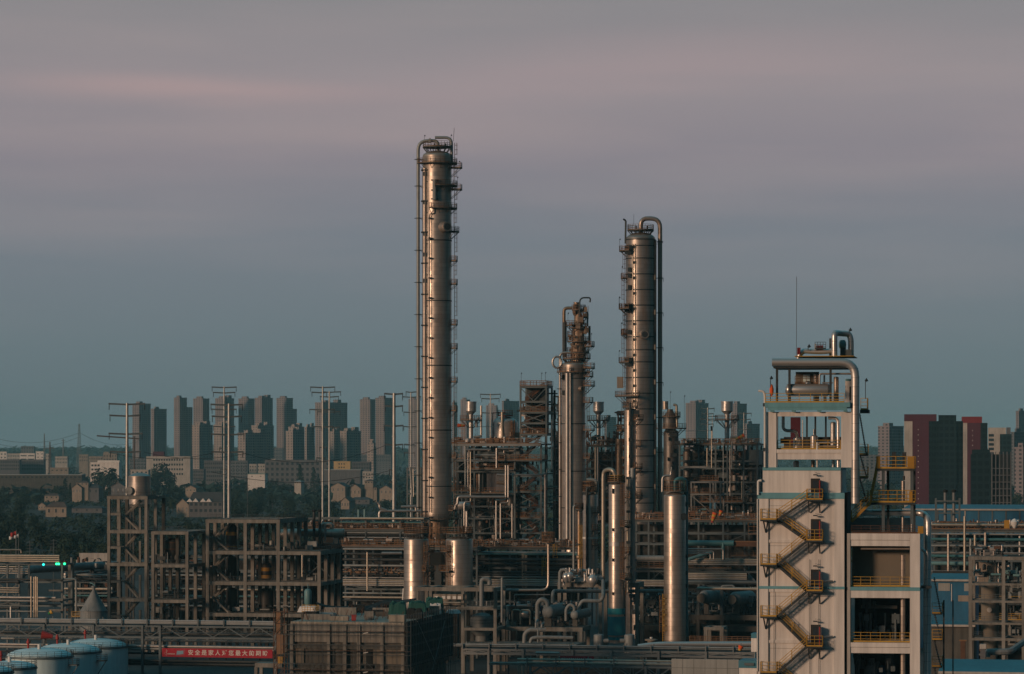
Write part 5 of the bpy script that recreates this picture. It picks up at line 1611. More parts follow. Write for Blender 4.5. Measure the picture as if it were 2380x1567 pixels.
MB().lathe([(ra * .55, f.z(i9y(320))), (ra * .55, f.z(i9y(250))), (ra * .75, f.z(i9y(248))), (ra * .75, f.z(i9y(240))), (.01, f.z(i9y(239)))], 20, hx(i9(605)), 0).build('top_vessel', 'clad_rust', t, True)
for y, a0, a1, r, w in ((322, -150, 60, ra, .8), (515, -175, 60, rb, .7), (490, -200, -120, ra, 2.2), (662, -180, 70, rb, 1.2), (775, -180, 60, rc, .9), (400, -60, 60, ra, 1.4), (712, -40, 30, rc, 2.2), (600, -200, -130, rb, 1.2), (840, -170, 60, rc, 1.2)):
 platform(t, r, f.z(i9y(y)), a0, a1, w)
xo = hx(i9(470))
riser(t, [(hx(i9(560)), -.2, f.z(i9y(302))), (xo, -.2, f.z(i9y(302))), (xo, -.2, f.z(i9y(830)))], .42, 'clad_rust', (), 'overhead_pipe', 1.4)
riser(t, [(hx(i9(655)), -.3, f.z(i9y(335))), (hx(i9(722)), -.3, f.z(i9y(335))), (hx(i9(722)), -.3, f.z(i9y(500)))], .22, 'pipe_grey', (), 'loop_pipe', 1.5)
riser(t, [(hx(i9(637)), -1.8, f.z(i9y(500))), (hx(i9(637)), -1.8, f.z(i9y(195))), (hx(i9(752)), -1.8, f.z(i9y(195))), (hx(i9(746)), -1.8, f.z(i9y(245)))], .19, 'steel_dark', (), 'davit', 1.2, 8)
riser(t, [(hx(i9(742)), -.5, f.z(i9y(495))), (hx(i9(742)), -.5, f.z(i9y(700)))], .28, 'steel_dark', (), 'riser_pipe')
riser(t, [(hx(i9(478)), -.4, f.z(i9y(455))), (hx(i9(478)), -.4, f.z(i9y(830)))], .5, 'pipe_dark', (), 'riser_pipe')
for q, y0, y1 in ((-20, 322, 515), (-35, 515, 662), (-20, 662, 775)):
 MB().ladder(math.cos(R(q)) * (rb + .4), math.sin(R(q)) * (rb + .4), f.z(i9y(y1)), f.z(i9y(y0)), -math.sin(R(q)), math.cos(R(q)), .6, .07).build('ladder', 'rail_orange', t)
b = MB()
rr = random.Random(4)
for y in range(280, 780, 22):
 a = R(rr.uniform(-170, -10)); r = (ra if y < 490 else rb) + rr.uniform(.1, .9)
 z = f.z(i9y(y)); s = rr.uniform(.25, .6)
 b.box(math.cos(a) * r - s, math.cos(a) * r + s, math.sin(a) * r - s, math.sin(a) * r + s, z - s, z + s * 1.3)
b.build('fitting', 'clad_rust', t)
lamps(t, [(hx(i9(512)), -1, f.z(i9y(440)), 1.8), (hx(i9(760)), -1, f.z(i9y(660)), 1.8)])
# --- slim bright vessel before the second column
def vcol(px, half, y0, y1, D, m, label, hh=.45, extra=None, name='vessel', cat='vessel', n=30, sm=()):
 f = Fr(px, D, 0)
 t = f.thing(name, label, cat)
 r = half * D / F
 z0 = f.z(y1) if y1 else 0
 zt = f.z(y0) - r * hh
 shell(t, r, z0, zt, r * hh, m, n, sm)
 return f, t, r, D / F
def j2(zx): return 1363 + zx / 4.773
def j2y(zy): return 867.4 + zy / 4.773
f, t, r, k = vcol(j2(483), 13.2, j2y(388), 1350, 742, 'clad', 'slim bright vessel with a pipe up its front, before the second tallest column', sm=())
platform(t, r, f.z(j2y(376)), 0, 359, .5, inner=.2)
platform(t, r, f.z(j2y(518)), -60, 40, 1.8)
for y in (1055, 1385): platform(t, r, f.z(j2y(y)), -70, 20, 1.6)
riser(t, [(-.6 * k, -r - .3, f.z(j2y(330))), (-.6 * k, -r - .3, f.z(1355))], .28, 'pipe_dark', (), 'riser_pipe')
MB().box(.6 * r, 1.6 * r, -r, -.4, f.z(j2y(490)), f.z(j2y(410))).build('screen', 'steel_dark', t)
b = MB()
for i in range(7): b.box(-r * .35, r * .25, -r - .75, -r - .2, f.z(j2y(560 + i * 180)) - .4, f.z(j2y(560 + i * 180)) + .4)
b.build('valve', 'steel_dark', t)
MB().ladder(r * .9, -r * .9, f.z(1340), f.z(j2y(520)), 1, 0, .6, .07).build('ladder', 'rail_orange', t)
MB().tube([(r * .55, -r - .1, f.z(j2y(1050))), (r * .55, -r - .1, f.z(1350))], .5, 10).build('riser_pipe', 'pipe_tan', t, True)
# --- dark drum column behind the second column
f, t, r, k = vcol(j2(935), 17.5, j2y(620), 0, 800, 'clad_deep', 'dark wide column with a coned top, behind the second tallest column')
MB().lathe([(r * .98, f.z(j2y(620))), (r * .98, f.z(j2y(490))), (r * .42, f.z(j2y(425))), (r * .38, f.z(j2y(400)))], 28, -2 * k, 0).build('cone', 'clad_deep', t, True)
MB().lathe([(6.8 * k, f.z(j2y(402))), (6.8 * k, f.z(j2y(318))), (7.3 * k, f.z(j2y(317))), (7.3 * k, f.z(j2y(312)))], 20, (j2(872) - j2(935)) * k, 0).build('stack', 'clad', t, True)
platform(t, r, f.z(j2y(612)), -175, 40, 2.0, rail='rail_orange')
platform(t, r * .9, f.z(j2y(482)), -175, 60, .7)
riser(t, [((j2(958) - j2(935)) * k, -1, f.z(j2y(352))), ((j2(994) - j2(935)) * k, -1, f.z(j2y(352))), ((j2(1000) - j2(935)) * k, -1, f.z(j2y(600)))], .32, 'pipe_tan', (), 'vent_pipe', 1)
lamps(t, [((j2(925) - j2(935)) * k, -1, f.z(j2y(480)), 6), ((j2(1080) - j2(935)) * k, -1, f.z(j2y(612)), 8)])
b = MB()
for i in range(10): b.box((rnd.uniform(-1, 1)) * r, rnd.uniform(-1, 1) * r + .8, -r - .6, -r * .5, f.z(j2y(640 + i * 45)) - .4, f.z(j2y(640 + i * 45)) + .5)
b.build('fitting', 'steel_dark', t)
# --- front vessels
def k6(zx): return (2000 + zx / 3.1343) / 1.61408
def k6y(zy): return (1750 + zy / 3.1343) / 1.61408
f, t, r, k = vcol(1432.2, 18, k6y(190), 1494, 655, 'clad', 'slender bright vessel with a teal wrapped foot and rusty ladders', hh=.35, sm=())
zs = (1413.5, 1480)
MB().deck(r + .003, r + .22, f.z(1427.5), f.z(1413.5), 0, 360, 30).deck(r + .003, r + .22, f.z(1476), f.z(1433), 0, 360, 30).deck(r + .003, r + .2, f.z(1487), f.z(1480), 0, 360, 30).build('wrap', 'teal_skirt', t, True)
platform(t, r, f.z(k6y(178)), 0, 359, .25, inner=.3)
MB().arcrail(r * .8, f.z(k6y(178)), 0, 359, 1.3, .08).build('railing', 'rail_yellow', t)
for y, a0, a1 in ((k6y(703), -60, 15), (k6y(1018), -40, 20), (k6y(1322), -60, 15), (k6y(365), -30, 25)): platform(t, r, f.z(y), a0, a1, 1.5)
for y0, y1, a in ((k6y(250), k6y(700), -58), (k6y(940), k6y(1318), -60), (k6y(1385), k6y(1510), -15)):
 q = R(a)
 MB().ladder(math.cos(q) * (r + .35), math.sin(q) * (r + .35), f.z(y1), f.z(y0), -math.sin(q), math.cos(q), .6, .08).build('ladder', 'rail_orange', t)
MB().deck(r + .003, r + .05, f.z(k6y(935)), f.z(k6y(885)), 200, 285, 8).build('name_plate', 'clad_bright', t, True)
b = MB()
for y in (275, 300, 740, 1095, 1490): b.box(-r * .6, -r * .42, -r - .15, -r + .3, f.z(k6y(y)) - .3, f.z(k6y(y)) + .3)
b.build('nozzle', 'steel_dark', t)
riser(t, [((k6(1108) - 1432.2) * k, -.5, f.z(k6y(130))), ((k6(1108) - 1432.2) * k, -.5, f.z(k6y(1480)))], .26, 'pipe_tan', (), 'riser_pipe')
riser(t, [((k6(1170) - 1432.2) * k, 1.5, f.z(k6y(20))), ((k6(1170) - 1432.2) * k, 1.5, f.z(k6y(1370)))], .5, 'pipe_grey', (), 'riser_pipe')
b = MB()
for y in (135, 250, 365, 530, 705, 890, 1010, 1180, 1320): b.box((k6(1090) - 1432.2) * k, (k6(1150) - 1432.2) * k, -1.0, -.2, f.z(k6y(y)) - .25, f.z(k6y(y)) + .25)
b.build('pipe_bracket', 'steel_dark', t)
f, t, r, k = vcol(1568, 25.8, k6y(300), 1492, 655, 'clad', 'fat bright vessel standing alone right of the teal footed one', hh=.42, n=44, sm=())
platform(t, r, f.z(k6y(290)), 0, 359, .1, inner=.3)
MB().arcrail(r * .98, f.z(k6y(290)), 0, 359, 2.2, .08).build('railing', 'rail_orange', t)
riser(t, [((k6(1668) - 1568) * k, 0, f.z(k6y(290))), ((k6(1668) - 1568) * k, 0, f.z(k6y(165))), ((k6(1720) - 1568) * k, 0, f.z(k6y(140))), ((k6(1795) - 1568) * k, .6, f.z(k6y(165))), ((k6(1800) - 1568) * k, .6, f.z(1480))], .42, 'pipe_teal', (), 'overhead_pipe', 2.4)
riser(t, [((k6(1620) - 1568) * k, 1.5, f.z(k6y(60))), ((k6(1620) - 1568) * k, 1.5, f.z(k6y(110))), ((k6(1520) - 1568) * k, 1.5, f.z(k6y(110))), ((k6(1518) - 1568) * k, 1.5, f.z(k6y(300)))], .22, 'pipe_silver', (), 'small_pipe', .9, 8)
MB().tube([(r * .72, -r * .6, f.z(k6y(588))), (r * .76, -r * .82, f.z(k6y(588)))], .75, 18).build('manway', 'steel_dark', t, True)
MB().ladder(-r * .93, -r * .5, f.z(1490), f.z(k6y(1500) + 10), 1, 0, .9, .1).build('ladder', 'rail_yellow', t)
MB().ladder(-r - .45, -.5, f.z(1470), f.z(1395), 1, 0, .9, .12).build('ladder', 'rail_orange', t)
b = MB()
for y in (440, 1055, 1400, 1250): b.box(r * .92, r * 1.12, -.6, .4, f.z(k6y(y)) - .4, f.z(k6y(y)) + .4)
b.build('support_lug', 'steel_dark', t)
f, t, r, k = vcol(k6(668), 17.2, k6y(318), 1352, 668, 'clad', 'grey vessel with a white ring behind the arched tan pipe', hh=.3)
platform(t, r, f.z(k6y(292)), 0, 359, .1, inner=.3)
MB().arcrail(r, f.z(k6y(292)), 0, 359, 2.0, .08).build('railing', 'rail_orange', t)
MB().deck(r + .003, r + .06, f.z(k6y(850)), f.z(k6y(828)), 0, 360, 30).build('band', 'white_paint', t, True)
riser(t, [((k6(650) - k6(668)) * k, -r - .3, f.z(k6y(250))), ((k6(626) - k6(668)) * k, -r - .3, f.z(k6y(255))), ((k6(626) - k6(668)) * k, -r - .3, f.z(k6y(1345)))], .27, 'pipe_dark', (), 'riser_pipe', 1)
riser(t, [((k6(625) - k6(668)) * k, 0, f.z(k6y(155))), ((k6(748) - k6(668)) * k, 0, f.z(k6y(155))), ((k6(750) - k6(668)) * k, 0, f.z(k6y(300)))], .3, 'pipe_grey', (), 'loop_pipe', 1.4)
for y in (540, 745, 925): platform(t, r, f.z(k6y(y)), -80, -10, .9)
f, t, r, k = vcol(k6(540), 4.6, k6y(515), k6y(1365), 664, 'clad_rust', 'thin rust stained upright pipe vessel left of the white ringed vessel', hh=.2, n=18)
platform(t, r, f.z(k6y(498)), 0, 359, .5, inner=.1)
MB().lathe([(r + .1, f.z(k6y(1090))), (r + .3, f.z(k6y(1075))), (r + .3, f.z(k6y(1055))), (r + .1, f.z(k6y(1040)))], 18).build('flange', 'clad_rust', t, True)
MB().lathe([(r * .9 + .2, f.z(k6y(930))), (r * .9 + .4, f.z(k6y(925))), (r * .9 + .4, f.z(k6y(912))), (r * .9 + .2, f.z(k6y(905)))], 18).build('flange', 'steel_dark', t, True)
MB().ladder(r * .6, -r - .3, f.z(k6y(1200)), f.z(k6y(740)), 1, 0, .5, .08).build('ladder', 'rail_yellow', t)
riser(t, [((k6(525) - k6(540)) * k, 0, f.z(k6y(462))), ((k6(474) - k6(540)) * k, 0, f.z(k6y(462))), ((k6(474) - k6(540)) * k, 0, f.z(k6y(1240)))], .24, 'pipe_grey', (), 'loop_pipe', .8, 10)
pipe([(k6(960), k6y(165), 657), (k6(960), k6y(95), 657), (k6(935), k6y(45), 657), (k6(880), k6y(32), 658), (k6(828), k6y(60), 659), (k6(822), k6y(130), 659), (k6(822), k6y(1505), 659)], .43, 'thick tan pipe arching over to the teal footed vessel', None, 'pipe_tan', 'arched_pipe', fil=1.2, n=16)
for px, half, y0, lab in ((1391, 11.8, 1473, 'small grey domed drum left of the teal wrapped foot'), (1462.5, 12.2, 1473, 'small grey domed drum right of the teal wrapped foot')):
 f, t, r, k = vcol(px, half, y0, 1520, 640, 'vessel_grey', lab, hh=.3, n=24)
 s = 1 if px < 1432 else -1
 MB().tube([(s * r * .9, -.2, f.z(1489)), (s * (r + .9), -.2, f.z(1489))], .42, 12).build('nozzle', 'vessel_grey', t, True)
 MB().tube([(0, 0, f.z(1473.5)), (0, 0, f.z(1470.5))], .1, 8).build('vent', 'steel', t, True)
# --- two drums with yellow ladders in front of the tallest column
for px, half, y0, yb, lab, D in ((967.2, 29, 1246.5, 0, 'left of two fat drums below the tallest column, banded and ending lower', 668), (1067, 31.5, 1247, 1366, 'right of two fat drums below the tallest column, raised on a deck', 668)):
 f, t, r, k = vcol(px, half, y0, yb, D, 'clad', lab, hh=.28, n=44, sm=())
 if yb == 0:
  b = MB()
  for y in (c3y(445), c3y(655)): b.deck(r + .003, r + .08, f.z(y) - .07, f.z(y) + .07, 0, 360, 44)
  b.build('seam_band', 'clad_dark', t, True)
 else:
  MB().box(-r * 1.1, r * 1.1, -r * 1.1, r * 1.1, f.z(1372), f.z(1366.4)).build('base', 'concrete_dark', t)
  for sx in (-1, 1):
   MB().box(sx * r * .9 - .3, sx * r * .9 + .3, -r * .9, -r * .9 + .6, 0, f.z(1372) - .003).build('leg', 'concrete_dark', t)
 z = f.z(c3y(183))
 p = MB().lathe([(.3, z - .2), (r * 1.02, z - .2), (r * 1.02, z), (.3, z)], 36)
 for q in range(20):
  a = 2 * PI * q / 20
  p.bar((math.cos(a) * r * .95, math.sin(a) * r * .95, z - .2), (math.cos(a) * r * .95, math.sin(a) * r * .95, z - 1.1), .14)
 o = p.build('top_platform', 'plate_dark', t)
 MB().arcrail(r, z, 0, 360, 1.25, .08).build('railing', 'rail_orange', o)
 s = 1 if px < 1000 else -1
 for y0, y1 in ((c3y(310), c3y(560)), (c3y(560), c3y(700))):
  q = R(-52 if s > 0 else -128)
  MB().ladder(math.cos(q) * (r + .4), math.sin(q) * (r + .4), f.z(y1), f.z(y0), -math.sin(q), math.cos(q), .7, .09).build('ladder', 'rail_orange', t)
 platform(t, r, f.z(c3y(552)), *((-60, -5) if s > 0 else (-175, -120)), 1.4)
 platform(t, r, f.z(c3y(360)), *((-50, 0) if s > 0 else (-180, -130)), 1.2)
f = Fr(993, 676)
t = f.thing('link_walkway', 'yellow railed walkway between the two fat drums, over a dark box', 'walkway')
u = f.u(1034)
for y in (c3y(300), c3y(183)):
 MB().box(0, u, 0, 2, f.z(y) - .2, f.z(y)).build('deck', 'plate_dark', t)
 MB().rail([(0, 0, f.z(y)), (u, 0, f.z(y))], 1.2, 1, .08).rail([(0, 2, f.z(y)), (u, 2, f.z(y))], 1.2, 1, .08).build('railing', 'rail_orange', t)
for q in (.25, .6): MB().ladder(u * q, -.3, f.z(c3y(300)), f.z(c3y(120)), 1, 0, .7, .09).build('ladder', 'rail_orange', t)
for q in (.1, u - .1): MB().bar((q, 1, 0), (q, 1, f.z(c3y(183)) - .2), .25).build('post', 'rust', t)
f = Fr(996, 680)
t = f.thing('dark_cabinet', 'black box hung between the two fat drums', 'box')
MB().box(0, f.u(1033), 0, 3, f.z(c3y(495)), f.z(c3y(372))).build('body', 'black_net', t)
MB().box(-.1, f.u(1033) + .1, -.1, 3.1, f.z(c3y(372)) + .003, f.z(c3y(366))).build('lid', 'steel_dark', t)
MB().box(f.u(1008), f.u(1024), .5, 2.5, 0, f.z(c3y(495)) - .003).build('stem', 'steel_dark', t)
PS = .58
# ------------------------------------------------------------------ the steel units behind the columns
def y1(zy): return 867.4 + zy / 4.2146
def x1(zx): return 867.4 + zx / 4.2146
def xs3(zx): return (1560 + zx / 3.0127) / 1.61408
def ys3(zy): return (1580 + zy / 3.0127) / 1.61408
def stairs(f, t, ul, ur, v, zs, w=.9, m='rust', railm='rust'):
 side = 0
 for z0, z1 in zip(zs, zs[1:]):
  a, b = (ul, ur) if side == 0 else (ur, ul)
  o = MB().flight((a, v, z0), (b, v, z1), w, .12, .35).build('stair_flight', m, t)
  MB().flightrail((a, v, z0), (b, v, z1), w, 1.1, .08).build('handrail', railm, o)
  side = 1 - side
# stair tower
f = Fr(1195, 800)
t = f.thing('steel_stair_tower', 'tall braced steel stair tower with an orange rail on top', 'steel frame')
lv = [f.z(y) for y in (1237, 1203, 1177, 1141.4, 1105, 1069, 1031)]
us = steel_bay(f, t, (1195.5, 1257), (0, 7), lv, 'steel', .42, brace=[(0, k, 'x/\\'[k % 3]) for k in range(7)], deck=(1, 3, 5), rail=(1, 3, 5), bw=.34, bottom=0)
stairs(f, t, f.u(1208), f.u(1246), 2.2, [f.z(1265)] + lv)
lv2 = [f.z(y) for y in (1008.6, 982.5, 957.6, 932.6, 898)]
us = steel_bay(f, t, (1208.5, 1268.5), (.5, 7.5), [lv[-1] + .01] + lv2, 'steel', .42, brace=[(0, 1, 'x'), (0, 2, '\\'), (0, 3, 'x'), (0, 4, 'x'), (0, 5, 'v')], deck=(1, 2, 3, 4, 5), rail=(1, 3, 5), bw=.34, bottom=lv[-1])
stairs(f, t, f.u(1214), f.u(1258), 3.6, [lv[-1]] + lv2)
q = MB().rail([(us[0], .4, lv2[-1] + .1), (us[-1], .4, lv2[-1] + .1), (us[-1], 7.5, lv2[-1] + .1)], 1.3, .8, .09)
q.build('railing', 'rail_orange', t)
for px in (1268, 1288):
 for v in (8, 12): MB().box(f.u(px, v) - .25, f.u(px, v) + .25, v, v + .4, 0, f.z(906)).build('column', 'steel_dark', t)
for y in (912, 938, 960, 985, 1010, 1040, 1070, 1100, 1135, 1170): MB().box(f.u(1268, 8), f.u(1288, 8), 7.95, 12.45, f.z(y) - .3, f.z(y)).build('beam', 'steel_dark', t)
MB().box(f.u(1214), f.u(1262), 5.2, 7.2, lv2[0] + .2, lv2[-1] - .4).build('back_panel', 'steel_dark', t)
lamps(t, [(us[0] + .2, .3, lv2[-1], 3.2), (us[-1] - 1.2, .3, lv2[-1], 3.2), (us[-1] - .2, .3, lv2[-1], 3.3)])
def fittings(f, t, n, px, py, v, seed, m=('steel_dark', 'clad_small', 'rust'), s=(.25, .8), name='fitting'):
 rr = random.Random(seed)
 for mm in m:
  for _ in range(n):
   b = MB()
   p = f.p(rr.uniform(*px), rr.uniform(*py), rr.uniform(*v))
   a, c, e = rr.uniform(*s), rr.uniform(*s), rr.uniform(*s)
   k = rr.random()
   if k < .35: b.lathe([(a * .5, p[2] - c), (a * .5, p[2] + c * .7), (.02, p[2] + c)], 10, p[0], p[1])
   elif k < .6: b.tube([(p[0] - a * 1.6, p[1], p[2]), (p[0] + a * 1.6, p[1], p[2])], e * .35, 8)
   elif k < .8: b.tube([(p[0], p[1], p[2] - a * 2.2), (p[0], p[1], p[2] + a * 1.2)], e * .3, 8)
   else: b.box(p[0] - a, p[0] + a, p[1] - .4, p[1] + .4, p[2] - c * .7, p[2] + c * .7)
   b.build(name, mm, t, True)
fittings(f, t, 16, (1212, 1262), (1025, 935), (3, 6), 1)
fittings(f, t, 14, (1200, 1252), (1235, 1075), (2.5, 6), 2)
# wide reactor deck left of the stair tower
f = Fr(1052, 802)
t = f.thing('reactor_structure', 'wide steel process structure right of the tallest column, with vent stack on deck', 'steel frame')
lv = [f.z(y) for y in (1237, 1203, 1175, 1147, 1094, 1069, 1032)]
us = steel_bay(f, t, (1055, 1082, 1102, 1196), (0, 8, 16), lv, 'steel', .4, brace=[(0, 6, '\\'), (0, 5, '/'), (2, 0, 'v'), (2, 1, '/'), (2, 2, 'a'), (1, 1, 'x'), (0, 0, 'x')], deck=(3, 4, 5, 6), rail=(), bw=.36)
def railpx(f, t, px0, px1, y, v=-.25, m='rail_orange', h=1.25, step=1.3, deckw=0, t_=.085):
 z = f.z(y)
 o = MB().rail([(f.u(px0), v, z), (f.u(px1), v, z)], h, step, t_).build('railing', m, t)
 if deckw: MB().box(f.u(px0) - .1, f.u(px1) + .1, v, v + deckw, z - .3, z - .01).build('deck', 'plate_dark', t)
 return o
railpx(f, t, 1051, 1258, 1031, -.6, deckw=.34); railpx(f, t, 1150, 1257, 1069, -1.2, deckw=.9); railpx(f, t, 1052, 1080, 1067, -.5); railpx(f, t, 1093, 1196, 1090, -1.4, deckw=1.2)
railpx(f, t, 1053, 1092, 1140, -1.4, deckw=1.2); railpx(f, t, 1095, 1178, 1145, -2.4, deckw=2.2)
MB().box(f.u(1051), f.u(1257.5), -.62, -.28, f.z(1037), f.z(1031.3)).build('edge_girder', 'steel_light', t)
# a plain grey room with a doorway between the decks
MB().box(f.u(1129), f.u(1176), .9, 7, f.z(1141), f.z(1097)).build('room_wall', 'plaster_grey', t)
MB().box(f.u(1104), f.u(1128.6), 3, 7.5, f.z(1141), f.z(1097)).build('room_wall', 'dark_room', t)
for px, m in ((1105, 'rail_orange'), (1110, 'galv'), (1117, 'steel_light')):
 MB().tube([(f.u(px), 2, f.z(1145)), (f.u(px), 2, f.z(1098))], .28, 8).build('riser_pipe', m, t, True)
MB().box(f.u(1080), f.u(1200), 4, 8.5, f.z(1066), f.z(1040)).build('fill_box', 'steel', t)
MB().box(f.u(1090), f.u(1190), 5, 12, f.z(1260), f.z(1150)).build('fill_box', 'steel_dark', t)
MB().box(f.u(1094), f.u(1192), 9, 14, f.z(1094), f.z(1062)).build('fill_box', 'steel_dark', t)  # dark boxes here are added fill, so the interior looks dark
MB().box(f.u(1056), f.u(1100), 10, 15, f.z(1265), f.z(1150)).build('fill_box', 'dark_room', t)
for px, r_, y0, y1_ in ((1064, 1.3, 1135, 1075), (1085, .9, 1090, 1045), (1150, 1.5, 1260, 1180), (1112, 1.2, 1258, 1195), (1180, 1.1, 1200, 1150)):
 MB().lathe([(r_, f.z(y0)), (r_, f.z(y1_)), (.01, f.z(y1_) + r_ * .6)], 18, f.u(px), 3.5).build('inner_vessel', 'clad_deep', t, True)  # added dark vessels, more fill to darken the interior
MB().box(f.u(1055), f.u(1092), 5, 12, f.z(1135), f.z(1100)).build('fill_box', 'steel_dark', t)
fittings(f, t, 22, (1056, 1200), (1030, 1019), (1, 5), 3, ('rust', 'clad_small', 'rail_orange'), (.3, .9))
fittings(f, t, 22, (1058, 1192), (1260, 1160), (1, 4), 4, ('steel_dark', 'clad_small', 'rust'), (.3, .9))
fittings(f, t, 10, (1056, 1100), (1138, 1085), (1, 4), 5)
fittings(f, t, 12, (1085, 1195), (1092, 1040), (1, 4), 6)
for i, px in enumerate((1062, 1071)):
 MB().tube([(f.u(px), 2 + i, f.z(1265)), (f.u(px), 2 + i, f.z(1075))], .45, 10).build('riser_pipe', ('pipe_dark', 'clad_rust')[i], t, True)
def vent_stack(px, py_top, D, deck_y, label, sock=None, dome=True, narrow=(560, 370), k=1.0):
 """wide capped pipe on a slimmer neck, with a round platform; px is the axis"""
 f = Fr(px, D, 0)
 t = f.thing('vent_stack', label, 'stack', 'wide mouthed vent stacks')
 q = D / F
 z = f.z
 R1, R2 = 12.6 * q * k, 5.2 * q * k
 zt = z(py_top)
 zd = z(deck_y)
 MB().lathe([(R2, zd), (R2, zt - 30 * q), (R1, zt - 22 * q), (R1, zt - .25), (R1 * 1.06, zt - .25), (R1 * 1.06, zt), (R1 * .9, zt), (R1 * .9, zt - 1.5)], 32).build('pipe', 'clad_bright', t, True)
 platform(t, R2, zt - 43 * q, 0, 360, 21 * q * k, 'rail_orange')
 MB().tube([(19 * q * k, -1, zt - 37 * q), (13 * q * k, -1.2, zt - 46 * q), (13 * q * k, -1.2, zt - 60 * q)], .3, 8).build('gooseneck', 'clad_bright', t, True)
 MB().ladder(R2 + .5, -.5, zd, zt - 43 * q, 0, 1, .6, .07).build('ladder', 'steel_dark', t)
 if dome:
  MB().lathe([(9.5 * q, zd + .4), (9.5 * q, zd + 5 * q), (7 * q, zd + 10.5 * q), (.01, zd + 12.5 * q)], 24, -6 * q, -2.5).build('dome', 'clad_bright', t, True)
  MB().drum((6 * q, -2, zd + 14 * q), (26 * q, -2, zd + 16 * q), 3.0 * q, 14).build('silencer', 'vessel_grey', t, True)
 b = MB()
 for i in range(6): b.tube([((2 + i * 4.5) * q, -2.5, zd), ((2 + i * 4.5) * q, -2.5, zd + (6 + 3 * (i % 3)) * q)], .18, 6)
 b.build('drain_pipe', 'pipe_silver', t, True)
 return t
vent_stack(1094, 933.5, 806, 1030, 'bright vent stack with round platform, between tallest column and domed tank')
vent_stack(1390.5, 934, 812, 1040, 'bright vent stack right of the middle column')
vent_stack(1689, 933, 812, 1031, 'bright vent stack alone on the right hand deck', k=1.08)
f, t, r, k = vcol(1174, 29, y1(425), 1031, 812, 'clad_small', 'fat domed tank on the deck, left of the steel stair tower', hh=.55, n=36, name='domed_tank', cat='tank')
z = f.z(y1(415))
MB().lathe([(.3, z - .2), (r * .62, z - .2), (r * .62, z), (.3, z)], 24).build('top_platform', 'red_paint', t)
MB().arcrail(r * .6, z, 0, 360, 1.3, .09).build('railing', 'rail_orange', t)
MB().tube([((x1(1262) - 1174) * k, -r * .9, f.z(y1(385))), ((x1(1262) - 1174) * k, -r * 1.03, f.z(y1(640)))], .38, 10).build('riser_pipe', 'pipe_tan', t, True)
MB().ladder(r * .6, -r * .95, f.z(1031), f.z(985), 1, 0, .9, .12).build('ladder', 'rail_orange', t)
MB().deck(r + .01, r + .9, f.z(1029), f.z(1005), -70, 10, 8).build('wind_screen', 'clad_rust', t, True)
MB().bar(((x1(1170) - 1174) * k, -1, f.z(1028)), ((x1(1170) - 1174) * k, -1, f.z(y1(390))), .22).bar(((x1(1170) - 1174) * k, -1, f.z(y1(390))), (0, -1, f.z(y1(388))), .2).build('frame', 'plaster_red', t)
pipe([(x1(1055), y1(610), 812), (x1(1055), y1(318), 812)], .5, 'bright upright vent pipe between the vent stack and the domed tank', None, 'pipe_silver', 'standpipe')
pipe([(x1(1015), y1(525), 810), (x1(1180), y1(525), 810)], .14, 'thin pale rail pipe behind the vent stack left of the domed tank', None, 'pipe_silver')
f = Fr(1066, 802)
t = f.thing('deck_lattice', 'small braced box of pale pipes on the deck by the vent stack', 'frame')
MB().rail([(0, 0, f.z(1026)), (f.u(1080), 0, f.z(1026))], 4.2, 1.2, .1, 3).build('lattice', 'rail_orange', t)
socks(x1(822), y1(512), 18, 3, 780, ('orange_cloth', 'orange_cloth', 'yellow_cloth', 'orange_cloth'), 'orange wind sock flying beside the vent stack at the tallest column', .55, False)
# bright pipe work on the face of the structure
PF = 796
pipe([(xs3(565), ys3(322), PF), (xs3(845), ys3(322), PF)], .42, 'bright horizontal pipe just below the wide deck, left one', None, 'pipe_silver')
pipe([(xs3(918), ys3(308), PF), (xs3(1160), ys3(308), PF)], .3, 'bright horizontal pipe just below the wide deck, right one', None, 'pipe_silver')
pipe([(xs3(910), ys3(305), PF), (xs3(910), ys3(530), PF)], .42, 'bright short upright pipe hanging below the wide deck', None, 'pipe_silver', 'drop_pipe')
pipe([(xs3(560), ys3(440), PF), (xs3(915), ys3(440), PF)], .24, 'thin bright pipe crossing under the wide deck', None, 'pipe_silver')
pipe([(xs3(655), ys3(384), PF + 2), (xs3(910), ys3(384), PF + 2)], .42, 'dull grey pipe above the thin bright crossing pipe', None, 'pipe_grey')
pipe([(xs3(556), ys3(280), PF), (xs3(556), ys3(740), PF)], .28, 'long upright grey pipe at the left of the process structure', None, 'pipe_grey', 'standpipe')
pipe([(xs3(587), ys3(355), PF), (xs3(587), ys3(740), PF)], .2, 'thin upright pipe right of the long grey one', None, 'pipe_silver', 'standpipe')
pipe([(xs3(616), ys3(350), PF), (xs3(616), ys3(910), PF)], .3, 'upright tan pipe beside the grey room', None, 'pipe_tan', 'standpipe')
pipe([(xs3(1013), ys3(498), PF - 3), (xs3(1013), ys3(893), PF - 3), (xs3(893), ys3(893), PF - 3)], .42, 'left of two bright pipes dropping and bending left below the deck', 'bright paired drop pipes', 'pipe_silver', 'drop_pipe')
pipe([(xs3(1042), ys3(500), PF - 3.2), (xs3(1042), ys3(922), PF - 3.2), (xs3(942), ys3(922), PF - 3.2)], .42, 'right of two bright pipes dropping and bending left below the deck', 'bright paired drop pipes', 'pipe_silver', 'drop_pipe')
pipe([(xs3(925), ys3(605), PF - 2), (xs3(1440), ys3(605), PF - 2), (xs3(1468), ys3(590), PF - 1)], .34, 'long bright horizontal pipe across the foot of the steel stair tower', None, 'pipe_silver')
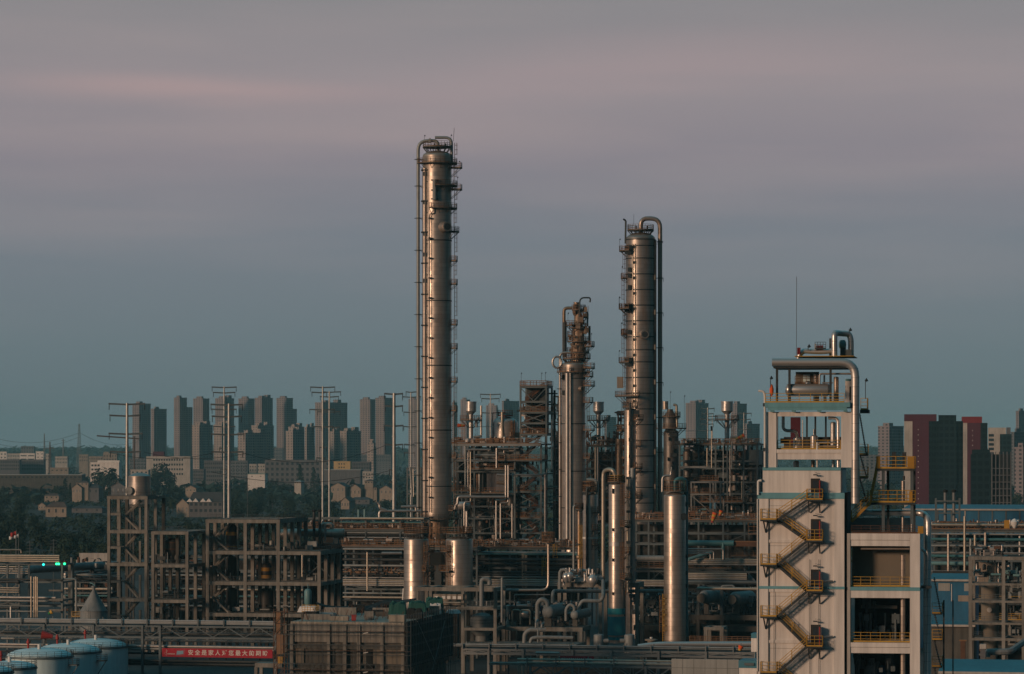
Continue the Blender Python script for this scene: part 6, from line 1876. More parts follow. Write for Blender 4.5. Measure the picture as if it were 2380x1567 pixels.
for y, a, r in ((605, 912, .55), (655, 940, .34), (695, 908, .7)):
 pipe([(xs3(a), ys3(y), PF - 2.5), (xs3(1005), ys3(y + 6), PF - 2.5)], r, 'short stub pipe from the grey room, %s of three' % {605: 'top', 655: 'middle', 695: 'fattest lowest'}[y], 'stub pipes at the grey room', 'clad_rust' if y == 695 else 'pipe_silver', 'stub_pipe')
pipe([(xs3(437), ys3(1000), PF - 5), (xs3(445), ys3(960), PF - 5), (xs3(470), ys3(930), PF - 5), (xs3(470), ys3(855), PF - 5), (xs3(1010), ys3(857), PF - 5)], .62, 'fat bright pipe bent down beside the tallest column', None, 'pipe_silver', fil=2.0)
pipe([(xs3(545), ys3(1180), PF - 5), (xs3(545), ys3(912), PF - 5), (xs3(620), ys3(912), PF - 5)], .4, 'bright pipe bent down below the fat bright one', None, 'pipe_silver')
pipe([(xs3(573), ys3(1260), PF - 5), (xs3(573), ys3(1020), PF - 5)], .62, 'fat short upright pipe by the tallest column foot', None, 'pipe_silver', 'standpipe')
pipe([(xs3(906), ys3(1390), PF - 4), (xs3(906), ys3(900), PF - 4)], .38, 'upright silver pipe before the process structure, left of three', 'three upright silver pipes', 'pipe_silver', 'standpipe')
pipe([(xs3(955), ys3(1340), PF - 4), (xs3(955), ys3(930), PF - 4)], .38, 'upright silver pipe before the process structure, middle of three', 'three upright silver pipes', 'pipe_silver', 'standpipe')
pipe([(xs3(1086), ys3(1390), PF - 4), (xs3(1086), ys3(935), PF - 4)], .34, 'upright silver pipe before the process structure, right of three', 'three upright silver pipes', 'pipe_silver', 'standpipe')
pipe([(xs3(1460), ys3(1290), PF), (xs3(1460), ys3(585), PF)], .55, 'upright grey pipe on the right side of the steel stair tower', None, 'pipe_silver', 'standpipe')
pipe([(xs3(1536), ys3(540), PF), (xs3(1536), ys3(-20), PF)], .3, 'tall thin pipe between the stair tower and the middle column', None, 'pipe_grey', 'standpipe')
pipe([(xs3(1476), ys3(600), PF), (xs3(1476), ys3(540), PF), (xs3(1536), ys3(540), PF)], .2, 'thin pipe stepping up right of the stair tower', None, 'pipe_grey')
pipe([(xs3(1180), ys3(1170), PF + 1), (xs3(1180), ys3(1224), PF + 1), (xs3(1320), ys3(1224), PF + 1), (xs3(1350), ys3(1190), PF + 1)], .3, 'bent pipe low inside the steel stair tower', None, 'pipe_silver')
for i, y in enumerate((738, 855, 895)): pipe([(xs3(1490), ys3(y), 806), (xs3(1605), ys3(y), 806)], .25, 'dim teal pipe between the stair tower and the middle column', 'dim teal pipes by the stair tower', 'pipe_teal')
pipe([(xs3(700), ys3(1076), PF), (xs3(880), ys3(1076), PF), (xs3(890), ys3(1110), PF), (xs3(890), ys3(1190), PF)], .2, 'thin pipe bent down in the lower process structure', None, 'pipe_grey')
f = Fr(xs3(520), 794, 0)
t = f.thing('small_drum', 'small bright horizontal drum beside the foot of the tallest column', 'drum')
MB().drum((-1.6, 0, f.z(ys3(955))), (2.2, 0, f.z(ys3(955))), 1.05, 16).build('shell', 'clad_bright', t, True)
MB().bar((-.8, 0, f.z(ys3(1000))), (-.8, 0, 0), .3).bar((1.2, 0, f.z(ys3(1000))), (1.2, 0, 0), .3).build('saddle', 'steel', t)
# pipes and small steel left of the tallest column
f = Fr(x1(330), 790)
t = f.thing('pipe_support_structure', 'narrow grey steel frame carrying pipes left of the tallest column', 'steel frame')
steel_bay(f, t, (x1(333), x1(466)), (0, 5), [f.z(y1(y)) for y in (1290, 1175, 985, 925)], 'steel', .35, brace=[(0, 2, 'x')])
f.z(0)
pipe([(x1(380), y1(1210), 786), (x1(360), y1(920), 786)], .35, 'upright grey pipe in the narrow frame left of the tallest column', None, 'pipe_grey', 'standpipe')
pipe([(x1(395), y1(1210), 786), (x1(390), y1(940), 786)], .25, 'thin upright pipe in the narrow frame left of the tallest column', None, 'pipe_silver', 'standpipe')
pipe([(x1(58), y1(1410), 760), (x1(58), y1(1350), 760), (x1(470), y1(1350), 760)], .55, 'fat silver pipe bent down left of the tallest column foot', None, 'pipe_silver', fil=2)
pipe([(x1(42), y1(1265), 760), (x1(62), y1(1285), 760), (x1(62), y1(1320), 760), (x1(130), y1(1345), 760)], .62, 'stub of silver pipe curling up left of the tallest column foot', None, 'pipe_silver', fil=1.5)
pipe([(x1(270), y1(1308), 758), (x1(415), y1(1305), 758), (x1(418), y1(1345), 758)], .5, 'silver pipe above the fat bent one left of the tallest column', None, 'pipe_silver', fil=1)
for i, zx in enumerate((1683, 1743)):
 pipe([(b1(zx), y1(1410), 770), (b1(zx), y1(1335), 770)], .5, 'short blue topped vent pipe, %s of a pair before the trees' % ('left', 'right')[i], 'pair of short vent pipes', 'vessel_green', 'vent_pipe')
for i, zx in enumerate((1247, 1303)):
 f2 = Fr(b1(zx), 720, 0)
 t2 = f2.thing('exhaust_pipe', 'black capped exhaust pipe, %s of two behind the widest concrete frame' % ('left', 'right')[i], 'exhaust pipe', 'black capped exhausts')
 MB().tube([(0, 0, 0), (0, 0, f2.z(y1(1360)))], .3, 10).build('pipe', 'pipe_dark', t2, True)
 MB().lathe([(.2, f2.z(y1(1362))), (.5, f2.z(y1(1352))), (.5, f2.z(y1(1340))), (.1, f2.z(y1(1332)))], 12).build('cap', 'black_net', t2, True)
# ------------------------------------------------------------------ right hand deck structure
f = Fr(1577, 806)
t = f.thing('reactor_structure', 'wide braced steel structure between the fat bright vessel and the white building', 'steel frame')
lv = [f.z(y) for y in (1196, 1167, 1146, 1119, 1087, 1069.6, 1032)]
us = steel_bay(f, t, (1579, 1623, 1662.6, 1690, 1727.5, 1759), (0, 8, 16), lv, 'steel', .42, brace=[(1, 5, 'x'), (3, 5, 'x'), (1, 6, 'x'), (3, 6, 'x'), (1, 2, '\\'), (0, 1, '\\'), (2, 1, '/'), (4, 3, 'x')], deck=(1, 3, 6), bw=.34)
railpx(f, t, 1577, 1759, 1031.5, -.5, deckw=.4); railpx(f, t, 1593, 1670, 1117, -1, deckw=.8); railpx(f, t, 1585, 1726, 1166, -1.2, deckw=1)
for v in (4, 8): MB().rail([(f.u(1577), v, f.z(1031.5)), (f.u(1759), v, f.z(1031.5))], 1.3, 1, .09).build('railing', 'rail_orange', t)
for px, r_, y0, y1_ in ((1592, 1.2, 1110, 1050), (1640, 1.3, 1165, 1125), (1705, 1.5, 1140, 1060), (1748, 1.6, 1190, 1085)):
 MB().lathe([(r_, f.z(y0)), (r_, f.z(y1_)), (.01, f.z(y1_) + r_ * .6)], 18, f.u(px), 4).build('inner_vessel', 'clad_deep', t, True)
MB().box(f.u(1580), f.u(1757), 8.5, 15, f.z(1196), f.z(1048)).build('fill_box', 'steel_dark', t)
MB().box(f.u(1730), f.u(1762), 1, 7, f.z(1080), f.z(1046)).build('fill_box', 'steel', t)
MB().box(f.u(1663), f.u(1690), 3.5, 7, f.z(1112), f.z(1092)).build('fill_box', 'steel', t)
fittings(f, t, 26, (1582, 1755), (1030, 1020), (1, 5), 7, ('rust', 'clad_small'), (.25, .6))
fittings(f, t, 30, (1582, 1755), (1190, 1042), (1, 6), 8, ('steel_dark', 'clad_small', 'rust'), (.3, .9))
MB().drum((f.u(1612), 2, f.z(1044)), (f.u(1622), 5, f.z(1044)), 1.1, 16).build('drum', 'vessel_grey', t, True)
for i, (zx, y0, y1_, m) in enumerate(((1385, 590, 1050, 'pipe_tan'), (1335, 830, 1050, 'pipe_tan'), (1590, 840, 1360, 'pipe_silver'), (1515, 760, 1300, 'pipe_grey'), (1610, 760, 1060, 'pipe_grey'), (1560, 800, 1300, 'steel'), (1720, 1200, 1400, 'pipe_tan'))):
 pipe([(j2(zx), j2y(y1_), 800), (j2(zx), j2y(y0), 800)], .24, ['tan mast pipe with a black tip rising above the right hand deck', 'short tan upright pipe in the right hand structure', 'bright upright pipe in the middle of the right hand structure', 'grey upright pipe left of the bright one in the right hand structure', 'short grey upright pipe in the right hand structure', 'dark upright pipe between two others in the right hand structure', 'tan upright pipe near the white building at the right hand structure'][i], None, m, 'standpipe')
pipe([(j2(1385), j2y(640), 799), (j2(1383), j2y(588), 799)], .4, 'black tip of the mast pipe above the right hand deck', None, 'black_net', 'pipe_tip')
pipe([(j2(1035), j2y(640), 801), (j2(1380), j2y(636), 801)], .1, 'thin pale rail line left of the black tipped mast pipe', None, 'pipe_silver')
pipe([(j2(838), j2y(1567), 790), (j2(838), j2y(1180), 790), (j2(875), j2y(1140), 790), (j2(935), j2y(1140), 790), (j2(940), j2y(1040), 790)], .25, 'thin bent pipe right of the second tallest column', None, 'pipe_grey')
socks(j2(1748), j2y(690), -22, 24, 795, ('orange_cloth', 'yellow_cloth', 'orange_cloth', 'yellow_cloth'), 'orange and yellow wind sock on the right hand deck', .55, False)
f = Fr(1579, 780)
t = f.thing('access_structure', 'lower steel frame with railings before the right hand structure', 'steel frame')
steel_bay(f, t, (1606, 1650, 1674), (0, 5), [f.z(y) for y in (1190, 1147, 1119)], 'steel_light', .36, brace=[(0, 1, '\\'), (0, 0, '\\'), (1, 1, 'x')], deck=(0, 1), rail=(0, 1))
MB().rail([(f.u(1578), 0, f.z(1088)), (f.u(1650), 0, f.z(1088))], .4, 3, .15).build('top_rail', 'steel_light', t)
f = Fr(j2(1208), 778, 0)
t = f.thing('hoist_hook', 'pale chain hoist hanging in the lower frame of the right hand structure', 'hoist')
MB().box(-.4, .4, -.4, .4, f.z(j2y(1275)), f.z(j2y(1250))).build('body', 'plaster_tan', t)
MB().tube([(0, 0, f.z(j2y(1275))), (.1, 0, f.z(j2y(1320)))], .14, 6).build('hook', 'plaster_tan', t)
for i, zx in enumerate((1372, 1420)):
 pipe([(j2(zx), j2y(1505), 770), (j2(zx), j2y(1440), 770)], .42, 'short pale blue vent, %s of two above the orange wind socks' % ('left', 'right')[i], 'two pale blue vents', 'tank_white', 'vent_pipe')
pipe([(j2(1248), j2y(1567), 765), (j2(1250), j2y(1512), 765), (j2(1325), j2y(1510), 765)], .3, 'pale blue bent pipe left of the two pale blue vents', None, 'vessel_green')
# between the columns
f = Fr(1362, 808)
t = f.thing('heater_structure', 'braced steel structure glimpsed between the middle and second tallest columns', 'steel frame')
steel_bay(f, t, (1364, 1386, 1422), (0, 7), [f.z(y) for y in (1215, 1160, 1125, 1088, 1069, 1036)], 'steel', .4, brace=[(1, 5, 'x'), (1, 4, '\\'), (0, 5, '/'), (1, 2, 'x'), (0, 3, 'x')], deck=(1, 2, 3, 4, 5), rail=(5, 2, 1, 4))
fittings(f, t, 16, (1364, 1440), (1032, 1008), (0, 5), 9, ('clad_small', 'rust', 'steel_dark'), (.3, .9))
fittings(f, t, 26, (1364, 1450), (1210, 1042), (0, 5), 10, ('clad_small', 'rust', 'steel_dark'), (.3, .9))
MB().box(f.u(1366), f.u(1420), 4, 6.5, f.z(1215), f.z(1050)).build('fill_box', 'dark_room', t)
for px, w, y0, y1_, m in ((1440, .9, 1190, 1020, 'clad_rust'), (1386, .4, 1190, 1040, 'pipe_tan'), (1391, .3, 1190, 1040, 'pipe_silver')):
 MB().tube([(f.u(px), -1, f.z(y0)), (f.u(px), -1, f.z(y1_))], w, 10).build('riser_pipe', m, t, True)
f = Fr(1286, 815)
t = f.thing('dark_pipe_tower', 'dark steel frame crowded with pipes between stair tower and middle column', 'steel frame')
steel_bay(f, t, (1287, 1301), (0, 6), [f.z(y) for y in (1215, 1160, 1100, 1040, 980, 920)], 'steel_dark', .4, brace=[(0, k, 'x') for k in range(6)])
fittings(f, t, 24, (1283, 1303), (1250, 915), (0, 4), 12, ('steel_dark', 'pipe_grey'), (.3, .8))
MB().box(f.u(1275), f.u(1306), 7, 9, 0, f.z(1010)).build('fill_box', 'steel_dark', t)
f = Fr(1436, 805)
t = f.thing('pipe_tower', 'rusty pipe and platform cluster on the left of the second tallest column', 'steel frame')
steel_bay(f, t, (1436, 1452), (0, 4), [f.z(y) for y in (1200, 1140, 1085, 1040, 1000, 955)], 'rust', .35, deck=(1, 2, 3, 4), rail=(1, 2, 3, 4))
fittings(f, t, 24, (1434, 1452), (1240, 950), (-.5, 2), 13, ('clad_rust', 'steel_dark', 'rust'), (.3, .8))
# ------------------------------------------------------------------ long pipe racks across the middle
def rack(px0, px1, D, pxs, tiers, label, decky=None, railm='rail_orange', depth=7, m='steel', brace=(), seed=1, clutter=18, railh=1.3, bottom=0.0, back=True):
 f = Fr(px0, D)
 t = f.thing('pipe_rack', label, 'pipe rack')
 lv = sorted(f.z(y) for y in tiers)
 steel_bay(f, t, pxs, (0, depth), lv, m, .38, brace=brace, bw=.36)
 if decky:
  z = f.z(decky)
  MB().box(f.u(px0), f.u(px1), -.5, depth + .5, z - .25, z).build('deck', 'plate_dark', t)
  r = MB().rail([(f.u(px0), -.45, z), (f.u(px1), -.45, z)], railh, 1.3, .085)
  r.rail([(f.u(px0), depth + .45, z), (f.u(px1), depth + .45, z)], railh, 1.3, .085)
  r.build('railing', railm, t)
  if clutter: fittings(f, t, clutter, (px0, px1), (decky - 1, decky - 16), (.5, depth), seed, ('clad_small', 'rust', 'steel_dark'), (.25, .7))
 if back: MB().box(f.u(px0), f.u(px1), depth + 1.2, depth + 1.5, 0, lv[-1] - 1.2).build('dark_backdrop', 'dark_room', t)  # added dark sheet standing in for the gloom behind the pipes
 return f, t
def stack(px0, px1, ys, D, m, label, group, r=.2, v=-.45):
 for i, y in enumerate(ys):
  run(px0, px1, y, D, r, m if isinstance(m, str) else m[i % len(m)], label, group, v)
# back rack, upper
f, t = rack(704, 985, 745, (712, 776, 850, 930, 980), (1300, 1269, 1230, 1203), 'upper back pipe rack between the widest concrete frame and the tallest column', decky=1228, seed=21, clutter=40)
railpx(f, t, 790, 985, 1268, -1.6, deckw=1.2)
run(790, 985, 1204.5, 742, .3, 'pipe_tan', 'bright tan pipe along the top of the upper back rack', None)
run(790, 985, 1214, 744, .25, 'pipe_teal', 'teal pipe below the bright tan one on the upper back rack', None)
for i, y in enumerate((1238, 1243, 1249, 1256)): run(806, 985, y, 743, .22, ('pipe_grey', 'pipe_dark', 'pipe_silver', 'pipe_teal')[i], 'pipe in the bundle under the walkway of the upper back rack', 'pipes under the upper back walkway')
f = Fr(728, 722)
t = f.thing('horizontal_drum', 'big silver horizontal drum on the rack right of the widest concrete frame', 'drum')
u0, u1 = f.u(c4(1232)), f.u(c4(1556))
z = f.z(c3y(180)); rr_ = 10.2 * 722 / F
MB().drum((u0, 0, z), (u1, 0, z), rr_, 28, .4).build('shell', 'clad', t, True)
MB().tube([(f.u(c4(1110)), 0, z), (u0 + .3, 0, z)], rr_ * .8, 20).build('nozzle', 'clad', t, True)
b = MB()
for q in (.28, .3, .6, .62): b.tube([(u0 + (u1 - u0) * q, 0, z), (u0 + (u1 - u0) * q + .16, 0, z)], rr_ * 1.04, 28)
b.build('band', 'clad_dark', t, True)
MB().tube([(f.u(c4(1328)), 0, z + rr_ * .9), (f.u(c4(1328)), 0, f.z(c3y(98))), (f.u(c4(1425)), 0, f.z(c3y(98))), (f.u(c4(1425)), 0, z + rr_ * .9)], .5, 10, 1.0).build('loop_pipe', 'clad', t, True)
MB().bar((u0 + 2, 0, z - rr_), (u0 + 2, 0, z - rr_ - 1.4), .8, 1.2).bar((u1 - 2, 0, z - rr_), (u1 - 2, 0, z - rr_ - 1.4), .8, 1.2).build('saddle', 'concrete', t)
MB().box(u0, u1, -2, 3, 0, z - rr_ - 1.41).build('base', 'dark_room', t)
MB().tube([(f.u(c4(1372)), -rr_ - .2, f.z(c3y(100))), (f.u(c4(1372)), -rr_ - .2, f.z(c3y(260)))], .2, 8).build('riser_pipe', 'pipe_silver', t, True)
f2 = Fr(690, 735)
t2 = f2.thing('horizontal_drum', 'half hidden silver drum seen between the columns of the widest concrete frame', 'drum')
MB().drum((f2.u(648), 0, f2.z(1243)), (f2.u(700), 0, f2.z(1240)), 1.2, 20).build('shell', 'clad', t2, True)
MB().bar((0, 0, 0), (0, 0, f2.z(1253)), .6).build('saddle', 'concrete_dark', t2)
# front rack left: tiers of bright pipes behind the scaffolded building
f, t = rack(796, 1110, 690, (803, 867, 932, 1000, 1065, 1108), (1390, 1366, 1345, 1316, 1272), 'front pipe rack with bright stacked pipes left of the two fat drums', decky=1269, seed=22, clutter=20)
stack(797, 1000, (1347.5, 1351.5, 1355.5, 1359.5), 688, ('pipe_tan', 'pipe_silver'), 'bright pipe in the stack of four left of the fat drums', 'stack of four pipes left of the fat drums')
for i, (y, m, r) in enumerate(((1276, 'pipe_grey', .2), (1287, 'pipe_dark', .3), (1300, 'pipe_dark', .35), (1314, 'pipe_grey', .25), (1324, 'pipe_silver', .14), (1329, 'clad_rust', .18), (1334, 'pipe_dark', .2), (1342, 'pipe_silver', .16), (1378, 'pipe_grey', .2), (1387.5, 'pipe_tan', .26), (1395, 'pipe_dark', .2))):
 run(797, 1000, y, 688, r, m, ['topmost grey pipe', 'dark pipe below the topmost', 'thick dark pipe', 'grey pipe at mid height', 'thin silver pipe', 'thin rust stained pipe', 'dim pipe', 'silver pipe over the stack of four', 'lower grey pipe', 'lowest bright tan pipe', 'lowest dark pipe'][i] + ' on the front rack left of the fat drums')
f2 = Fr(890, 687)
t2 = f2.thing('valve_cluster', 'row of small yellow and rusty valves on the front rack left of the fat drums', 'valves')
fittings(f2, t2, 26, (800, 935), (1334, 1320), (-1.2, -.8), 23, ('rail_orange', 'rust', 'steel_dark'), (.15, .4), 'valve')
pipe([(c4(1772), c3y(372), 684), (c4(1772), c3y(750), 684)], .34, 'bright upright pipe before the front rack', None, 'pipe_tan', 'standpipe')
pipe([(c4(1912), c3y(380), 684), (c4(2110), c3y(380), 684)], .5, 'white stub pipe running into the left fat drum', None, 'pipe_silver')
pipe([(937.5, c3y(725), 680), (936, c3y(840), 680)], .32, 'white slim post left of the lower fat drum', None, 'white_paint', 'standpipe')
# centre rack
f, t = rack(1097, 1345, 690, (1099, 1119.6, 1184.7, 1248.7, 1313.8, 1344), (1395, 1362, 1345, 1317, 1272), 'front pipe rack with an orange railed walkway in the centre', decky=1270, seed=24, clutter=46, brace=[(1, 2, '\\'), (2, 2, '/'), (3, 2, 'v'), (0, 1, '/')])
stack(1099, 1345, (1347, 1351, 1355, 1359), 687.5, ('pipe_tan', 'pipe_silver'), 'bright pipe in the stack of four right of the fat drums', 'stack of four pipes right of the fat drums')
for i, (y, m, r) in enumerate(((1287, 'pipe_teal', .25), (1300, 'pipe_dark', .4), (1309, 'pipe_dark', .3), (1329, 'pipe_dark', .3), (1340, 'pipe_grey', .2), (1283, 'pipe_grey', .2), (1335, 'pipe_dark', .3))):
 run(1099, 1345, y, 687.5, r, m, ['teal pipe under the walkway', 'thick dark pipe', 'dark pipe below the thick one', 'dark pipe in the lower gap', 'grey pipe over the stack of four', 'grey pipe right under the walkway', 'dim pipe in the lower gap'][i] + ' on the centre rack')
for i, zx in enumerate((1458, 1474, 1489, 1501)):
 pipe([(x1(zx), c3y(385), 685), (x1(zx), c3y(720), 685)], .13, 'thin bright upright pipe in the row of four on the centre rack', 'four thin upright pipes', 'pipe_tan', 'standpipe')
pipe([(x1(1410), c3y(378), 685), (x1(1520), c3y(378), 685)], .18, 'short bright pipe over the four thin upright ones', None, 'pipe_silver')
pipe([(x1(1558), c3y(382), 685), (x1(1705), c3y(382), 685)], .2, 'short teal grey pipe left of the bright upright elbow pipe', None, 'vessel_green')
pipe([(x1(1713), c3y(282), 672), (x1(1713), c3y(742), 672), (x1(1425), c3y(742), 672)], .44, 'bright upright pipe turning left at its foot, under the middle column', None, 'clad', 'elbow_pipe', fil=1.6)
f2 = Fr(x1(1713), 672)
t2 = f2.thing('pipe_platform', 'small orange railed platform around the top of the bright elbow pipe', 'platform')
MB().lathe([(.5, f2.z(c3y(282))), (1.4, f2.z(c3y(282))), (1.4, f2.z(c3y(276))), (.5, f2.z(c3y(276)))], 16).build('deck', 'plate_dark', t2)
MB().arcrail(1.35, f2.z(c3y(276)), 0, 360, 2.2, .09).build('railing', 'rail_orange', t2)
pipe([(x1(1270), c3y(742), 680), (x1(1425), c3y(742), 680)], .55, 'fat grey pipe left of the elbow pipe foot', None, 'pipe_grey')
pipe([(x1(1380), c3y(950), 678), (x1(1380), c3y(787), 678), (x1(1730), c3y(787), 678)], .2, 'thin silver pipe below the fat grey one', None, 'pipe_silver')
for i, (zx, y0, y1_) in enumerate(((1672, 465, 610), (1780, 340, 500), (1675, 470, 600))):
 if i == 2: continue
 f2 = Fr(x1(zx), 684)
 t2 = f2.thing('caged_ladder', 'yellow caged ladder on the centre rack, %s one' % ('lower left', 'upper right')[i], 'ladder', 'yellow ladders on the centre rack')
 MB().ladder(0, 0, f2.z(c3y(y1_)), f2.z(c3y(y0)), 1, 0, .9, .1).build('frame', 'rail_yellow', t2)
# right rack, behind the fat vessel and towards the white building
f, t = rack(1462, 1768, 700, (1466, 1507, 1560, 1623, 1680, 1730, 1765), (1395, 1352, 1325, 1300, 1262, 1237, 1208), 'pipe rack between the second tallest column and the white building', decky=1207, seed=25, clutter=30, brace=[(2, 5, '\\'), (4, 5, '/'), (1, 2, 'a')])
railpx(f, t, 1480, 1700, 1318, -1.0, deckw=.6); railpx(f, t, 1700, 1766, 1290, -1.2, deckw=.6)
railpx(f, t, 1740, 1766, 1240, -1, 'rail_orange', 2.5)
stack(1597, 1768, (1299.5, 1303.5, 1307.5, 1311.5), 695, ('pipe_tan', 'pipe_silver'), 'bright pipe in the upper stack left of the white building', 'upper stack of pipes left of the white building')
stack(1597, 1735, (1333, 1337, 1341, 1345), 694, ('pipe_tan', 'pipe_silver'), 'bright pipe in the lower stack left of the white building', 'lower stack of pipes left of the white building')
stack(1478, 1545, (1349, 1353, 1357, 1361), 694, ('pipe_tan', 'pipe_silver'), 'bright pipe in the short stack left of the fat bright vessel', 'short stack left of the fat bright vessel')
run(1596, 1705, 1262, 690, .62, 'pipe_teal', 'thick teal pipe left of the white building')
pipe([(1680, 1262, 688), (1680, 1300, 688)], .6, 'thick teal pipe dropping from the horizontal teal one', None, 'pipe_teal', 'drop_pipe')
pipe([(1600, 1300, 692), (1655, 1283, 694)], .65, 'slanting thick pale teal pipe behind the bright bent pipes', None, 'vessel_green', 'duct_pipe')
for i, (y, x) in enumerate(((1276, 1680), (1281, 1658), (1286, 1650))):
 pipe([(1590, y, 686), (x, y, 686), (x, 1300, 686)], .26, 'bright pipe bent down at its right end, %s of three' % ('highest', 'middle', 'lowest')[i], 'three bright bent pipes', 'pipe_silver', 'bent_pipe')
f2 = Fr(1702, 688)
t2 = f2.thing('orange_trough', 'long orange cable trough beside the thick teal pipe', 'trough')
MB().box(0, f2.u(1768), 0, 1, f2.z(1270), f2.z(1257)).build('body', 'rust', t2)
MB().box(.1, f2.u(1768), -.1, -.003, f2.z(1259.5), f2.z(1257.5)).build('edge', 'rail_orange', t2)
run(1480, 1545, 1297, 688, .6, 'vessel_grey', 'thick pale pipe left of the fat bright vessel')
run(1597, 1768, 1352, 693, .4, 'steel', 'grey beam pipe under the lower stack left of the white building')
for i in range(5): pipe([(1738, 1333 + i * 3.2, 692), (1741 + i * 2, 1335 + i * 3.2, 692), (1756 + i * 1.5, 1352 + i * 2.2, 692)], .17, 'bright pipe slanting down in the fan left of the white building', 'slanting pipes left of the white building', 'pipe_silver', 'slanting_pipe')
for i, px in enumerate((1744, 1749, 1754, 1759)): pipe([(px, 1364, 691), (px, 1405, 691)], .17, 'bright upright pipe in the row left of the white building', 'upright pipes left of the white building', 'pipe_silver', 'standpipe')
socks(1661.5, 1192, -24, 72, 680, ('orange_cloth', 'yellow_cloth', 'orange_cloth', 'yellow_cloth', 'red_paint'), 'orange and yellow wind sock hanging before the right rack, left one', .6, False)
socks(1676, 1187, -12, 72, 682, ('orange_cloth', 'yellow_cloth', 'orange_cloth'), 'shorter orange wind sock hanging before the right rack', .5, False)
# equipment standing in the bare concrete frames
for ob, n, xr, ys_, vr, sd in ((CF[0], 8, (358, 432), (1306, 1388, 1430), (3, 14), 51), (CF[1], 12, (500, 735), (1349, 1422, 1278), (3, 18), 52)):
 for q, yb in enumerate(ys_): fittings(ob[0], ob[1], n, xr, (yb - 2, yb - 16), vr, sd + q * 7, ('steel_dark', 'pipe_grey'), (.35, 1.1))
for px0, px1, D, cols, tiers, lab, sd in ((150, 256, 748, (152, 186, 220, 254), (1425, 1400, 1375, 1350, 1332), 'dark low pipe rack behind the cone topped silo', 61), (345, 704, 766, (346, 400, 450, 520, 590, 650, 702), (1415, 1395, 1360, 1325, 1292), 'dim pipe rack seen through the bare concrete frames', 62)):
 f, t = rack(px0, px1, D, cols, tiers, lab)
 fittings(f, t, 26, (px0, px1), (1425, 1300), (0, 5), sd, ('steel_dark', 'pipe_grey', 'rust'), (.3, 1.0))
 for i, y in enumerate((1336, 1345, 1368, 1384, 1407)): run(px0, px1, y, D - 1.5, .22 + .05 * (i % 3), ('pipe_grey', 'pipe_dark', 'pipe_tan', 'pipe_teal', 'pipe_grey')[i], 'pipe of the ' + lab, 'pipes of the ' + lab, -1.0)
# ------------------------------------------------------------------ scaffolded building, bottom centre
f = Fr(671.7, 560)
t = f.thing('scaffolded_building', 'half built concrete block wrapped in tube scaffolding at the bottom centre', 'building')
zt = f.z(1449)
L, DP = f.u(941), 35.0
fl = [zt - 4.0 * k for k in range(4)]
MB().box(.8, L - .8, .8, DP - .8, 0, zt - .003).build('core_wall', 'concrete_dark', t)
b = MB().box(.2, L - .2, .2, DP - .2, zt, zt + .35)
b.build('roof_slab', 'concrete_pale', t)
MB().box(.3, L * .98, .3, .9, zt - 3.2, zt - .005).build('wall_panel', 'concrete', t)
for k in range(1, 4):
 z = fl[k]
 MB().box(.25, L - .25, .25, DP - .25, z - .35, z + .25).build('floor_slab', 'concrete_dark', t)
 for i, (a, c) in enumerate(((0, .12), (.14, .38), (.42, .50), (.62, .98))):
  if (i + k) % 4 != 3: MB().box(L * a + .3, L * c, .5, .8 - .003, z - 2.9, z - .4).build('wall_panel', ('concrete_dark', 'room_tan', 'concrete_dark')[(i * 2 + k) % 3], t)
for a in (.02, .34, .48, .60, .80, .98):
 MB().box(L * a - .3, L * a + .3, .02, .24, 0, zt - .01).build('column', 'concrete', t)
MB().box(L * .66, L * .72, .45, .797, 0, fl[1]).build('doorway', 'black_net', t)
# scaffolding: front and right side
sc_ = MB()
step, lift = 1.9, 1.7
n = int((L + 2.4) / step)
zz = zt + 1.3
for row in (-1.3, -.45):
 for i in range(n + 1): sc_.bar((-1.2 + i * step, row, 0), (-1.2 + i * step, row, zz + (.8 if i % 3 else 0)), .055)
 z = .5
 while z < zz:
  sc_.bar((-1.2, row, z), (L + 1.2, row, z), .055)
  z += lift
for i in range(0, n - 3, 4):
 sc_.bar((-1.2 + i * step, -1.35, 1), (-1.2 + (i + 4) * step, -1.35, 8), .06).bar((-1.2 + (i + 4) * step, -1.35, 1), (-1.2 + i * step, -1.35, 8), .06)
sc_.build('front_scaffold', 'wire', t)
sc_ = MB()
m = int(DP / step)
for row in (L + .5, L + 1.35):
 for i in range(m + 1): sc_.bar((row, -1.3 + i * step, 0), (row, -1.3 + i * step, zz + .5), .075)
 z = .5
 while z < zz + .4:
  sc_.bar((row, -1.3, z), (row, DP, z), .07)
  z += lift
sc_.build('side_scaffold', 'wire', t)
pl = MB()
for k in range(5): pl.box(-1.2, L + 1.2, -1.3, -.45, zt - 1.2 - 3.4 * k, zt - 1.15 - 3.4 * k)
pl.build('scaffold_boards', 'rust', t)
MB().box(L + .48, L + .52, -1, DP, zt - 7.5, zt + .6).build('debris_net', 'black_net', t)
MB().bar((L + 1.5, 3, zt + .5), (L + 1.5, 17, zt - 8), .11).bar((L + 1.5, 24, zt - .5), (L + 1.5, 14, zt - 9), .08).build('raking_tube', 'steel_light', t)
for k in range(4): MB().bar((L * .66, -1.45, zt - 1.5 - 3.4 * k), (L * .70, -1.45, zt - 1.35 - 3.4 * k), .12).build('lamp_tube', 'galv', t)
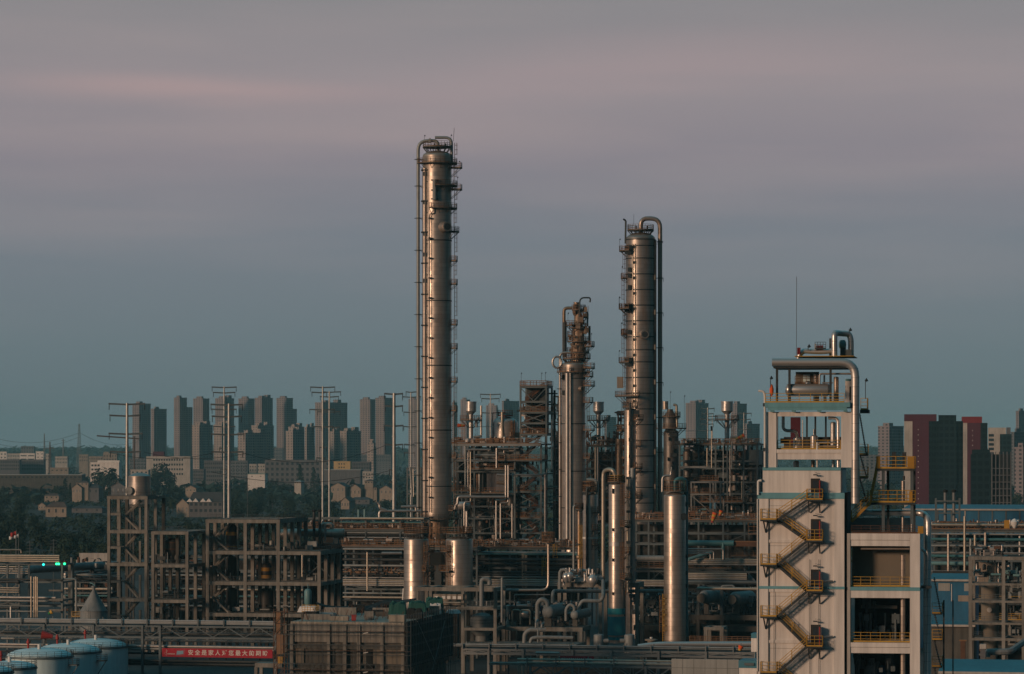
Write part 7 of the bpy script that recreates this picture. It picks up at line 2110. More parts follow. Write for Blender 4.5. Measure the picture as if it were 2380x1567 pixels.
# low walls, forms and rubble on its roof
for (a, c, v, h, mm) in ((.05, .28, 6, 1.0, 'concrete'), (.30, .46, 4, .8, 'concrete_pale'), (.55, .63, 8, 1.5, 'concrete'), (.50, .95, 20, .8, 'concrete_dark'), (.02, .3, 22, 1.4, 'concrete'), (.35, .9, 30, 1.0, 'concrete')):
 MB().box(L * a, L * c, v, v + .6, zt + .36, zt + .36 + h).build('low_wall', mm, t)
b = MB(); rr = random.Random(6)
for _ in range(90):
 u, v = rr.uniform(.5, L - .5), rr.uniform(1, DP - 1)
 b.bar((u, v, zt + .4), (u + rr.uniform(-.6, .6), v + rr.uniform(-.4, .4), zt + .4 + rr.uniform(.6, 1.7)), .07)
b.build('starter_bar', 'rust', t)
ZR = zt + .36
SB = f
def on_slab(name, label, cat, px, py, mm, w, h, d=1.6, group=None, rough=False, v=None):
 """loose thing standing on the half built roof at photograph point (px, py)"""
 if v is None:
  v = 5.0
  for _ in range(30):
   u = SB.u(px, v); dep = SB.dep(u, v)
   want = (H - ZR) * F / (py - HY)
   v += (want - dep) * .8
   v = max(1.2, min(DP - 3, v))
 u = SB.u(px, v)
 p = SB.w(u, v, ZR)
 rr = random.Random(int(px * 7))
 bm = MB()
 if rough:                                      # cloth thrown over a pile
  n = 9
  g = [[Vector((w * (i / n - .5), d * (j / n - .5), h * max(0.0, 1 - (abs(i / n - .5) * 2) ** 12) * max(0.0, 1 - (abs(j / n - .5) * 2) ** 12) * rr.uniform(.8, 1.08) + .02)) for i in range(n + 1)] for j in range(n + 1)]
  bm.add([q for r_ in g for q in r_], [(j * (n + 1) + i, j * (n + 1) + i + 1, (j + 1) * (n + 1) + i + 1, (j + 1) * (n + 1) + i) for j in range(n) for i in range(n)] + [tuple(reversed([0, n, (n + 1) * (n + 1) - 1, n * (n + 1)]))])
  o = bm.build(name, mm, None)
 else:
  bm.box(-w / 2, w / 2, -d / 2, d / 2, .1, h).box(-w / 2 - .06, w / 2 + .06, -d / 2 - .06, d / 2 + .06, h + .003, h + .08).box(-w / 2 + .1, -w / 2 + .3, -d / 2 + .1, d / 2 - .1, 0, .097).box(w / 2 - .3, w / 2 - .1, -d / 2 + .1, d / 2 - .1, 0, .097)
  o = bm.build(name, mm, None)
 o.location = p
 o.rotation_euler = (0, 0, R(-12 + rr.uniform(-15, 15)))
 return tag(o, label, cat, group)
def s5(zx): return (1000 + zx / 2.975) / 1.61408
def s5y(zy): return (2100 + zy / 2.975) / 1.61408
on_slab('tarp_stack', 'green tarpaulin covering a stack, nearest of three on the unfinished roof', 'tarpaulin', s5(1462), s5y(650), 'green_tarp', 3.6, 2.9, 3, None, True)
on_slab('tarp_stack', 'green tarpaulin covering a stack, middle of three on the unfinished roof', 'tarpaulin', s5(1680), s5y(620), 'green_tarp', 3.8, 2.6, 3, None, True)
on_slab('tarp_stack', 'green tarpaulin covering a stack, farthest right of three on the unfinished roof', 'tarpaulin', s5(1872), s5y(540), 'green_tarp', 3.8, 2.9, 3, None, True)
on_slab('crate', 'small tan crate between the middle and right green tarpaulins', 'crate', s5(1760), s5y(612), 'plaster_tan', 1.0, 1.2)
on_slab('crate', 'tan crate with a white sheet under the right green tarpaulin', 'crate', s5(1870), s5y(612), 'plaster_tan', 1.9, 1.5)
on_slab('sheet', 'white sheet over the tan crate on the unfinished roof', 'sheet', s5(1885), s5y(600), 'white_cloth', 2.4, 1.9, 2, None, True)
on_slab('block', 'pale concrete block below the nearest green tarpaulin', 'block', s5(1460), s5y(695), 'concrete_pale', 2.8, 1.2)
on_slab('sheet', 'pale sheet on a pile at the left end of the unfinished roof', 'sheet', s5(470), s5y(585), 'white_cloth', 3.8, 1.1, 2, None, True)
on_slab('crate', 'small red drum box on the unfinished roof', 'crate', s5(972), s5y(680), 'red_paint', .8, 1.0)
on_slab('crate', 'black crate near the left end of the unfinished roof', 'crate', s5(500), s5y(650), 'black_net', 2.4, 1.1)
on_slab('crate', 'black crate in the middle of the unfinished roof', 'crate', s5(1225), s5y(620), 'black_net', 2.8, .9)
on_slab('crate', 'dark bin with white strips on the unfinished roof', 'crate', s5(1030), s5y(590), 'black_net', 2.2, 1.4)
on_slab('tarp_stack', 'dark tarpaulin pile behind the nearest green one', 'tarpaulin', s5(1650), s5y(655), 'black_net', 3.2, 1.8, 2.5, None, True)
on_slab('tarp_stack', 'grey sheet pile on the left half of the unfinished roof', 'tarpaulin', s5(660), s5y(640), 'board_grey', 4.0, .8, 3, None, True)
on_slab('tarp_stack', 'long grey sheet pile in the centre of the unfinished roof', 'tarpaulin', s5(850), s5y(600), 'board_grey', 5.0, .8, 3, None, True)
on_slab('sheet', 'white film crumpled on the right part of the unfinished roof', 'sheet', s5(1580), s5y(640), 'white_cloth', 2.2, .8, 2, None, True)
on_slab('sheet', 'white film near the far right corner of the unfinished roof', 'sheet', s5(2080), s5y(590), 'white_cloth', 2.4, .7, 2, None, True)
f2 = Fr(s5(395), 588)
t2 = f2.thing('access_platform', 'yellow railed loading platform at the left end of the unfinished roof', 'platform')
MB().box(0, 2.6, 0, 2, ZR + .02, ZR + .2).build('deck', 'plate_dark', t2)
MB().rail([(0, 0, ZR + .2), (2.6, 0, ZR + .2), (2.6, 2, ZR + .2)], 1.3, .5, .08).build('railing', 'rail_yellow', t2)
# the black shade net slung behind the roof
vs, fs, n = [], [], 24
for i in range(n + 1):
 s_ = i / n
 px = s5(555) + (s5(1670) - s5(555)) * s_
 up = s5y(470 + 70 * math.sin(PI * min(1, s_ * 1.4)) - 35 * s_ + 8 * math.sin(s_ * 17))
 lo = up + (s5y(60) - s5y(0)) * (.3 + .9 * math.sin(PI * s_))
 vs += [W3(px, up, 630), W3(px, lo, 626 + 2 * math.sin(s_ * 11))]
for i in range(n): fs.append((2 * i, 2 * i + 1, 2 * i + 3, 2 * i + 2))
o = MB().add(vs, fs).build('shade_net', 'black_net', None, True, loc=vs[0])
md = o.modifiers.new('thickness', 'SOLIDIFY'); md.thickness = .05
tag(o, 'black shade net sagging behind the unfinished roof', 'net')
pipe([(s5(1003), s5y(540), 600), (s5(1003), s5y(470), 600)], .09, 'thin white pole standing on the unfinished roof', None, 'white_paint', 'pole', 'pole')
# rusty hoist tower at its left
f2 = Fr(636, 566)
t2 = f2.thing('hoist_tower', 'rusty orange hoist tower at the left corner of the scaffolded building', 'hoist tower')
b = MB()
u1 = f2.u(661)
for z in range(0, 16, 2):
 for v in (0, 2.0):
  b.bar((0, v, z), (u1, v, z + 2), .09).bar((0, v, z + 2), (u1, v, z + 2), .09)
 b.bar((0, 0, z), (0, 2, z + 2), .09)
for u in (0, u1):
 for v in (0, 2.0): b.bar((u, v, 0), (u, v, 16.5), .12)
b.build('lattice', 'rust', t2)
MB().box(.15, u1 * .6, .3, 1.6, 12.2, 16.0).build('cage', 'rail_orange', t2)
MB().box(u1 * .3, u1 * .9, -.2, .3, 8.5, 12.0).build('panel', 'rail_orange', t2)
MB().box(u1 * .4, u1 * .85, -.2, .3, 6.9, 8.1).build('panel', 'yellow_band', t2)
MB().box(u1 * .7, u1 * 1.1, -.2, .3, 1.8, 5.0).build('panel', 'rail_orange', t2)
# ------------------------------------------------------------------ concrete table frames right of it
def x7(zx): return 867.4 + zx / 4.223
def table(f, t, pxs, vs, y0, y1_, cw=.62, bd=.62, base=0.0, m='concrete'):
 z = f.z(y0)
 bd = z - f.z(y1_)
 us = [f.u(p) for p in pxs]
 for u in us:
  for v in vs: MB().box(u - cw / 2, u + cw / 2, v - cw / 2, v + cw / 2, base, z - bd - .003).build('column', m, t)
 b = MB()
 q = cw / 2 + .04
 for v in vs: b.box(us[0] - q, us[-1] + q, v - q, v + q, z - bd, z)
 for u in us:
  for a, c in zip(vs, vs[1:]): b.box(u - q, u + q, a + q + .003, c - q - .003, z - bd, z)
 b.build('floor', m, t)
 return z
f = Fr(967, 640)
t = f.thing('equipment_structure', 'two storey concrete frame holding a domed tank, right of the scaffolded building', 'concrete frame')
table(f, t, (969.5, 1000.5, 1075.5, 1151), (0, 8), 1364, 1373)
table(f, t, (1000.5, 1075.5, 1151), (.01, 8.01), 1408.5, 1416)
table(f, t, (1077, 1150), (.02, 8.02), 1457, 1463.5)
MB().box(f.u(1076), f.u(1340), -.4, 9, f.z(1500), f.z(1493)).build('lower_deck', 'concrete', t)
MB().rail([(f.u(1076), 0, f.z(1408.5)), (f.u(1150), 0, f.z(1408.5))], 1.1, 1, .07).build('railing', 'steel', t)
MB().box(f.u(1003), f.u(1074), 4, 7.5, f.z(1408), f.z(1373.5)).build('back_panel', 'plaster_tan', t)
fp = Fr(1005, 638)
t2 = fp.thing('pump_row', 'row of pale control cabinets on the concrete frame right of the scaffolding', 'cabinets')
for i, zx in enumerate((620, 690, 740, 795, 845)):
 u = fp.u(x7(zx))
 MB().box(u - .7, u + .7, 0, 1.2, fp.z(c3y(832)), fp.z(c3y(782))).build('cabinet', 'plaster_tan', t2)
 MB().box(u - .35, u + .35, -.05, -.003, fp.z(c3y(828)), fp.z(c3y(800))).build('door', 'white_paint', t2)
MB().tube([(fp.u(x7(610)), -.4, fp.z(c3y(862))), (fp.u(x7(860)), -.4, fp.z(c3y(862)))], .16, 8).build('rail_pipe', 'pipe_tan', t2, True)
f, t, r, k = vcol(1119.5, 27, c3y(962), 1463, 644, 'vessel_grey', 'domed grey tank with a coned bottom inside the concrete frame', hh=.6, n=34, name='domed_tank', cat='tank')
MB().lathe([(r * .55, f.z(1500)), (r * .55, f.z(1478)), (r, f.z(1464))], 30).build('cone', 'vessel_grey', t, True)
b = MB()
for y in (1432, 1440, 1447): b.deck(r + .003, r + .06, f.z(y) - .06, f.z(y) + .06, 0, 360, 34)
b.build('ring', 'steel', t)
pipe([(x7(1140), c3y(690), 634), (x7(1140), c3y(640), 634), (x7(1062), c3y(630), 634), (x7(1062), c3y(900), 634)], .78, 'thick grey pipe hooked over the concrete frame', None, 'vessel_grey', 'hooked_pipe', fil=1.8, n=14)
pipe([(x7(1262), c3y(620), 634), (x7(1262), c3y(1060), 634)], .42, 'upright grey pipe at the right corner of the concrete frame', None, 'vessel_grey', 'standpipe')
for i, zx in enumerate((1010, 1050, 1112)): pipe([(x7(zx), c3y(895), 638), (x7(zx), c3y(850), 638)], .12, 'thin white upright stub on the concrete frame shelf', 'white stubs on the concrete frame', 'white_paint', 'stub_pipe')
# the low concrete table with the two ball ended exchangers
f = Fr(1153, 645)
t = f.thing('concrete_table', 'long low concrete table carrying the ball ended exchangers', 'concrete frame')
table(f, t, (1158, 1258, 1350), (0, 8), 1456, 1465.5, .62)
MB().box(f.u(1158), f.u(1350), .6, 7.4, f.z(1462), f.z(1457.2)).build('slab', 'concrete', t)
f = Fr(1290, 662)
t = f.thing('concrete_table', 'upper concrete beam behind the big horizontal pipe', 'concrete frame')
table(f, t, (1300, 1395, 1480), (0, 6), 1352.5, 1364, .7)
def exch(px, py, rad, D, arc, label):
 f = Fr(px, D)
 t = f.thing('heat_exchanger', label, 'heat exchanger')
 k = D / F
 r = rad * k
 z = f.z(py)
 MB().drum((0, -1.2, z), (1.4, 7.5, z + .1), r, 24, .75).build('shell', 'vessel_grey', t, True)
 b = MB().bar((0, .5, z - r * .9), (0, .5, f.z(1456)), r * 1.1, 1.0)
 b.build('saddle', 'concrete_dark', t)
 MB().tube([(q[0] * k, -.4, z + q[1] * k) for q in arc], r * .36, 12, r * .9).build('arched_pipe', 'vessel_grey', t, True)
 b = MB()
 for q in (.1, 2.2): b.tube([(q * .2, q, z), (q * .2 + .03, q + .2, z)], r * 1.08, 24)
 b.build('flange', 'steel', t, True)
 return f, t
exch(x7(1712), c3y(955), 15, 642, ((0, 8), (0, 24), (-14, 30), (-24, 20), (-24, -34)), 'bigger of two ball ended exchangers with an arched pipe')
exch(x7(1977), c3y(985), 10.5, 642, ((0, 6), (0, 20), (-11, 25), (-20, 14), (-20, -14)), 'smaller ball ended exchanger right of the bigger one')
pipe([(x7(2020), c3y(975), 644), (x7(2020), c3y(900), 644), (x7(2050), c3y(845), 644), (1301 + 400 / 4.223, c3y(850), 644), (1301 + 425 / 4.223, c3y(805), 644), (1301 + 425 / 4.223, c3y(650), 650)], .66, 'thick grey pipe swan necked from the smaller exchanger to the arched pipe', None, 'vessel_grey', 'swan_pipe', fil=1.6, n=14)
pipe([(x7(1760), c3y(870), 646), (x7(1760), c3y(752), 646), (1301, c3y(752), 650), (1545, c3y(752), 664)], .66, 'thick long grey pipe running right behind the slender vessels', None, 'vessel_grey', 'main_pipe', fil=1.5, n=18)
pipe([(x7(1480), c3y(1260), 636), (x7(1485), c3y(1170), 636), (x7(1530), c3y(1132), 636), (x7(1690), c3y(1132), 636)], .75, 'upper of two thick grey elbow pipes under the concrete table', None, 'vessel_grey', 'elbow_pipe', fil=1.8, n=14)
pipe([(x7(1540), c3y(1260), 634), (x7(1550), c3y(1215), 634), (x7(1610), c3y(1205), 634), (x7(1720), c3y(1205), 634), (x7(1960), c3y(1210), 634)], .6, 'lower of two thick grey elbow pipes under the concrete table', None, 'vessel_grey', 'elbow_pipe', fil=1.5, n=14)
pipe([(x7(1615), c3y(1130), 634), (x7(1615), c3y(1255), 634)], .25, 'thin upright pipe crossing the two thick elbow pipes', None, 'vessel_grey', 'standpipe')
for i, zx in enumerate((1595, 1652)): pipe([(x7(zx), c3y(1110), 636), (x7(zx), c3y(1060 + 20 * i), 636), (x7(zx + 18), c3y(1035 + 30 * i), 638)], .4, 'short grey pipe rising above the elbow pipes, %s one' % ('left taller', 'right shorter')[i], None, 'vessel_grey', 'stub_pipe')
for i, (zx, w, mm, lab) in enumerate(((1600, 150, 'blue_tarp', 'blue tarpaulin hung behind the bigger ball ended exchanger'), (1875, 150, 'green_tarp', 'green tarpaulin hung between the two exchangers'))):
 f2 = Fr(x7(zx - w / 2), 652)
 n = 8
 u = f2.u(x7(zx + w / 2))
 z0, z1 = f2.z(c3y(985)), f2.z(c3y(875))
 vs = [(u * i2 / n, .35 * math.sin(i2 * 2.1 + j), z0 + (z1 - z0) * j * (1 - .35 * abs(i2 / n - .5) * 2)) for j in (0, .5, 1) for i2 in range(n + 1)]
 fs = [(j * (n + 1) + i2, j * (n + 1) + i2 + 1, (j + 1) * (n + 1) + i2 + 1, (j + 1) * (n + 1) + i2) for j in range(2) for i2 in range(n)]
 o = MB().add(vs, fs).build('tarpaulin', mm, None, True)
 o.location = (f2.x0, f2.D, 0); o.rotation_euler = (0, 0, -R(A))
 md = o.modifiers.new('thickness', 'SOLIDIFY'); md.thickness = .03
 tag(o, lab, 'tarpaulin')
f = Fr(x7(1330), 648)
t = f.thing('pump_skid', 'pump skid with bent bright pipes and a tan box on the concrete table', 'pump')
z0 = f.z(1456)
MB().drum((f.u(x7(1450)), 0, z0 + 2.6), (f.u(x7(1540)), 0, z0 + 2.6), .9, 16).build('drum', 'clad_small', t, True)
MB().box(f.u(x7(1350)), f.u(x7(1405)), -.5, .8, z0 + .01, z0 + 1.0).build('box', 'plaster_tan', t)
for a, c in ((1370, 1445), (1450, 1545)):
 MB().tube([(f.u(x7(a)), -.6, z0 + .5), (f.u(x7(a)), -.6, z0 + 3.4), (f.u(x7(c)), -.6, z0 + 3.4), (f.u(x7(c)), -.6, z0 + .5)], .16, 8, .5).build('loop_pipe', 'pipe_tan', t, True)
MB().box(f.u(x7(1330)), f.u(x7(1560)), .9, 1.4, z0 + .02, z0 + 4).build('screen', 'black_net', t)
MB().lathe([(.4, z0 + .3), (.4, z0 + 1.0), (.1, z0 + 1.4), (.1, z0 + 3)], 12, f.u(x7(1318)), 0).build('valve', 'clad_small', t, True)
fittings(f, t, 40, (1160, 1345), (1455, 1400), (1, 6), 31, ('steel_dark', 'clad_small', 'pipe_grey'), (.3, .9))
f = Fr(1285, 660)
t = f.thing('reboiler_piping', 'cluster of bulb shaped valves and pipes on the upper concrete beam', 'piping')
fittings(f, t, 16, (1300, 1395), (1350, 1325), (0, 3), 32, ('clad_small', 'clad_bright', 'steel_dark'), (.3, .9), 'valve')
MB().tube([(f.u(1303), -1, f.z(1372)), (f.u(1303), -1, f.z(1326)), (f.u(1315), -1, f.z(1322)), (f.u(1322), -1, f.z(1330))], .35, 10, .9).build('bent_pipe', 'vessel_grey', t, True)
for px, y, r in ((1318, 1340, .9), (1326, 1338, .85), (1379, 1346, 1.1)):
 MB().lathe([(.2, f.z(y) - r * 1.4), (r * .8, f.z(y) - r * .6), (r, f.z(y)), (r * .8, f.z(y) + r * .6), (.25, f.z(y) + r), (.25, f.z(y) + r * 2)], 16, f.u(px), -1).build('bulb_valve', 'clad_bright', t, True)
# dim deck right of the fat vessel
f = Fr(1596, 668)
t = f.thing('service_structure', 'dim concrete deck with round ended drums left of the white building', 'concrete frame')
table(f, t, (1598, 1622, 1678, 1762), (0, 9), 1428, 1440, .7, m='concrete_dark')
table(f, t, (1622, 1677), (.01, 9), 1365, 1371, .6, m='steel')
MB().box(f.u(1470), f.u(1766), 1, 10, f.z(1467), f.z(1455)).build('lower_beam', 'concrete_dark', t)
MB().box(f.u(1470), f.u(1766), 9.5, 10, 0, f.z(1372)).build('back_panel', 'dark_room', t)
fittings(f, t, 40, (1600, 1765), (1428, 1380), (2, 8), 33, ('steel_dark', 'pipe_grey', 'steel'), (.3, 1.0))
fittings(f, t, 30, (1470, 1540), (1440, 1380), (2, 8), 34, ('steel_dark', 'pipe_grey', 'steel'), (.3, .9))
for zx, zy, w, lab in ((1405, 812, 15.5, 'round ended dim drum beside the fat bright vessel, left of two'), (1705, 825, 15.5, 'round ended dim drum near the white building, right of two')):
 f2 = Fr(1301 + zx / 4.223, 664)
 t2 = f2.thing('horizontal_drum', lab, 'drum', 'round ended drums left of the white building')
 r = w * 664 / F
 z = f2.z(c3y(zy))
 MB().drum((0, -.5, z), (2.6, 8, z), r, 24, .6).build('shell', 'vessel_grey', t2, True)
 MB().tube([(-.25, -1.2, z - .15), (-.1, -.3, z - .1)], r * .7, 20).build('cover', 'concrete_dark', t2, True)
 MB().bar((.4, 2, z - r), (.4, 2, f2.z(1428)), 1.0).build('saddle', 'concrete_dark', t2)
run(1620, 1768, 1367.5, 660, .3, 'pipe_tan', 'tan pipe level with the two round ended dim drums')
pipe([(1675, 1367, 659), (1678, 1362, 659), (1702, 1361, 659), (1706, 1365, 659)], .35, 'short pale hump of pipe over the tan one', None, 'vessel_grey', 'bent_pipe', fil=.6)
f = Fr(1635, 650)
t = f.thing('portal_structure', 'small concrete portal frame behind the orange rail, left of the white building', 'concrete frame')
table(f, t, (1640, 1677), (0, 5), 1457, 1464, .75)
f = Fr(1600, 640)
t = f.thing('guard_rail', 'low orange guard rail left of the white building foot', 'railing')
MB().rail([(f.u(1602), 0, f.z(1491)), (f.u(1750), 0, f.z(1491))], 1.1, 1.1, .09).build('rail', 'rail_orange', t)
MB().box(f.u(1602), f.u(1750), -.2, .2, 0, f.z(1491) - .003).build('kerb_wall', 'concrete_dark', t)
f = Fr(1470, 650)
t = f.thing('small_hopper', 'little pale round drum with a wide lid between the two big bright vessels', 'drum')
u = f.u(1513)
MB().lathe([(.75, f.z(1500)), (.8, f.z(1489)), (1.3, f.z(1488)), (1.3, f.z(1485)), (.01, f.z(1483))], 20, u, 0).build('shell', 'plaster_tan', t, True)
MB().lathe([(.3, f.z(1483.5)), (.3, f.z(1480)), (.01, f.z(1479.5))], 10, u, 0).build('knob', 'white_paint', t, True)
# the silver duct and the two lattice bridges in front
pipe([(1482, 1503, 628), (1528, 1497, 628), (1748, 1497, 626)], .9, 'big silver duct with crumpled foil along its top, bottom right of centre', None, 'clad_bright', 'duct_pipe', fil=2, n=20)
pipe_bridge(1075, 1768, 622, 1496, 1507, 1521, (1135, 1215, 1330, 1420, 1530, 1640), 'upper lattice pipe bridge at the bottom, right of the scaffolded building', 4, 5.2, 3, m='steel_light', grp='pipes on the upper bottom bridge', plabel='dark grey pipe along the upper lattice bridge at the bottom right', pm=('pipe_dark', 'pipe_grey'), r=.16)
pipe_bridge(1225, 1768, 610, 1530, 1545, 1575, (1232, 1330, 1420, 1500), 'lower lattice pipe bridge at the bottom edge, right of centre', 2, 5.0, 3, m='steel_light', grp='pipes on the lower bottom bridge', plabel='bright tan pipe inside the lower lattice bridge at the bottom', pm='pipe_tan', r=.22)
f = Fr(1301, 613)
t = f.thing('banner', 'faded red banner with tiny white marks on the lower lattice bridge', 'banner')
u = f.u(1380)
MB().box(0, u, -.02, .02, f.z(1533), f.z(1524)).build('cloth', 'red_banner', t)
b = MB(); rr = random.Random(2)
for i in range(16):
 x = u * (.05 + .9 * i / 16)
 b.box(x, x + .2, -.04, -.025, f.z(1531.5), f.z(1530 - rr.random())).box(x + .08, x + .14, -.05, -.041, f.z(1531.8), f.z(1528.5))
b.build('faded_mark', 'banner_white', t)
run(1245, 1300, 1517, 611, .25, 'pipe_silver', 'short bright pipe at the left end of the lower lattice bridge')
f = Fr(1225, 604)
t = f.thing('walkway_canopy', 'low pale walkway roof at the left foot of the lower lattice bridge', 'roof')
MB().box(f.u(1137), f.u(1218), -.4, 2.5, f.z(1546), f.z(1541)).build('sheet', 'concrete', t)
for px in (1140, 1180, 1214): MB().bar((f.u(px), .5, 0), (f.u(px), .5, f.z(1546) - .003), .2).build('post', 'steel', t)
for i, px in enumerate((1204, 1209, 1215)): pipe([(px, 1547, 600), (px, 1572, 600)], .2, 'short tan upright pipe at the bottom edge under the walkway roof', 'tan pipes at the bottom edge', 'pipe_tan', 'standpipe')
f = Fr(1225, 640)
t = f.thing('process_shed', 'long dark shed with pale blue grey sheets behind the lattice bridges', 'shed')
MB().box(0, f.u(1770), 0, 10, 0, f.z(1545)).build('wall', 'dark_room', t)
MB().add([(0, -.4, f.z(1566)), (f.u(1770), -.4, f.z(1566)), (f.u(1770), 6, f.z(1538)), (0, 6, f.z(1538)), (0, -.4, f.z(1566) - .2), (f.u(1770), -.4, f.z(1566) - .2), (f.u(1770), 6, f.z(1538) - .2), (0, 6, f.z(1538) - .2)], [(0, 1, 2, 3), (7, 6, 5, 4), (0, 4, 5, 1), (1, 5, 6, 2), (2, 6, 7, 3), (3, 7, 4, 0)]).build('roof', 'roof_pale', t)
f = Fr(1560, 560)
t = f.thing('panel_wall', 'grey panel wall with square joints at the bottom edge, left of the white building', 'wall')
u, z1 = f.u(1716), f.z(1531)
MB().box(0, u, 0, .4, 0, z1).build('wall', 'board_grey', t)
b = MB()
for i in range(1, 6): b.box(u * i / 6 - .03, u * i / 6 + .03, -.02, -.003, 0, z1)
for k in range(1, 6): b.box(0, u, -.025, -.004, z1 - 1.55 * k - .03, z1 - 1.55 * k + .03)
b.build('joint', 'joint_dark', t)
for (px, y, w, name, lab, cat, mm) in ((1712, 1512, 20, 'wind_sock', 'small orange wind sock hanging at the right end of the lattice bridges', 'wind sock', None),):
 socks(1722, 1501, -12, 70, 600, ('orange_cloth', 'orange_cloth', 'yellow_cloth'), lab, .55, True)
# ------------------------------------------------------------------ the white process building
def wa(zx): return 1703.8 + zx / 4.517
def wb(zx): return 1703.8 + zx / 5.122
def wby(zy): return 1071.8 + zy / 5.122
def wc(zx): return 1703.8 + zx / 4.802
def wcy(zy): return 1319 + zy / 4.802
def way(zy): return 743.5 + zy / 4.517
f = Fr(1761, 333, 9.0)
t = f.thing('process_building', 'tall white process building with teal bands and a yellow zigzag stair on its front', 'building')
U, Zz = f.u, f.z
uL, uR, DB = U(1761.5), U(1961), 11.0
z5, z6 = Zz(1145), Zz(1086.4)
def wall(x0, x1, y0, y1, v0=0.0, v1=None, m='white_wall', name='wall', par=None):
 return MB().box(U(x0, v0), U(x1, v0), v0, DB if v1 is None else v1, Zz(y1), Zz(y0)).build(name, m, par or t)
# stair wall: recessed panels between proud pilasters and beams
MB().box(uL + .05, uR - .05, .14, DB, 0, z5 - .01).build('wall', 'white_wall', t)
wall(1760.5, 1785.5, 1159.3, 1700, 0, .137, name='pilaster'); wall(1937, 1961.5, 1159.3, 1700, 0, .137, name='pilaster')
for y in (1254, 1368.5, 1487): wall(1785.7, 1936.8, y, y + 7, .01, .137, name='beam')
for y0, y1, m in ((1145, 1159, 'teal_paint'), (1362, 1368.3, 'teal_paint')): wall(1760, 1962, y0, y1, -.06, .138 if y0 > 1200 else DB + .05, m, 'band')
for y in (1175, 1268, 1385, 1506): wall(1786, 1936, y, y + .7, .125, .139, 'concrete', 'joint')
MB().box(U(1772), U(1952.7), .05, DB - .05, z5, z6).build('wall', 'white_wall', t)
wall(1771.8, 1953, 1086.2, 1093.5, -.02, DB, 'teal_paint', 'band')
# open frame above
zt = Zz(936)
for x0, x1, v0, v1 in ((1780, 1803.4, .02, 1.2), (1954, 1979.4, .02, 1.2), (1780, 1790, 9.5, 10.9), (1968, 1979, 9.5, 10.9)):
 MB().box(U(x0), U(x1), v0, v1, z6 + .003, Zz(957.5)).build('column', 'white_wall', t)
wall(1803.6, 1953.8, 1044.6, 1053, .05, 10, name='floor'); wall(1803.6, 1953.8, 1053.1, 1068, .15, .8, name='beam'); wall(1803.6, 1953.8, 957.6, 968, .15, .8, name='beam')
MB().box(U(1979.6), U(1994), .5, 2.5, Zz(1145), Zz(957)).build('column', 'white_wall', t)
b = MB().box(U(1777.5), U(1975), -.5, DB, Zz(947), zt)
b.box(U(1784), U(1968), -.45, 0, Zz(954), Zz(947) - .003)
for px in (1790, 1840, 1899, 1960): b.box(U(px), U(px + 9), -.4, 0, Zz(957.5), Zz(954) - .003)
b.build('cornice', 'teal_paint', t)
zr = zt + .003
q = MB().rail([(U(1779), -.4, zr), (U(1962), -.4, zr)], .95, 1.25, .055)
q.build('railing', 'rail_yellow', t)
MB().rail([(U(1805), .6, Zz(1044.4)), (U(1952), .6, Zz(1044.4))], .95, 1.25, .055).build('railing', 'rail_yellow', t)
# inside the open frame
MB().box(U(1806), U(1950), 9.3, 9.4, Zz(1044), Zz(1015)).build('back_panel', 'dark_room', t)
MB().box(U(1822), U(1846), 9.25, 9.29, Zz(1030), Zz(968)).build('back_panel', 'plaster_red', t)
for px in (1860, 1880, 1905): MB().box(U(px), U(px + 4), 8.5, 8.9, Zz(1044), Zz(957.6)).build('inner_post', 'steel_dark', t)
def vessel(x0, x1, y0, y1, v, m='clad_bright', name='inner_vessel', par=None):
 r = (U(x1) - U(x0)) / 2
 c = (U(x0) + U(x1)) / 2
 z0, z1 = Zz(y1), Zz(y0)
 MB().lathe([(r, z0), (r, z1 - r * .3), (r * .6, z1 - .02), (.01, z1)], 24, c, v).build(name, m, par or t, True)
vessel(1839, 1857, way(1230), 1044.4, 2.5); vessel(1879, 1897, way(1210), 1044.4, 2.2); vessel(1886, 1889, way(1145), way(1208), 2.2); vessel(1925, 1938, way(1070), way(1330), 3)
vessel(1838, 1852, 1071, 1086, 3, 'clad'); vessel(1880, 1889, 1069, 1086, 3, 'clad_rust'); vessel(1928, 1936, 1069, 1086, 3)
def ip(pts, r, m='clad_bright', name='process_pipe', fil=None):
 """pipe on the building, points (px, py, v)"""
 return MB().tube([(U(x, v), v, Zz(y, U(x, v), v)) for x, y, v in pts], r, 14, r * 2.6 if fil is None else fil).build(name, m, t, True)
ip([(1819.5, 968, 2), (1819.5, 1001, 2), (1850, 1002, 2.2), (1852, 1018, 2.5)], .17, fil=.5)
ip([(1924, way(1030), 1), (1947, way(1033), 1), (1947, 1086, .7)], .16, fil=.5)
ip([(1864.5, way(1050), 1.5), (1864.5, 1044, 1.5)], .06); ip([(1898, 1029, 1), (1940, 1028, 1)], .1); ip([(1898.5, 1028, .6), (1898.5, 1086, .6)], .1, 'white_paint')
ip([(1897, way(1325), 1.2), (1940, way(1330), 1.2)], .12); ip([(1903, way(1285), 1.3), (1903, way(1350), 1.3)], .1)
MB().box(U(1811), U(1832), 1.2, 1.8, Zz(1031), Zz(1019)).build('panel', 'black_net', t)
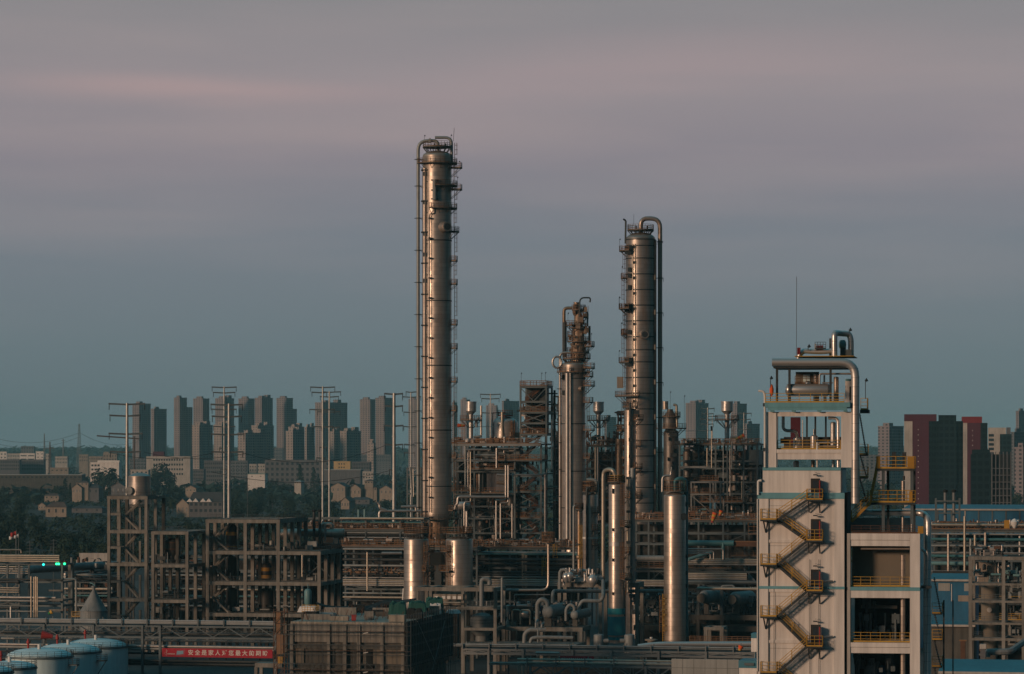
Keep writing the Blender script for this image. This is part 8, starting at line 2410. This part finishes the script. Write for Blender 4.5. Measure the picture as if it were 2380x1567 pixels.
# roof: canopy, long pipe, drum, vessels
for px in (1805, 1834, 1929.5):
 for v in (.6, 7.5): MB().box(U(px, v) - .12, U(px, v) + .12, v, v + .24, zr, Zz(857)).build('canopy_post', 'steel_dark', t)
MB().box(U(1796), U(1985), .3, 8, Zz(856), Zz(852)).build('canopy', 'steel_dark', t)
ip([(1794, 842.5, .2), (1987, 842.5, .2), (1987, 1170, .2)], .44, 'clad_bright', 'main_pipe', 1.5)
b = MB()
for px in (1831, 1836, 1927, 1932): b.box(U(px) - .06, U(px) + .06, -.1, .5, Zz(843), Zz(837.5))
b.build('clamp', 'steel_dark', t)
MB().drum((U(1822), 1.4, Zz(906)), (U(1928), 1.4, Zz(906)), (Zz(892) - Zz(920)) / 2, 30, .5).build('roof_drum', 'clad_bright', t, True)
MB().bar((U(1832), 1.4, zr), (U(1832), 1.4, Zz(915)), .3).bar((U(1915), 1.4, zr), (U(1915), 1.4, Zz(915)), .3).build('saddle', 'steel', t)
vessel(1883, 1897, 866, 935, 4.5, 'clad'); vessel(1931, 1943, 874, 935, 4.5, 'clad'); vessel(1866, 1880, 885, 900, 3)
MB().box(U(1840), U(1895), 5.5, 5.8, Zz(893), Zz(862)).build('back_panel', 'room_tan', t)
MB().box(U(1858), U(1874), 5.4, 5.497, Zz(886), Zz(868)).build('window', 'tank_white', t)
MB().rail([(U(1842), 3.2, Zz(891)), (U(1895), 3.2, Zz(891))], .8, .6, .05).build('railing', 'rail_orange', t)
ip([(1904, 893, 1.6), (1904, 869, 1.6), (1979, 869, 1.6)], .1, 'pipe_silver'); ip([(1910, 890, 1.5), (1935, 890, 1.5)], .07, 'pipe_silver'); ip([(1915, 936, 2.2), (1915, 872, 2.2)], .1, 'pipe_silver')
MB().box(U(1960), U(1979), 3, 6, zr, Zz(880)).build('stair_house', 'white_wall', t)
MB().box(U(1960.5), U(1978.5), 2.96, 2.997, Zz(885), Zz(880)).build('band', 'teal_paint', t)
MB().box(U(1970), U(1978.5), 2.96, 2.997, Zz(930), Zz(898)).build('door', 'dark_room', t)
# above the canopy
MB().box(U(1845), U(1983), .5, 8, Zz(829), Zz(827.5)).build('upper_deck', 'rail_yellow', t)
ip([(1855, 834, 1.5), (1857, 826, 1.5), (1866, 815.5, 1.5), (1893, 817.5, 1.5), (1913, 817.5, 1.5), (1938, 815, 1.5)], .27, fil=.6)
ip([(1938.5, 830, 1.2), (1938.5, 774, 1.2), (1943, 774.5, 2), (1973, 776.5, 3), (1977, 790, 3), (1977, 830, 3)], .31, 'clad_bright', 'loop_pipe', .7)
MB().drum((U(1945), 2.6, Zz(800)), (U(1963), 2.6, Zz(800)), .48, 18).build('pump_drum', 'vessel_green', t, True)
b = MB().box(U(1949), U(1962), 2.3, 3, Zz(830), Zz(806)).box(U(1962), U(1976), 2, 3, Zz(828), Zz(812)).box(U(1924), U(1931), 1.8, 2.6, Zz(828), Zz(786))
b.build('pump_base', 'steel', t)
MB().rail([(U(1892), 1, Zz(812)), (U(1917), 1, Zz(812))], .75, .25, .045).build('cage', 'steel_dark', t)
MB().box(U(1895), U(1910), 1.1, 1.6, Zz(812), Zz(803)).build('valve', 'cap_red', t)
MB().box(U(1891), U(1894), 1, 1.5, Zz(813), Zz(799)).build('valve', 'white_paint', t)
for px in (1852.5, 1856.5): MB().tube([(U(px), .9, Zz(824)), (U(px), .9, Zz(808))], .09, 8).build('gas_bottle', 'cap_red', t, True)
MB().bar((U(1849), .8, Zz(830)), (U(1849.5), .8, Zz(643)), .05).build('antenna_mast', 'steel', t)
lamps(t, [(U(1876), 1, Zz(814), .35), (U(1970), 3, Zz(778), .5), (U(2007.5), 3, Zz(927), 1.9), (U(1790.5), -.3, zr, 2.5)])
b = MB().lathe([(.05, Zz(921)), (.2, Zz(915)), (.22, Zz(905)), (.12, Zz(896)), (.02, Zz(893))], 10, U(1793), -.2).build('life_buoy_bag', 'orange_cloth', t, True)
# drain pipes at its left corner
ip([(1762, way(745), -.2), (1774.5, way(750), -.2), (1777, way(800), -.2), (1777, 1086, -.2)], .12, 'white_paint', 'drain_pipe', .4)
ip([(1769, wby(230), -.2), (1761.5, wby(235), -.2), (1761.5, 1150, -.2)], .13, 'white_paint', 'drain_pipe', .3)
ip([(1759.8, 1160, -.1), (1759.8, 1560, -.1)], .06, 'white_paint', 'drain_pipe')
for px in (1785, 1798, 1880.5, 1902): ip([(px, 1300 if px > 1790 else 1210, -.02), (px, 1566, -.02)], .022, 'steel', 'conduit')
for y in (941, 1045): MB().box(U(1773), U(1778), -.36, -.05, Zz(y + 4), Zz(y - 4)).build('clamp', 'steel_dark', t)
# the yellow zigzag stair
RL = [1160.5, 1254.7, 1371.5, 1499.5]
LL = [1207, 1311, 1431, 1561]
W1 = 1.15
def landing(x0, x1, y):
 z = Zz(y)
 o = MB().box(U(x0), U(x1), -W1 - .25, -.003, z - .17, z).build('landing', 'steel_dark', t)
 MB().rail([(U(x0) + .03, -.1, z), (U(x0) + .03, -W1 - .2, z), (U(x1) - .03, -W1 - .2, z), (U(x1) - .03, -.1, z)], 1.1, .75, .045, 2).build('railing', 'rail_yellow', o)
 return z
for i, y in enumerate(RL):
 z = landing(1875.5, 1913, y)
 MB().bar((U(1905), -W1, z - .18), (U(1905), -.02, z - 1.35), .13).bar((U(1880), -W1, z - .18), (U(1880), -.02, z - 1.35), .1).build('bracket', 'steel_dark', t)
 d = MB().box(U(1883.6), U(1904), -.02, .145, z + .02, z + 2.18).build('doorway', 'dark_room', t)
 MB().box(U(1889), U(1901), -.03, -.021, z + 1.1, z + 1.95).build('window', 'window_dark', d)
 MB().box(U(1904.3), U(1906.3), -.95, -.02, z + .03, z + 2.0).build('door', 'red_paint', t)
 MB().bar((U(1896), -.02, z + 2.75), (U(1896), -.45, z + 2.8), .05).box(U(1890), U(1900), -.6, -.3, z + 2.5, z + 2.62).build('wall_lamp', 'steel_dark', t)
 if i > 1: MB().tube([(U(1913), -.5, z + .95), (U(1935), -.25, z + 1.0)], .1, 10).build('stub_pipe', 'pipe_silver', t, True)
for i, y in enumerate(LL):
 z = landing(1768.5, 1806.5, y)
 MB().bar((U(1776), -W1, z - .18), (U(1779), -.02, z - 1.35), .12).bar((U(1783), -.1, z - .18), (U(1779), -.02, z - 1.35), .07).build('bracket', 'steel_dark', t)
for i in range(4):
 a = (U(1806.5), -.62, Zz(LL[i]) - .08)
 for y in (RL[i], RL[i + 1] if i < 3 else None):
  if y is None: continue
  c = (U(1875.5), -.62 , Zz(y) - .08)
  v = -.36 if y > LL[i] else -.92
  p, s_ = (a[0], v, a[2]), (c[0], v, c[2])
  o = MB().flight(p, s_, .5, .06, .24).build('stair_flight', 'steel_dark', t)
  MB().flightrail(p, s_, .5, 1.05, .06).build('handrail', 'rail_yellow', o)
o = MB().flight((U(1806.5), -.36, Zz(1561)), (U(1880), -.36, Zz(1620)), .5, .06, .24).build('stair_flight', 'steel_dark', t)
MB().flightrail((U(1806.5), -.36, Zz(1561)), (U(1880), -.36, Zz(1620)), .5, 1.05, .06).build('handrail', 'rail_yellow', o)
# lower wing on the right
wy = [1239, 1268, 1362.5, 1388, 1491, 1516, 1600]
for x0, x1 in ((1967.3, 1975), (2113.8, 2137)):
 MB().box(U(x0), U(x1), .3, 1.2, 0, Zz(1239)).build('column', 'white_wall' if x0 > 2000 else 'plaster_pale', t)
MB().box(U(2124, 9), U(2137, 9), 9, 10, 0, Zz(1239) - .4).build('column', 'white_wall', t)
for a, c, e in ((1239, 1254, 1268), (1371.5, 1388, None), (1491.5, 1502, 1516)):
 wall(1975.2, 2113.6, a, c, .35, 10, name='floor')
 if e: wall(1975.2, 2113.6, c + .8, e, .4, 1.1, name='beam')
wall(1975.2, 2113.6, 1362.8, 1371.3, .3, 10, 'teal_paint', 'band')
wall(2113.7, 2137.2, 1362.8, 1371.3, .27, 10, 'teal_paint', 'band')
MB().box(U(2125), U(2137.1), 1.21, 10, Zz(1254), Zz(1239) - .01).build('side_beam', 'white_wall', t)
MB().box(U(1976), U(2113), 3.2, 3.5, Zz(1362), Zz(1268.5)).build('back_panel', 'room_tan', t)
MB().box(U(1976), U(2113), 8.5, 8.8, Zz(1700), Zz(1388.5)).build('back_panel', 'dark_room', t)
MB().box(U(1962), U(1966.8), .5, 9, 0, Zz(1145)).build('gap_wall', 'dark_room', t)
for y in (1362, 1490.8):
 MB().rail([(U(1976), .7, Zz(y)), (U(2113), .7, Zz(y))], 1.0, 1.0, .045).build('railing', 'rail_yellow', t)
ip([(2097.5, 1290, 1.5), (2097.5, 1600, 1.5)], .26, 'clad', 'riser_pipe'); ip([(2000, wby(1043), 1.4), (2113, wby(1043), 1.4)], .12, 'clad')
b = MB(); rr = random.Random(9)
for _ in range(26):
 x, y, s_ = rr.uniform(1982, 2085), rr.choice((1400, 1440, 1470, 1535, 1560)) + rr.uniform(-8, 8), rr.uniform(.15, .5)
 v = rr.uniform(3, 7)
 b.box(U(x) - s_, U(x) + s_, v, v + .6, Zz(y) - s_, Zz(y) + s_ * 1.4)
 if rr.random() < .5: b.tube([(U(x), v, Zz(1490 if y < 1490 else 1600)), (U(x), v, Zz(y))], .12, 8)
b.build('fitting', 'steel', t, True)
for i, px in enumerate((2012, 2022, 2056, 2080)): ip([(px, 1425, 5), (px, 1488, 5)], .15 if i < 2 else .1, 'vessel_grey', 'inner_pipe')
wall(2000, 2084, 1411, 1418, 5.5, 5.8, 'concrete', 'inner_beam'); wall(2016, 2058, 1556, 1600, 8.2, 8.49, 'blue_wall', 'window')
# roof of the wing
zw = Zz(1239) + .003
wall(1975, 2120, 1206, 1239.2, 7.5, 8, 'board_grey', 'back_panel')
MB().rail([(U(1978), .5, zw), (U(2133), .5, zw)], .8, 1, .045).build('railing', 'rust', t)
MB().box(U(2132), U(2145), .4, 1.0, zw, Zz(1222)).build('panel', 'yellow_band', t)
ip([(2000, 1192, 5), (2143, 1192, 5), (2156, 1204, 4), (2156, 1600, 1.8)], .34, 'clad_bright', 'main_pipe', 1.3)
ip([(2141, 1276, 1.4), (2150, 1283, 1.4), (2152, 1300, 1.6), (2149, 1370, 1.8), (2149, 1600, 1.8)], .16, 'clad_bright', 'process_pipe', .5)
ip([(2097.5, 1239, 2), (2097.5, 1202, 2)], .14, 'clad', 'process_pipe'); ip([(2118, 1239, 2), (2118, 1218, 2)], .1, 'pipe_silver', 'process_pipe')
wall(2140, 2164, 1360, 1366, 1, 2.4, 'steel_dark', 'bracket')
# yellow railed steel platforms behind the wing
def deckp(x0, x1, y, v0, v1, m='rail_yellow', h=1.25):
 z = Zz(y)
 o = MB().box(U(x0), U(x1), v0, v1, z - .25, z).build('platform', 'steel_dark', t)
 MB().rail([(U(x0), v0, z), (U(x1), v0, z), (U(x1), v1, z), (U(x0), v1, z), (U(x0), v0, z)], h, .95, .055, 2).build('railing', m, o)
 return z
za, zb_ = deckp(2034, 2124, 1089, 2.4, 5), deckp(2019, 2124, 1168, 2.4, 5)
for px in (2046, 2113): MB().box(U(px), U(px + 7), 2.6, 2.9, zw, za - .26).build('platform_post', 'steel', t)
for px in (2060, 2121): MB().box(U(px, 4.6), U(px + 6, 4.6), 4.6, 4.9, zw, za - .26).build('platform_post', 'steel_dark', t)
for x0, x1, y in ((2036, 2045, 1080), (2108, 2124, 1080), (2112, 2120, 1160)): wall(x0, x1, y - 18, y + 8, 2.3, 2.34, 'yellow_band', 'toe_panel')
for px in (2070, 2094): MB().box(U(px), U(px + 9), 3, 3.5, za, Zz(1071) + .9).build('junction_box', 'pipe_dark', t)
ip([(2098, 1168, 3.2), (2098, 1118, 3.2)], .2, 'clad', 'process_pipe'); ip([(2100, 1116, 3.2), (2100, 1106, 3.2)], .12, 'steel_dark', 'vent')
for p, s_, w in (((U(1976), 2, Zz(1212)), (U(2020), 2, zb_), .8), ((U(2020), 3, zb_), (U(2036), 3, za), .5)):
 o = MB().flight(p, s_, w, .1, .3).build('stair_flight', 'yellow_band', t)
 MB().flightrail(p, s_, w, 1.1, .055).build('handrail', 'rail_yellow', o)
# dark outside stair at its right back
def outstair(x0, x1, ys, v, par):
 for i, (a, c) in enumerate(zip(ys, ys[1:])):
  l, r_ = (x0, x1) if i % 2 else (x1 - 8, x0)
  o = MB().flight((U(r_ if i % 2 else x1, v), v + .8 * (i % 2), Zz(c)), (U(x0 + 2, v), v + .8 * (i % 2), Zz(a)), .9, .07, .3).build('stair_flight', 'steel_dark', par)
  MB().box(U(x0 - 2, v), U(x1 + 3, v), v - .4, v + 1.6, Zz(c) - .14, Zz(c) - .01).build('landing', 'steel_dark', par)
  MB().rail([(U(x0 - 2, v), v - .4, Zz(c)), (U(x1 + 3, v), v - .4, Zz(c)), (U(x1 + 3, v), v + 1.5, Zz(c))], 1.1, .9, .045).build('railing', 'rail_yellow', o)
outstair(1995, 2013, (960, 1057, 1110, 1165), 4, t)
MB().box(U(1994), U(2015), 3.4, 5.8, Zz(960), Zz(952)).build('landing', 'steel_dark', t)
MB().rail([(U(1996), 3.5, Zz(952)), (U(2011), 3.5, Zz(952)), (U(2011), 5.6, Zz(952))], 1.2, .5, .055).build('railing', 'rail_yellow', t)
outstair(2168, 2186, (1345, 1430, 1492, 1555, 1640), 7, t)
MB().box(U(2190, 7), U(2194, 7), 8, 8.2, 0, Zz(1400)).box(U(2212, 7), U(2215, 7), 8, 8.2, 0, Zz(1400)).build('stair_post', 'steel_dark', t)
# annex at its left foot
f2 = Fr(1717, 340)
t2 = f2.thing('annex', 'small white annex with a blue fascia at the left foot of the white building', 'building')
MB().box(0, f2.u(1758), 0, 4, 0, f2.z(1552)).build('wall', 'white_wall', t2)
MB().box(-.05, f2.u(1758) + .05, -.1, 4, f2.z(1552) + .003, f2.z(1535)).build('fascia', 'blue_roof', t2)
MB().box(f2.u(1730), f2.u(1752), -.3, -.103, f2.z(1546), f2.z(1540)).build('lamp', 'steel', t2)
f2 = Fr(1745, 345)
t2 = f2.thing('annex', 'narrow white stub wall with a blue cap left of the white building', 'building')
MB().box(0, f2.u(1758), 0, 2, f2.z(1515), f2.z(1483)).build('wall', 'white_wall', t2)
MB().box(.0, f2.u(1758), -.05, 2.05, f2.z(1483) + .003, f2.z(1472)).build('cap', 'blue_roof', t2)
MB().box(.3, f2.u(1752), .3, 1.7, 0, f2.z(1515) - .003).build('post', 'white_wall', t2)
# ------------------------------------------------------------------ right edge: sheds, racks, frame
def shed(px0, px1, D, ye, yr, label, dp=16, wm='blue_wall', rm='blue_roof', posts=0, yaw=A):
 f = Fr(px0, D, yaw)
 t = f.thing('metal_shed', label, 'shed')
 w = f.u(px1)
 ze, zr_ = f.z(ye), f.z(yr, 0, dp * .6)
 MB().box(0, w, 0, dp, 0, ze).build('wall', wm, t)
 MB().add([(-.3, -.5, ze + .01), (w + .3, -.5, ze + .01), (w + .3, dp * .6, zr_), (-.3, dp * .6, zr_), (-.3, dp, ze + .01), (w + .3, dp, ze + .01)], [(0, 1, 2, 3), (3, 2, 5, 4), (0, 3, 4), (1, 5, 2), (0, 4, 5, 1)]).build('roof', rm, t)
 MB().box(-.3, w + .3, -.62, -.5, ze - .25, ze + .1).build('gutter', 'plaster_pale', t)
 return f, t, w, ze
f, t, w, ze = shed(2100, 2385, 720, 1183, 1172, 'very long blue shed under the maroon towers', 30)
for i in range(9): MB().box(w * (i + .5) / 9 - .15, w * (i + .5) / 9 + .15, -.08, -.003, 0, ze - .3).build('downpipe', 'plaster_pale' if i == 4 else 'steel', t)
f, t, w, ze = shed(2162, 2262, 560, 1347, 1332, 'blue shed with dim windows, left of the right hand concrete frame', 14)
for i, (a, c, y0, y1_) in enumerate(((2180, 2207, 1355, 1373), (2240, 2262, 1355, 1373))): MB().box(f.u(a), f.u(c), -.06, -.003, f.z(y1_), f.z(y0)).build('window', 'board_grey', t)
MB().box(f.u(2226), f.u(2250), -.08, -.003, f.z(1397), f.z(1383)).build('panel', 'plaster_tan', t)
MB().box(f.u(2210), f.u(2211.5), -.1, -.003, f.z(1397), f.z(1357)).build('downpipe', 'white_paint', t)
f, t, w, ze = shed(2185, 2390, 470, 1561, 1531, 'pale blue roofed shed across the bottom right corner', 14, 'plaster_pale')
f, t, w, ze = shed(2160, 2262, 545, 1452, 1442, 'low blue shed glimpsed behind the dark outside stair', 8, 'concrete_dark')
f, t = rack(2160, 2385, 640, (2164, 2214, 2221, 2276, 2338, 2350, 2384), (1330, 1300, 1283, 1262, 1232), 'railed pipe rack along the right edge below the long blue shed', decky=1229, seed=41, clutter=40, brace=[(2, 2, '\\'), (1, 1, 'x')])
run(2160, 2385, 1219.5, 639, .28, 'pipe_tan', 'bright tan pipe on top of the rack at the right edge')
for i, (y, m, r) in enumerate(((1241, 'pipe_silver', .2), (1253, 'pipe_teal', .3), (1268, 'pipe_grey', .2), (1284, 'pipe_silver', .14), (1292, 'pipe_teal', .3), (1309, 'vessel_green', .4), (1327, 'pipe_silver', .15))):
 run(2160, 2255 if i > 3 else 2385, y, 637, r, m, ['thin silver pipe', 'teal pipe', 'grey pipe', 'second thin silver pipe', 'lower teal pipe', 'pale green pipe', 'lowest silver pipe'][i] + ' in the rack at the right edge')
for i, (px, y0, y1_) in enumerate(((2203, 1241, 1330), (2241, 1200, 1330), (2265, 1243, 1275), (2289, 1238, 1268), (2369, 1245, 1290), (2255, 1252, 1330))):
 run0 = pipe([(px, y1_, 634), (px, y0, 634)], .45, ['bright upright pipe', 'tall thin tan pipe', 'short tan pipe', 'bright short pipe', 'dim pipe', 'thin pipe'][i] + ' standing in the rack at the right edge', None, ('clad', 'pipe_tan', 'pipe_tan', 'clad', 'pipe_silver', 'pipe_grey')[i], 'standpipe')
for i, px in enumerate((2196, 2216)):
 f2 = Fr(px, 700, 0)
 t2 = f2.thing('exhaust_pipe', 'black capped exhaust, %s of two before the dark glass tower' % ('left', 'right')[i], 'exhaust pipe', 'exhausts at the blue shed')
 MB().tube([(0, 0, 0), (0, 0, f2.z(1145))], .35, 10).build('pipe', 'steel_light', t2, True)
 MB().lathe([(.2, f2.z(1146)), (.5, f2.z(1143)), (.5, f2.z(1139)), (.1, f2.z(1137))], 12).build('cap', 'black_net', t2, True)
f2 = Fr(2172, 699)
t2 = f2.thing('pipe_gantry', 'steel gantry holding the two exhausts at the blue shed', 'gantry')
for y in (1163, 1191): MB().box(0, f2.u(2230), 0, .4, f2.z(y) - .3, f2.z(y)).build('beam', 'steel', t2)
for px in (2174, 2229): MB().box(f2.u(px) - .2, f2.u(px) + .2, -.01, .41, 0, f2.z(1163) + .5).build('post', 'steel', t2)
f2 = Fr(2352, 630)
t2 = f2.thing('valve_station', 'white ball valve in a yellow cage on the rack at the right edge', 'valve')
MB().lathe([(.2, f2.z(1228)), (.75, f2.z(1218)), (.8, f2.z(1213)), (.4, f2.z(1207)), (.01, f2.z(1205))], 14, f2.u(2357), 0).build('body', 'white_paint', t2, True)
MB().box(f2.u(2333), f2.u(2345), -.2, .4, f2.z(1228), f2.z(1209)).build('cage', 'yellow_band', t2)
f = Fr(2250, 540)
t = f.thing('concrete_structure', 'bare concrete frame with a big tan vessel inside, at the right edge', 'concrete frame')
for i, (y0, y1_) in enumerate(((1293, 1301), (1355, 1360), (1395, 1400), (1446, 1451), (1482, 1488))):
 table(f, t, (2254.5, 2331.5, 2378), (.004 * i, 8 + .004 * i), y0, y1_, .58)
 MB().rail([(f.u(2260), .2, f.z(y0)), (f.u(2327), .2, f.z(y0))], 1, .9, .05).build('railing', 'steel', t)
fittings(f, t, 16, (2262, 2330), (1292, 1270), (1, 4), 42, ('clad_small', 'steel_dark', 'rust'), (.2, .7))
fittings(f, t, 16, (2262, 2378), (1352, 1315), (1, 5), 43, ('clad_small', 'steel_dark', 'vessel_green'), (.2, .7))
MB().box(f.u(2270), f.u(2310), 4.5, 6, f.z(1355), f.z(1308)).build('back_panel', 'plaster_tan', t)
f2 = Fr(2297, 542)
t2 = f2.thing('vessel', 'big dim tan vessel with a pale round cover, inside the right hand concrete frame', 'vessel')
r = 21 * 542 / F
MB().lathe([(r * .9, f2.z(1510)), (r, f2.z(1470)), (r, f2.z(1366)), (r * .7, f2.z(1361)), (.01, f2.z(1359))], 30, 0, 4).build('shell', 'room_tan', t2, True)
MB().tube([(0, 4 - r + .2, f2.z(1419)), (0, 4 - r - .5, f2.z(1419))], .42, 18).build('manway_cover', 'plaster_pale', t2, True)
MB().box(-1, 1, 3, 5, 0, f2.z(1510) - .003).build('base', 'concrete_dark', t2)
pipe([(2293, 1527, 500), (2293, 1515, 500), (2346, 1515, 500), (2385, 1488, 505)], .9, 'grey pipe bent up towards the right edge over the corner shed', None, 'vessel_grey', 'bent_pipe', fil=1)
f2 = Fr(2283, 498)
t2 = f2.thing('vent_box', 'pale upright vent box in front of the right hand concrete frame', 'vent')
MB().box(-.38, .38, 0, .8, 0, f2.z(1508)).build('shaft', 'plaster_grey', t2)
MB().box(-.45, .5, -.1, .9, f2.z(1508) + .003, f2.z(1497)).build('hood', 'plaster_pale', t2)
f2 = Fr(2237, 515)
t2 = f2.thing('rusty_post', 'rust orange post left of the right hand concrete frame', 'post')
MB().box(-.38, .38, 0, .7, 0, f2.z(1490)).build('shaft', 'rust', t2)
MB().box(-.6, .6, -.1, .8, f2.z(1490) + .003, f2.z(1487)).build('cap', 'rail_orange', t2)
f = Fr(2155, 600)
t = f.thing('service_structure', 'dark service deck with small equipment between the white building and the right hand frame', 'steel frame')
steel_bay(f, t, (2160, 2205, 2252, 2385), (0, 8), [f.z(y) for y in (1500, 1440, 1400)], 'steel_dark', .35, deck=(0, 1, 2), rail=(1, 2), railm='rail_yellow')
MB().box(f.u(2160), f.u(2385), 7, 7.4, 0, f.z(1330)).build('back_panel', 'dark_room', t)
fittings(f, t, 40, (2165, 2250), (1500, 1405), (0, 5), 44, ('steel_dark', 'vessel_grey', 'tank_white'), (.3, .9))
fittings(f, t, 30, (2335, 2385), (1500, 1330), (0, 5), 45, ('steel_dark', 'vessel_grey', 'concrete'), (.3, 1.0))
fittings(f, t, 30, (2190, 2300), (1525, 1505), (0, 3), 46, ('rust', 'vessel_grey', 'concrete'), (.3, .9))
# filling in behind: trees and low sheds right of the plant
for i, (px, D, s) in enumerate(((2345, 1500, 1.1), (2360, 1480, .9), (2372, 1520, 1.2), (2384, 1470, 1.0), (2352, 1460, .8), (2366, 1440, .9))):
 plant('b', X(px, D), D, s, 'dark tree at the right edge under the hazy blocks', 'trees at the right edge')
# lettering becomes plain meshes
dg = bpy.context.evaluated_depsgraph_get()
for o in CONV:
 me = bpy.data.meshes.new_from_object(o.evaluated_get(dg))
 q = bpy.data.objects.new('lettering', me)
 C.objects.link(q)
 q.parent, q.location, q.rotation_euler = o.parent, o.location, o.rotation_euler
 bpy.data.objects.remove(o)
# ------------------------------------------------------------------ the evening air
hz = newmat('haze_air')
pv = hz.n('ShaderNodeVolumePrincipled', {'Color': (.38, .80, .93, 1), 'Density': HAZE, 'Anisotropy': -0.15})
hz.n('ShaderNodeOutputMaterial', {'Volume': pv.outputs[0]})
h = MB().box(-13500, 13500, -13500, 13500, -1.0, 175.0).build('haze', 'haze_air')
tag(h, 'thin blue evening haze lying over the plant and the city', 'haze', kind='stuff')
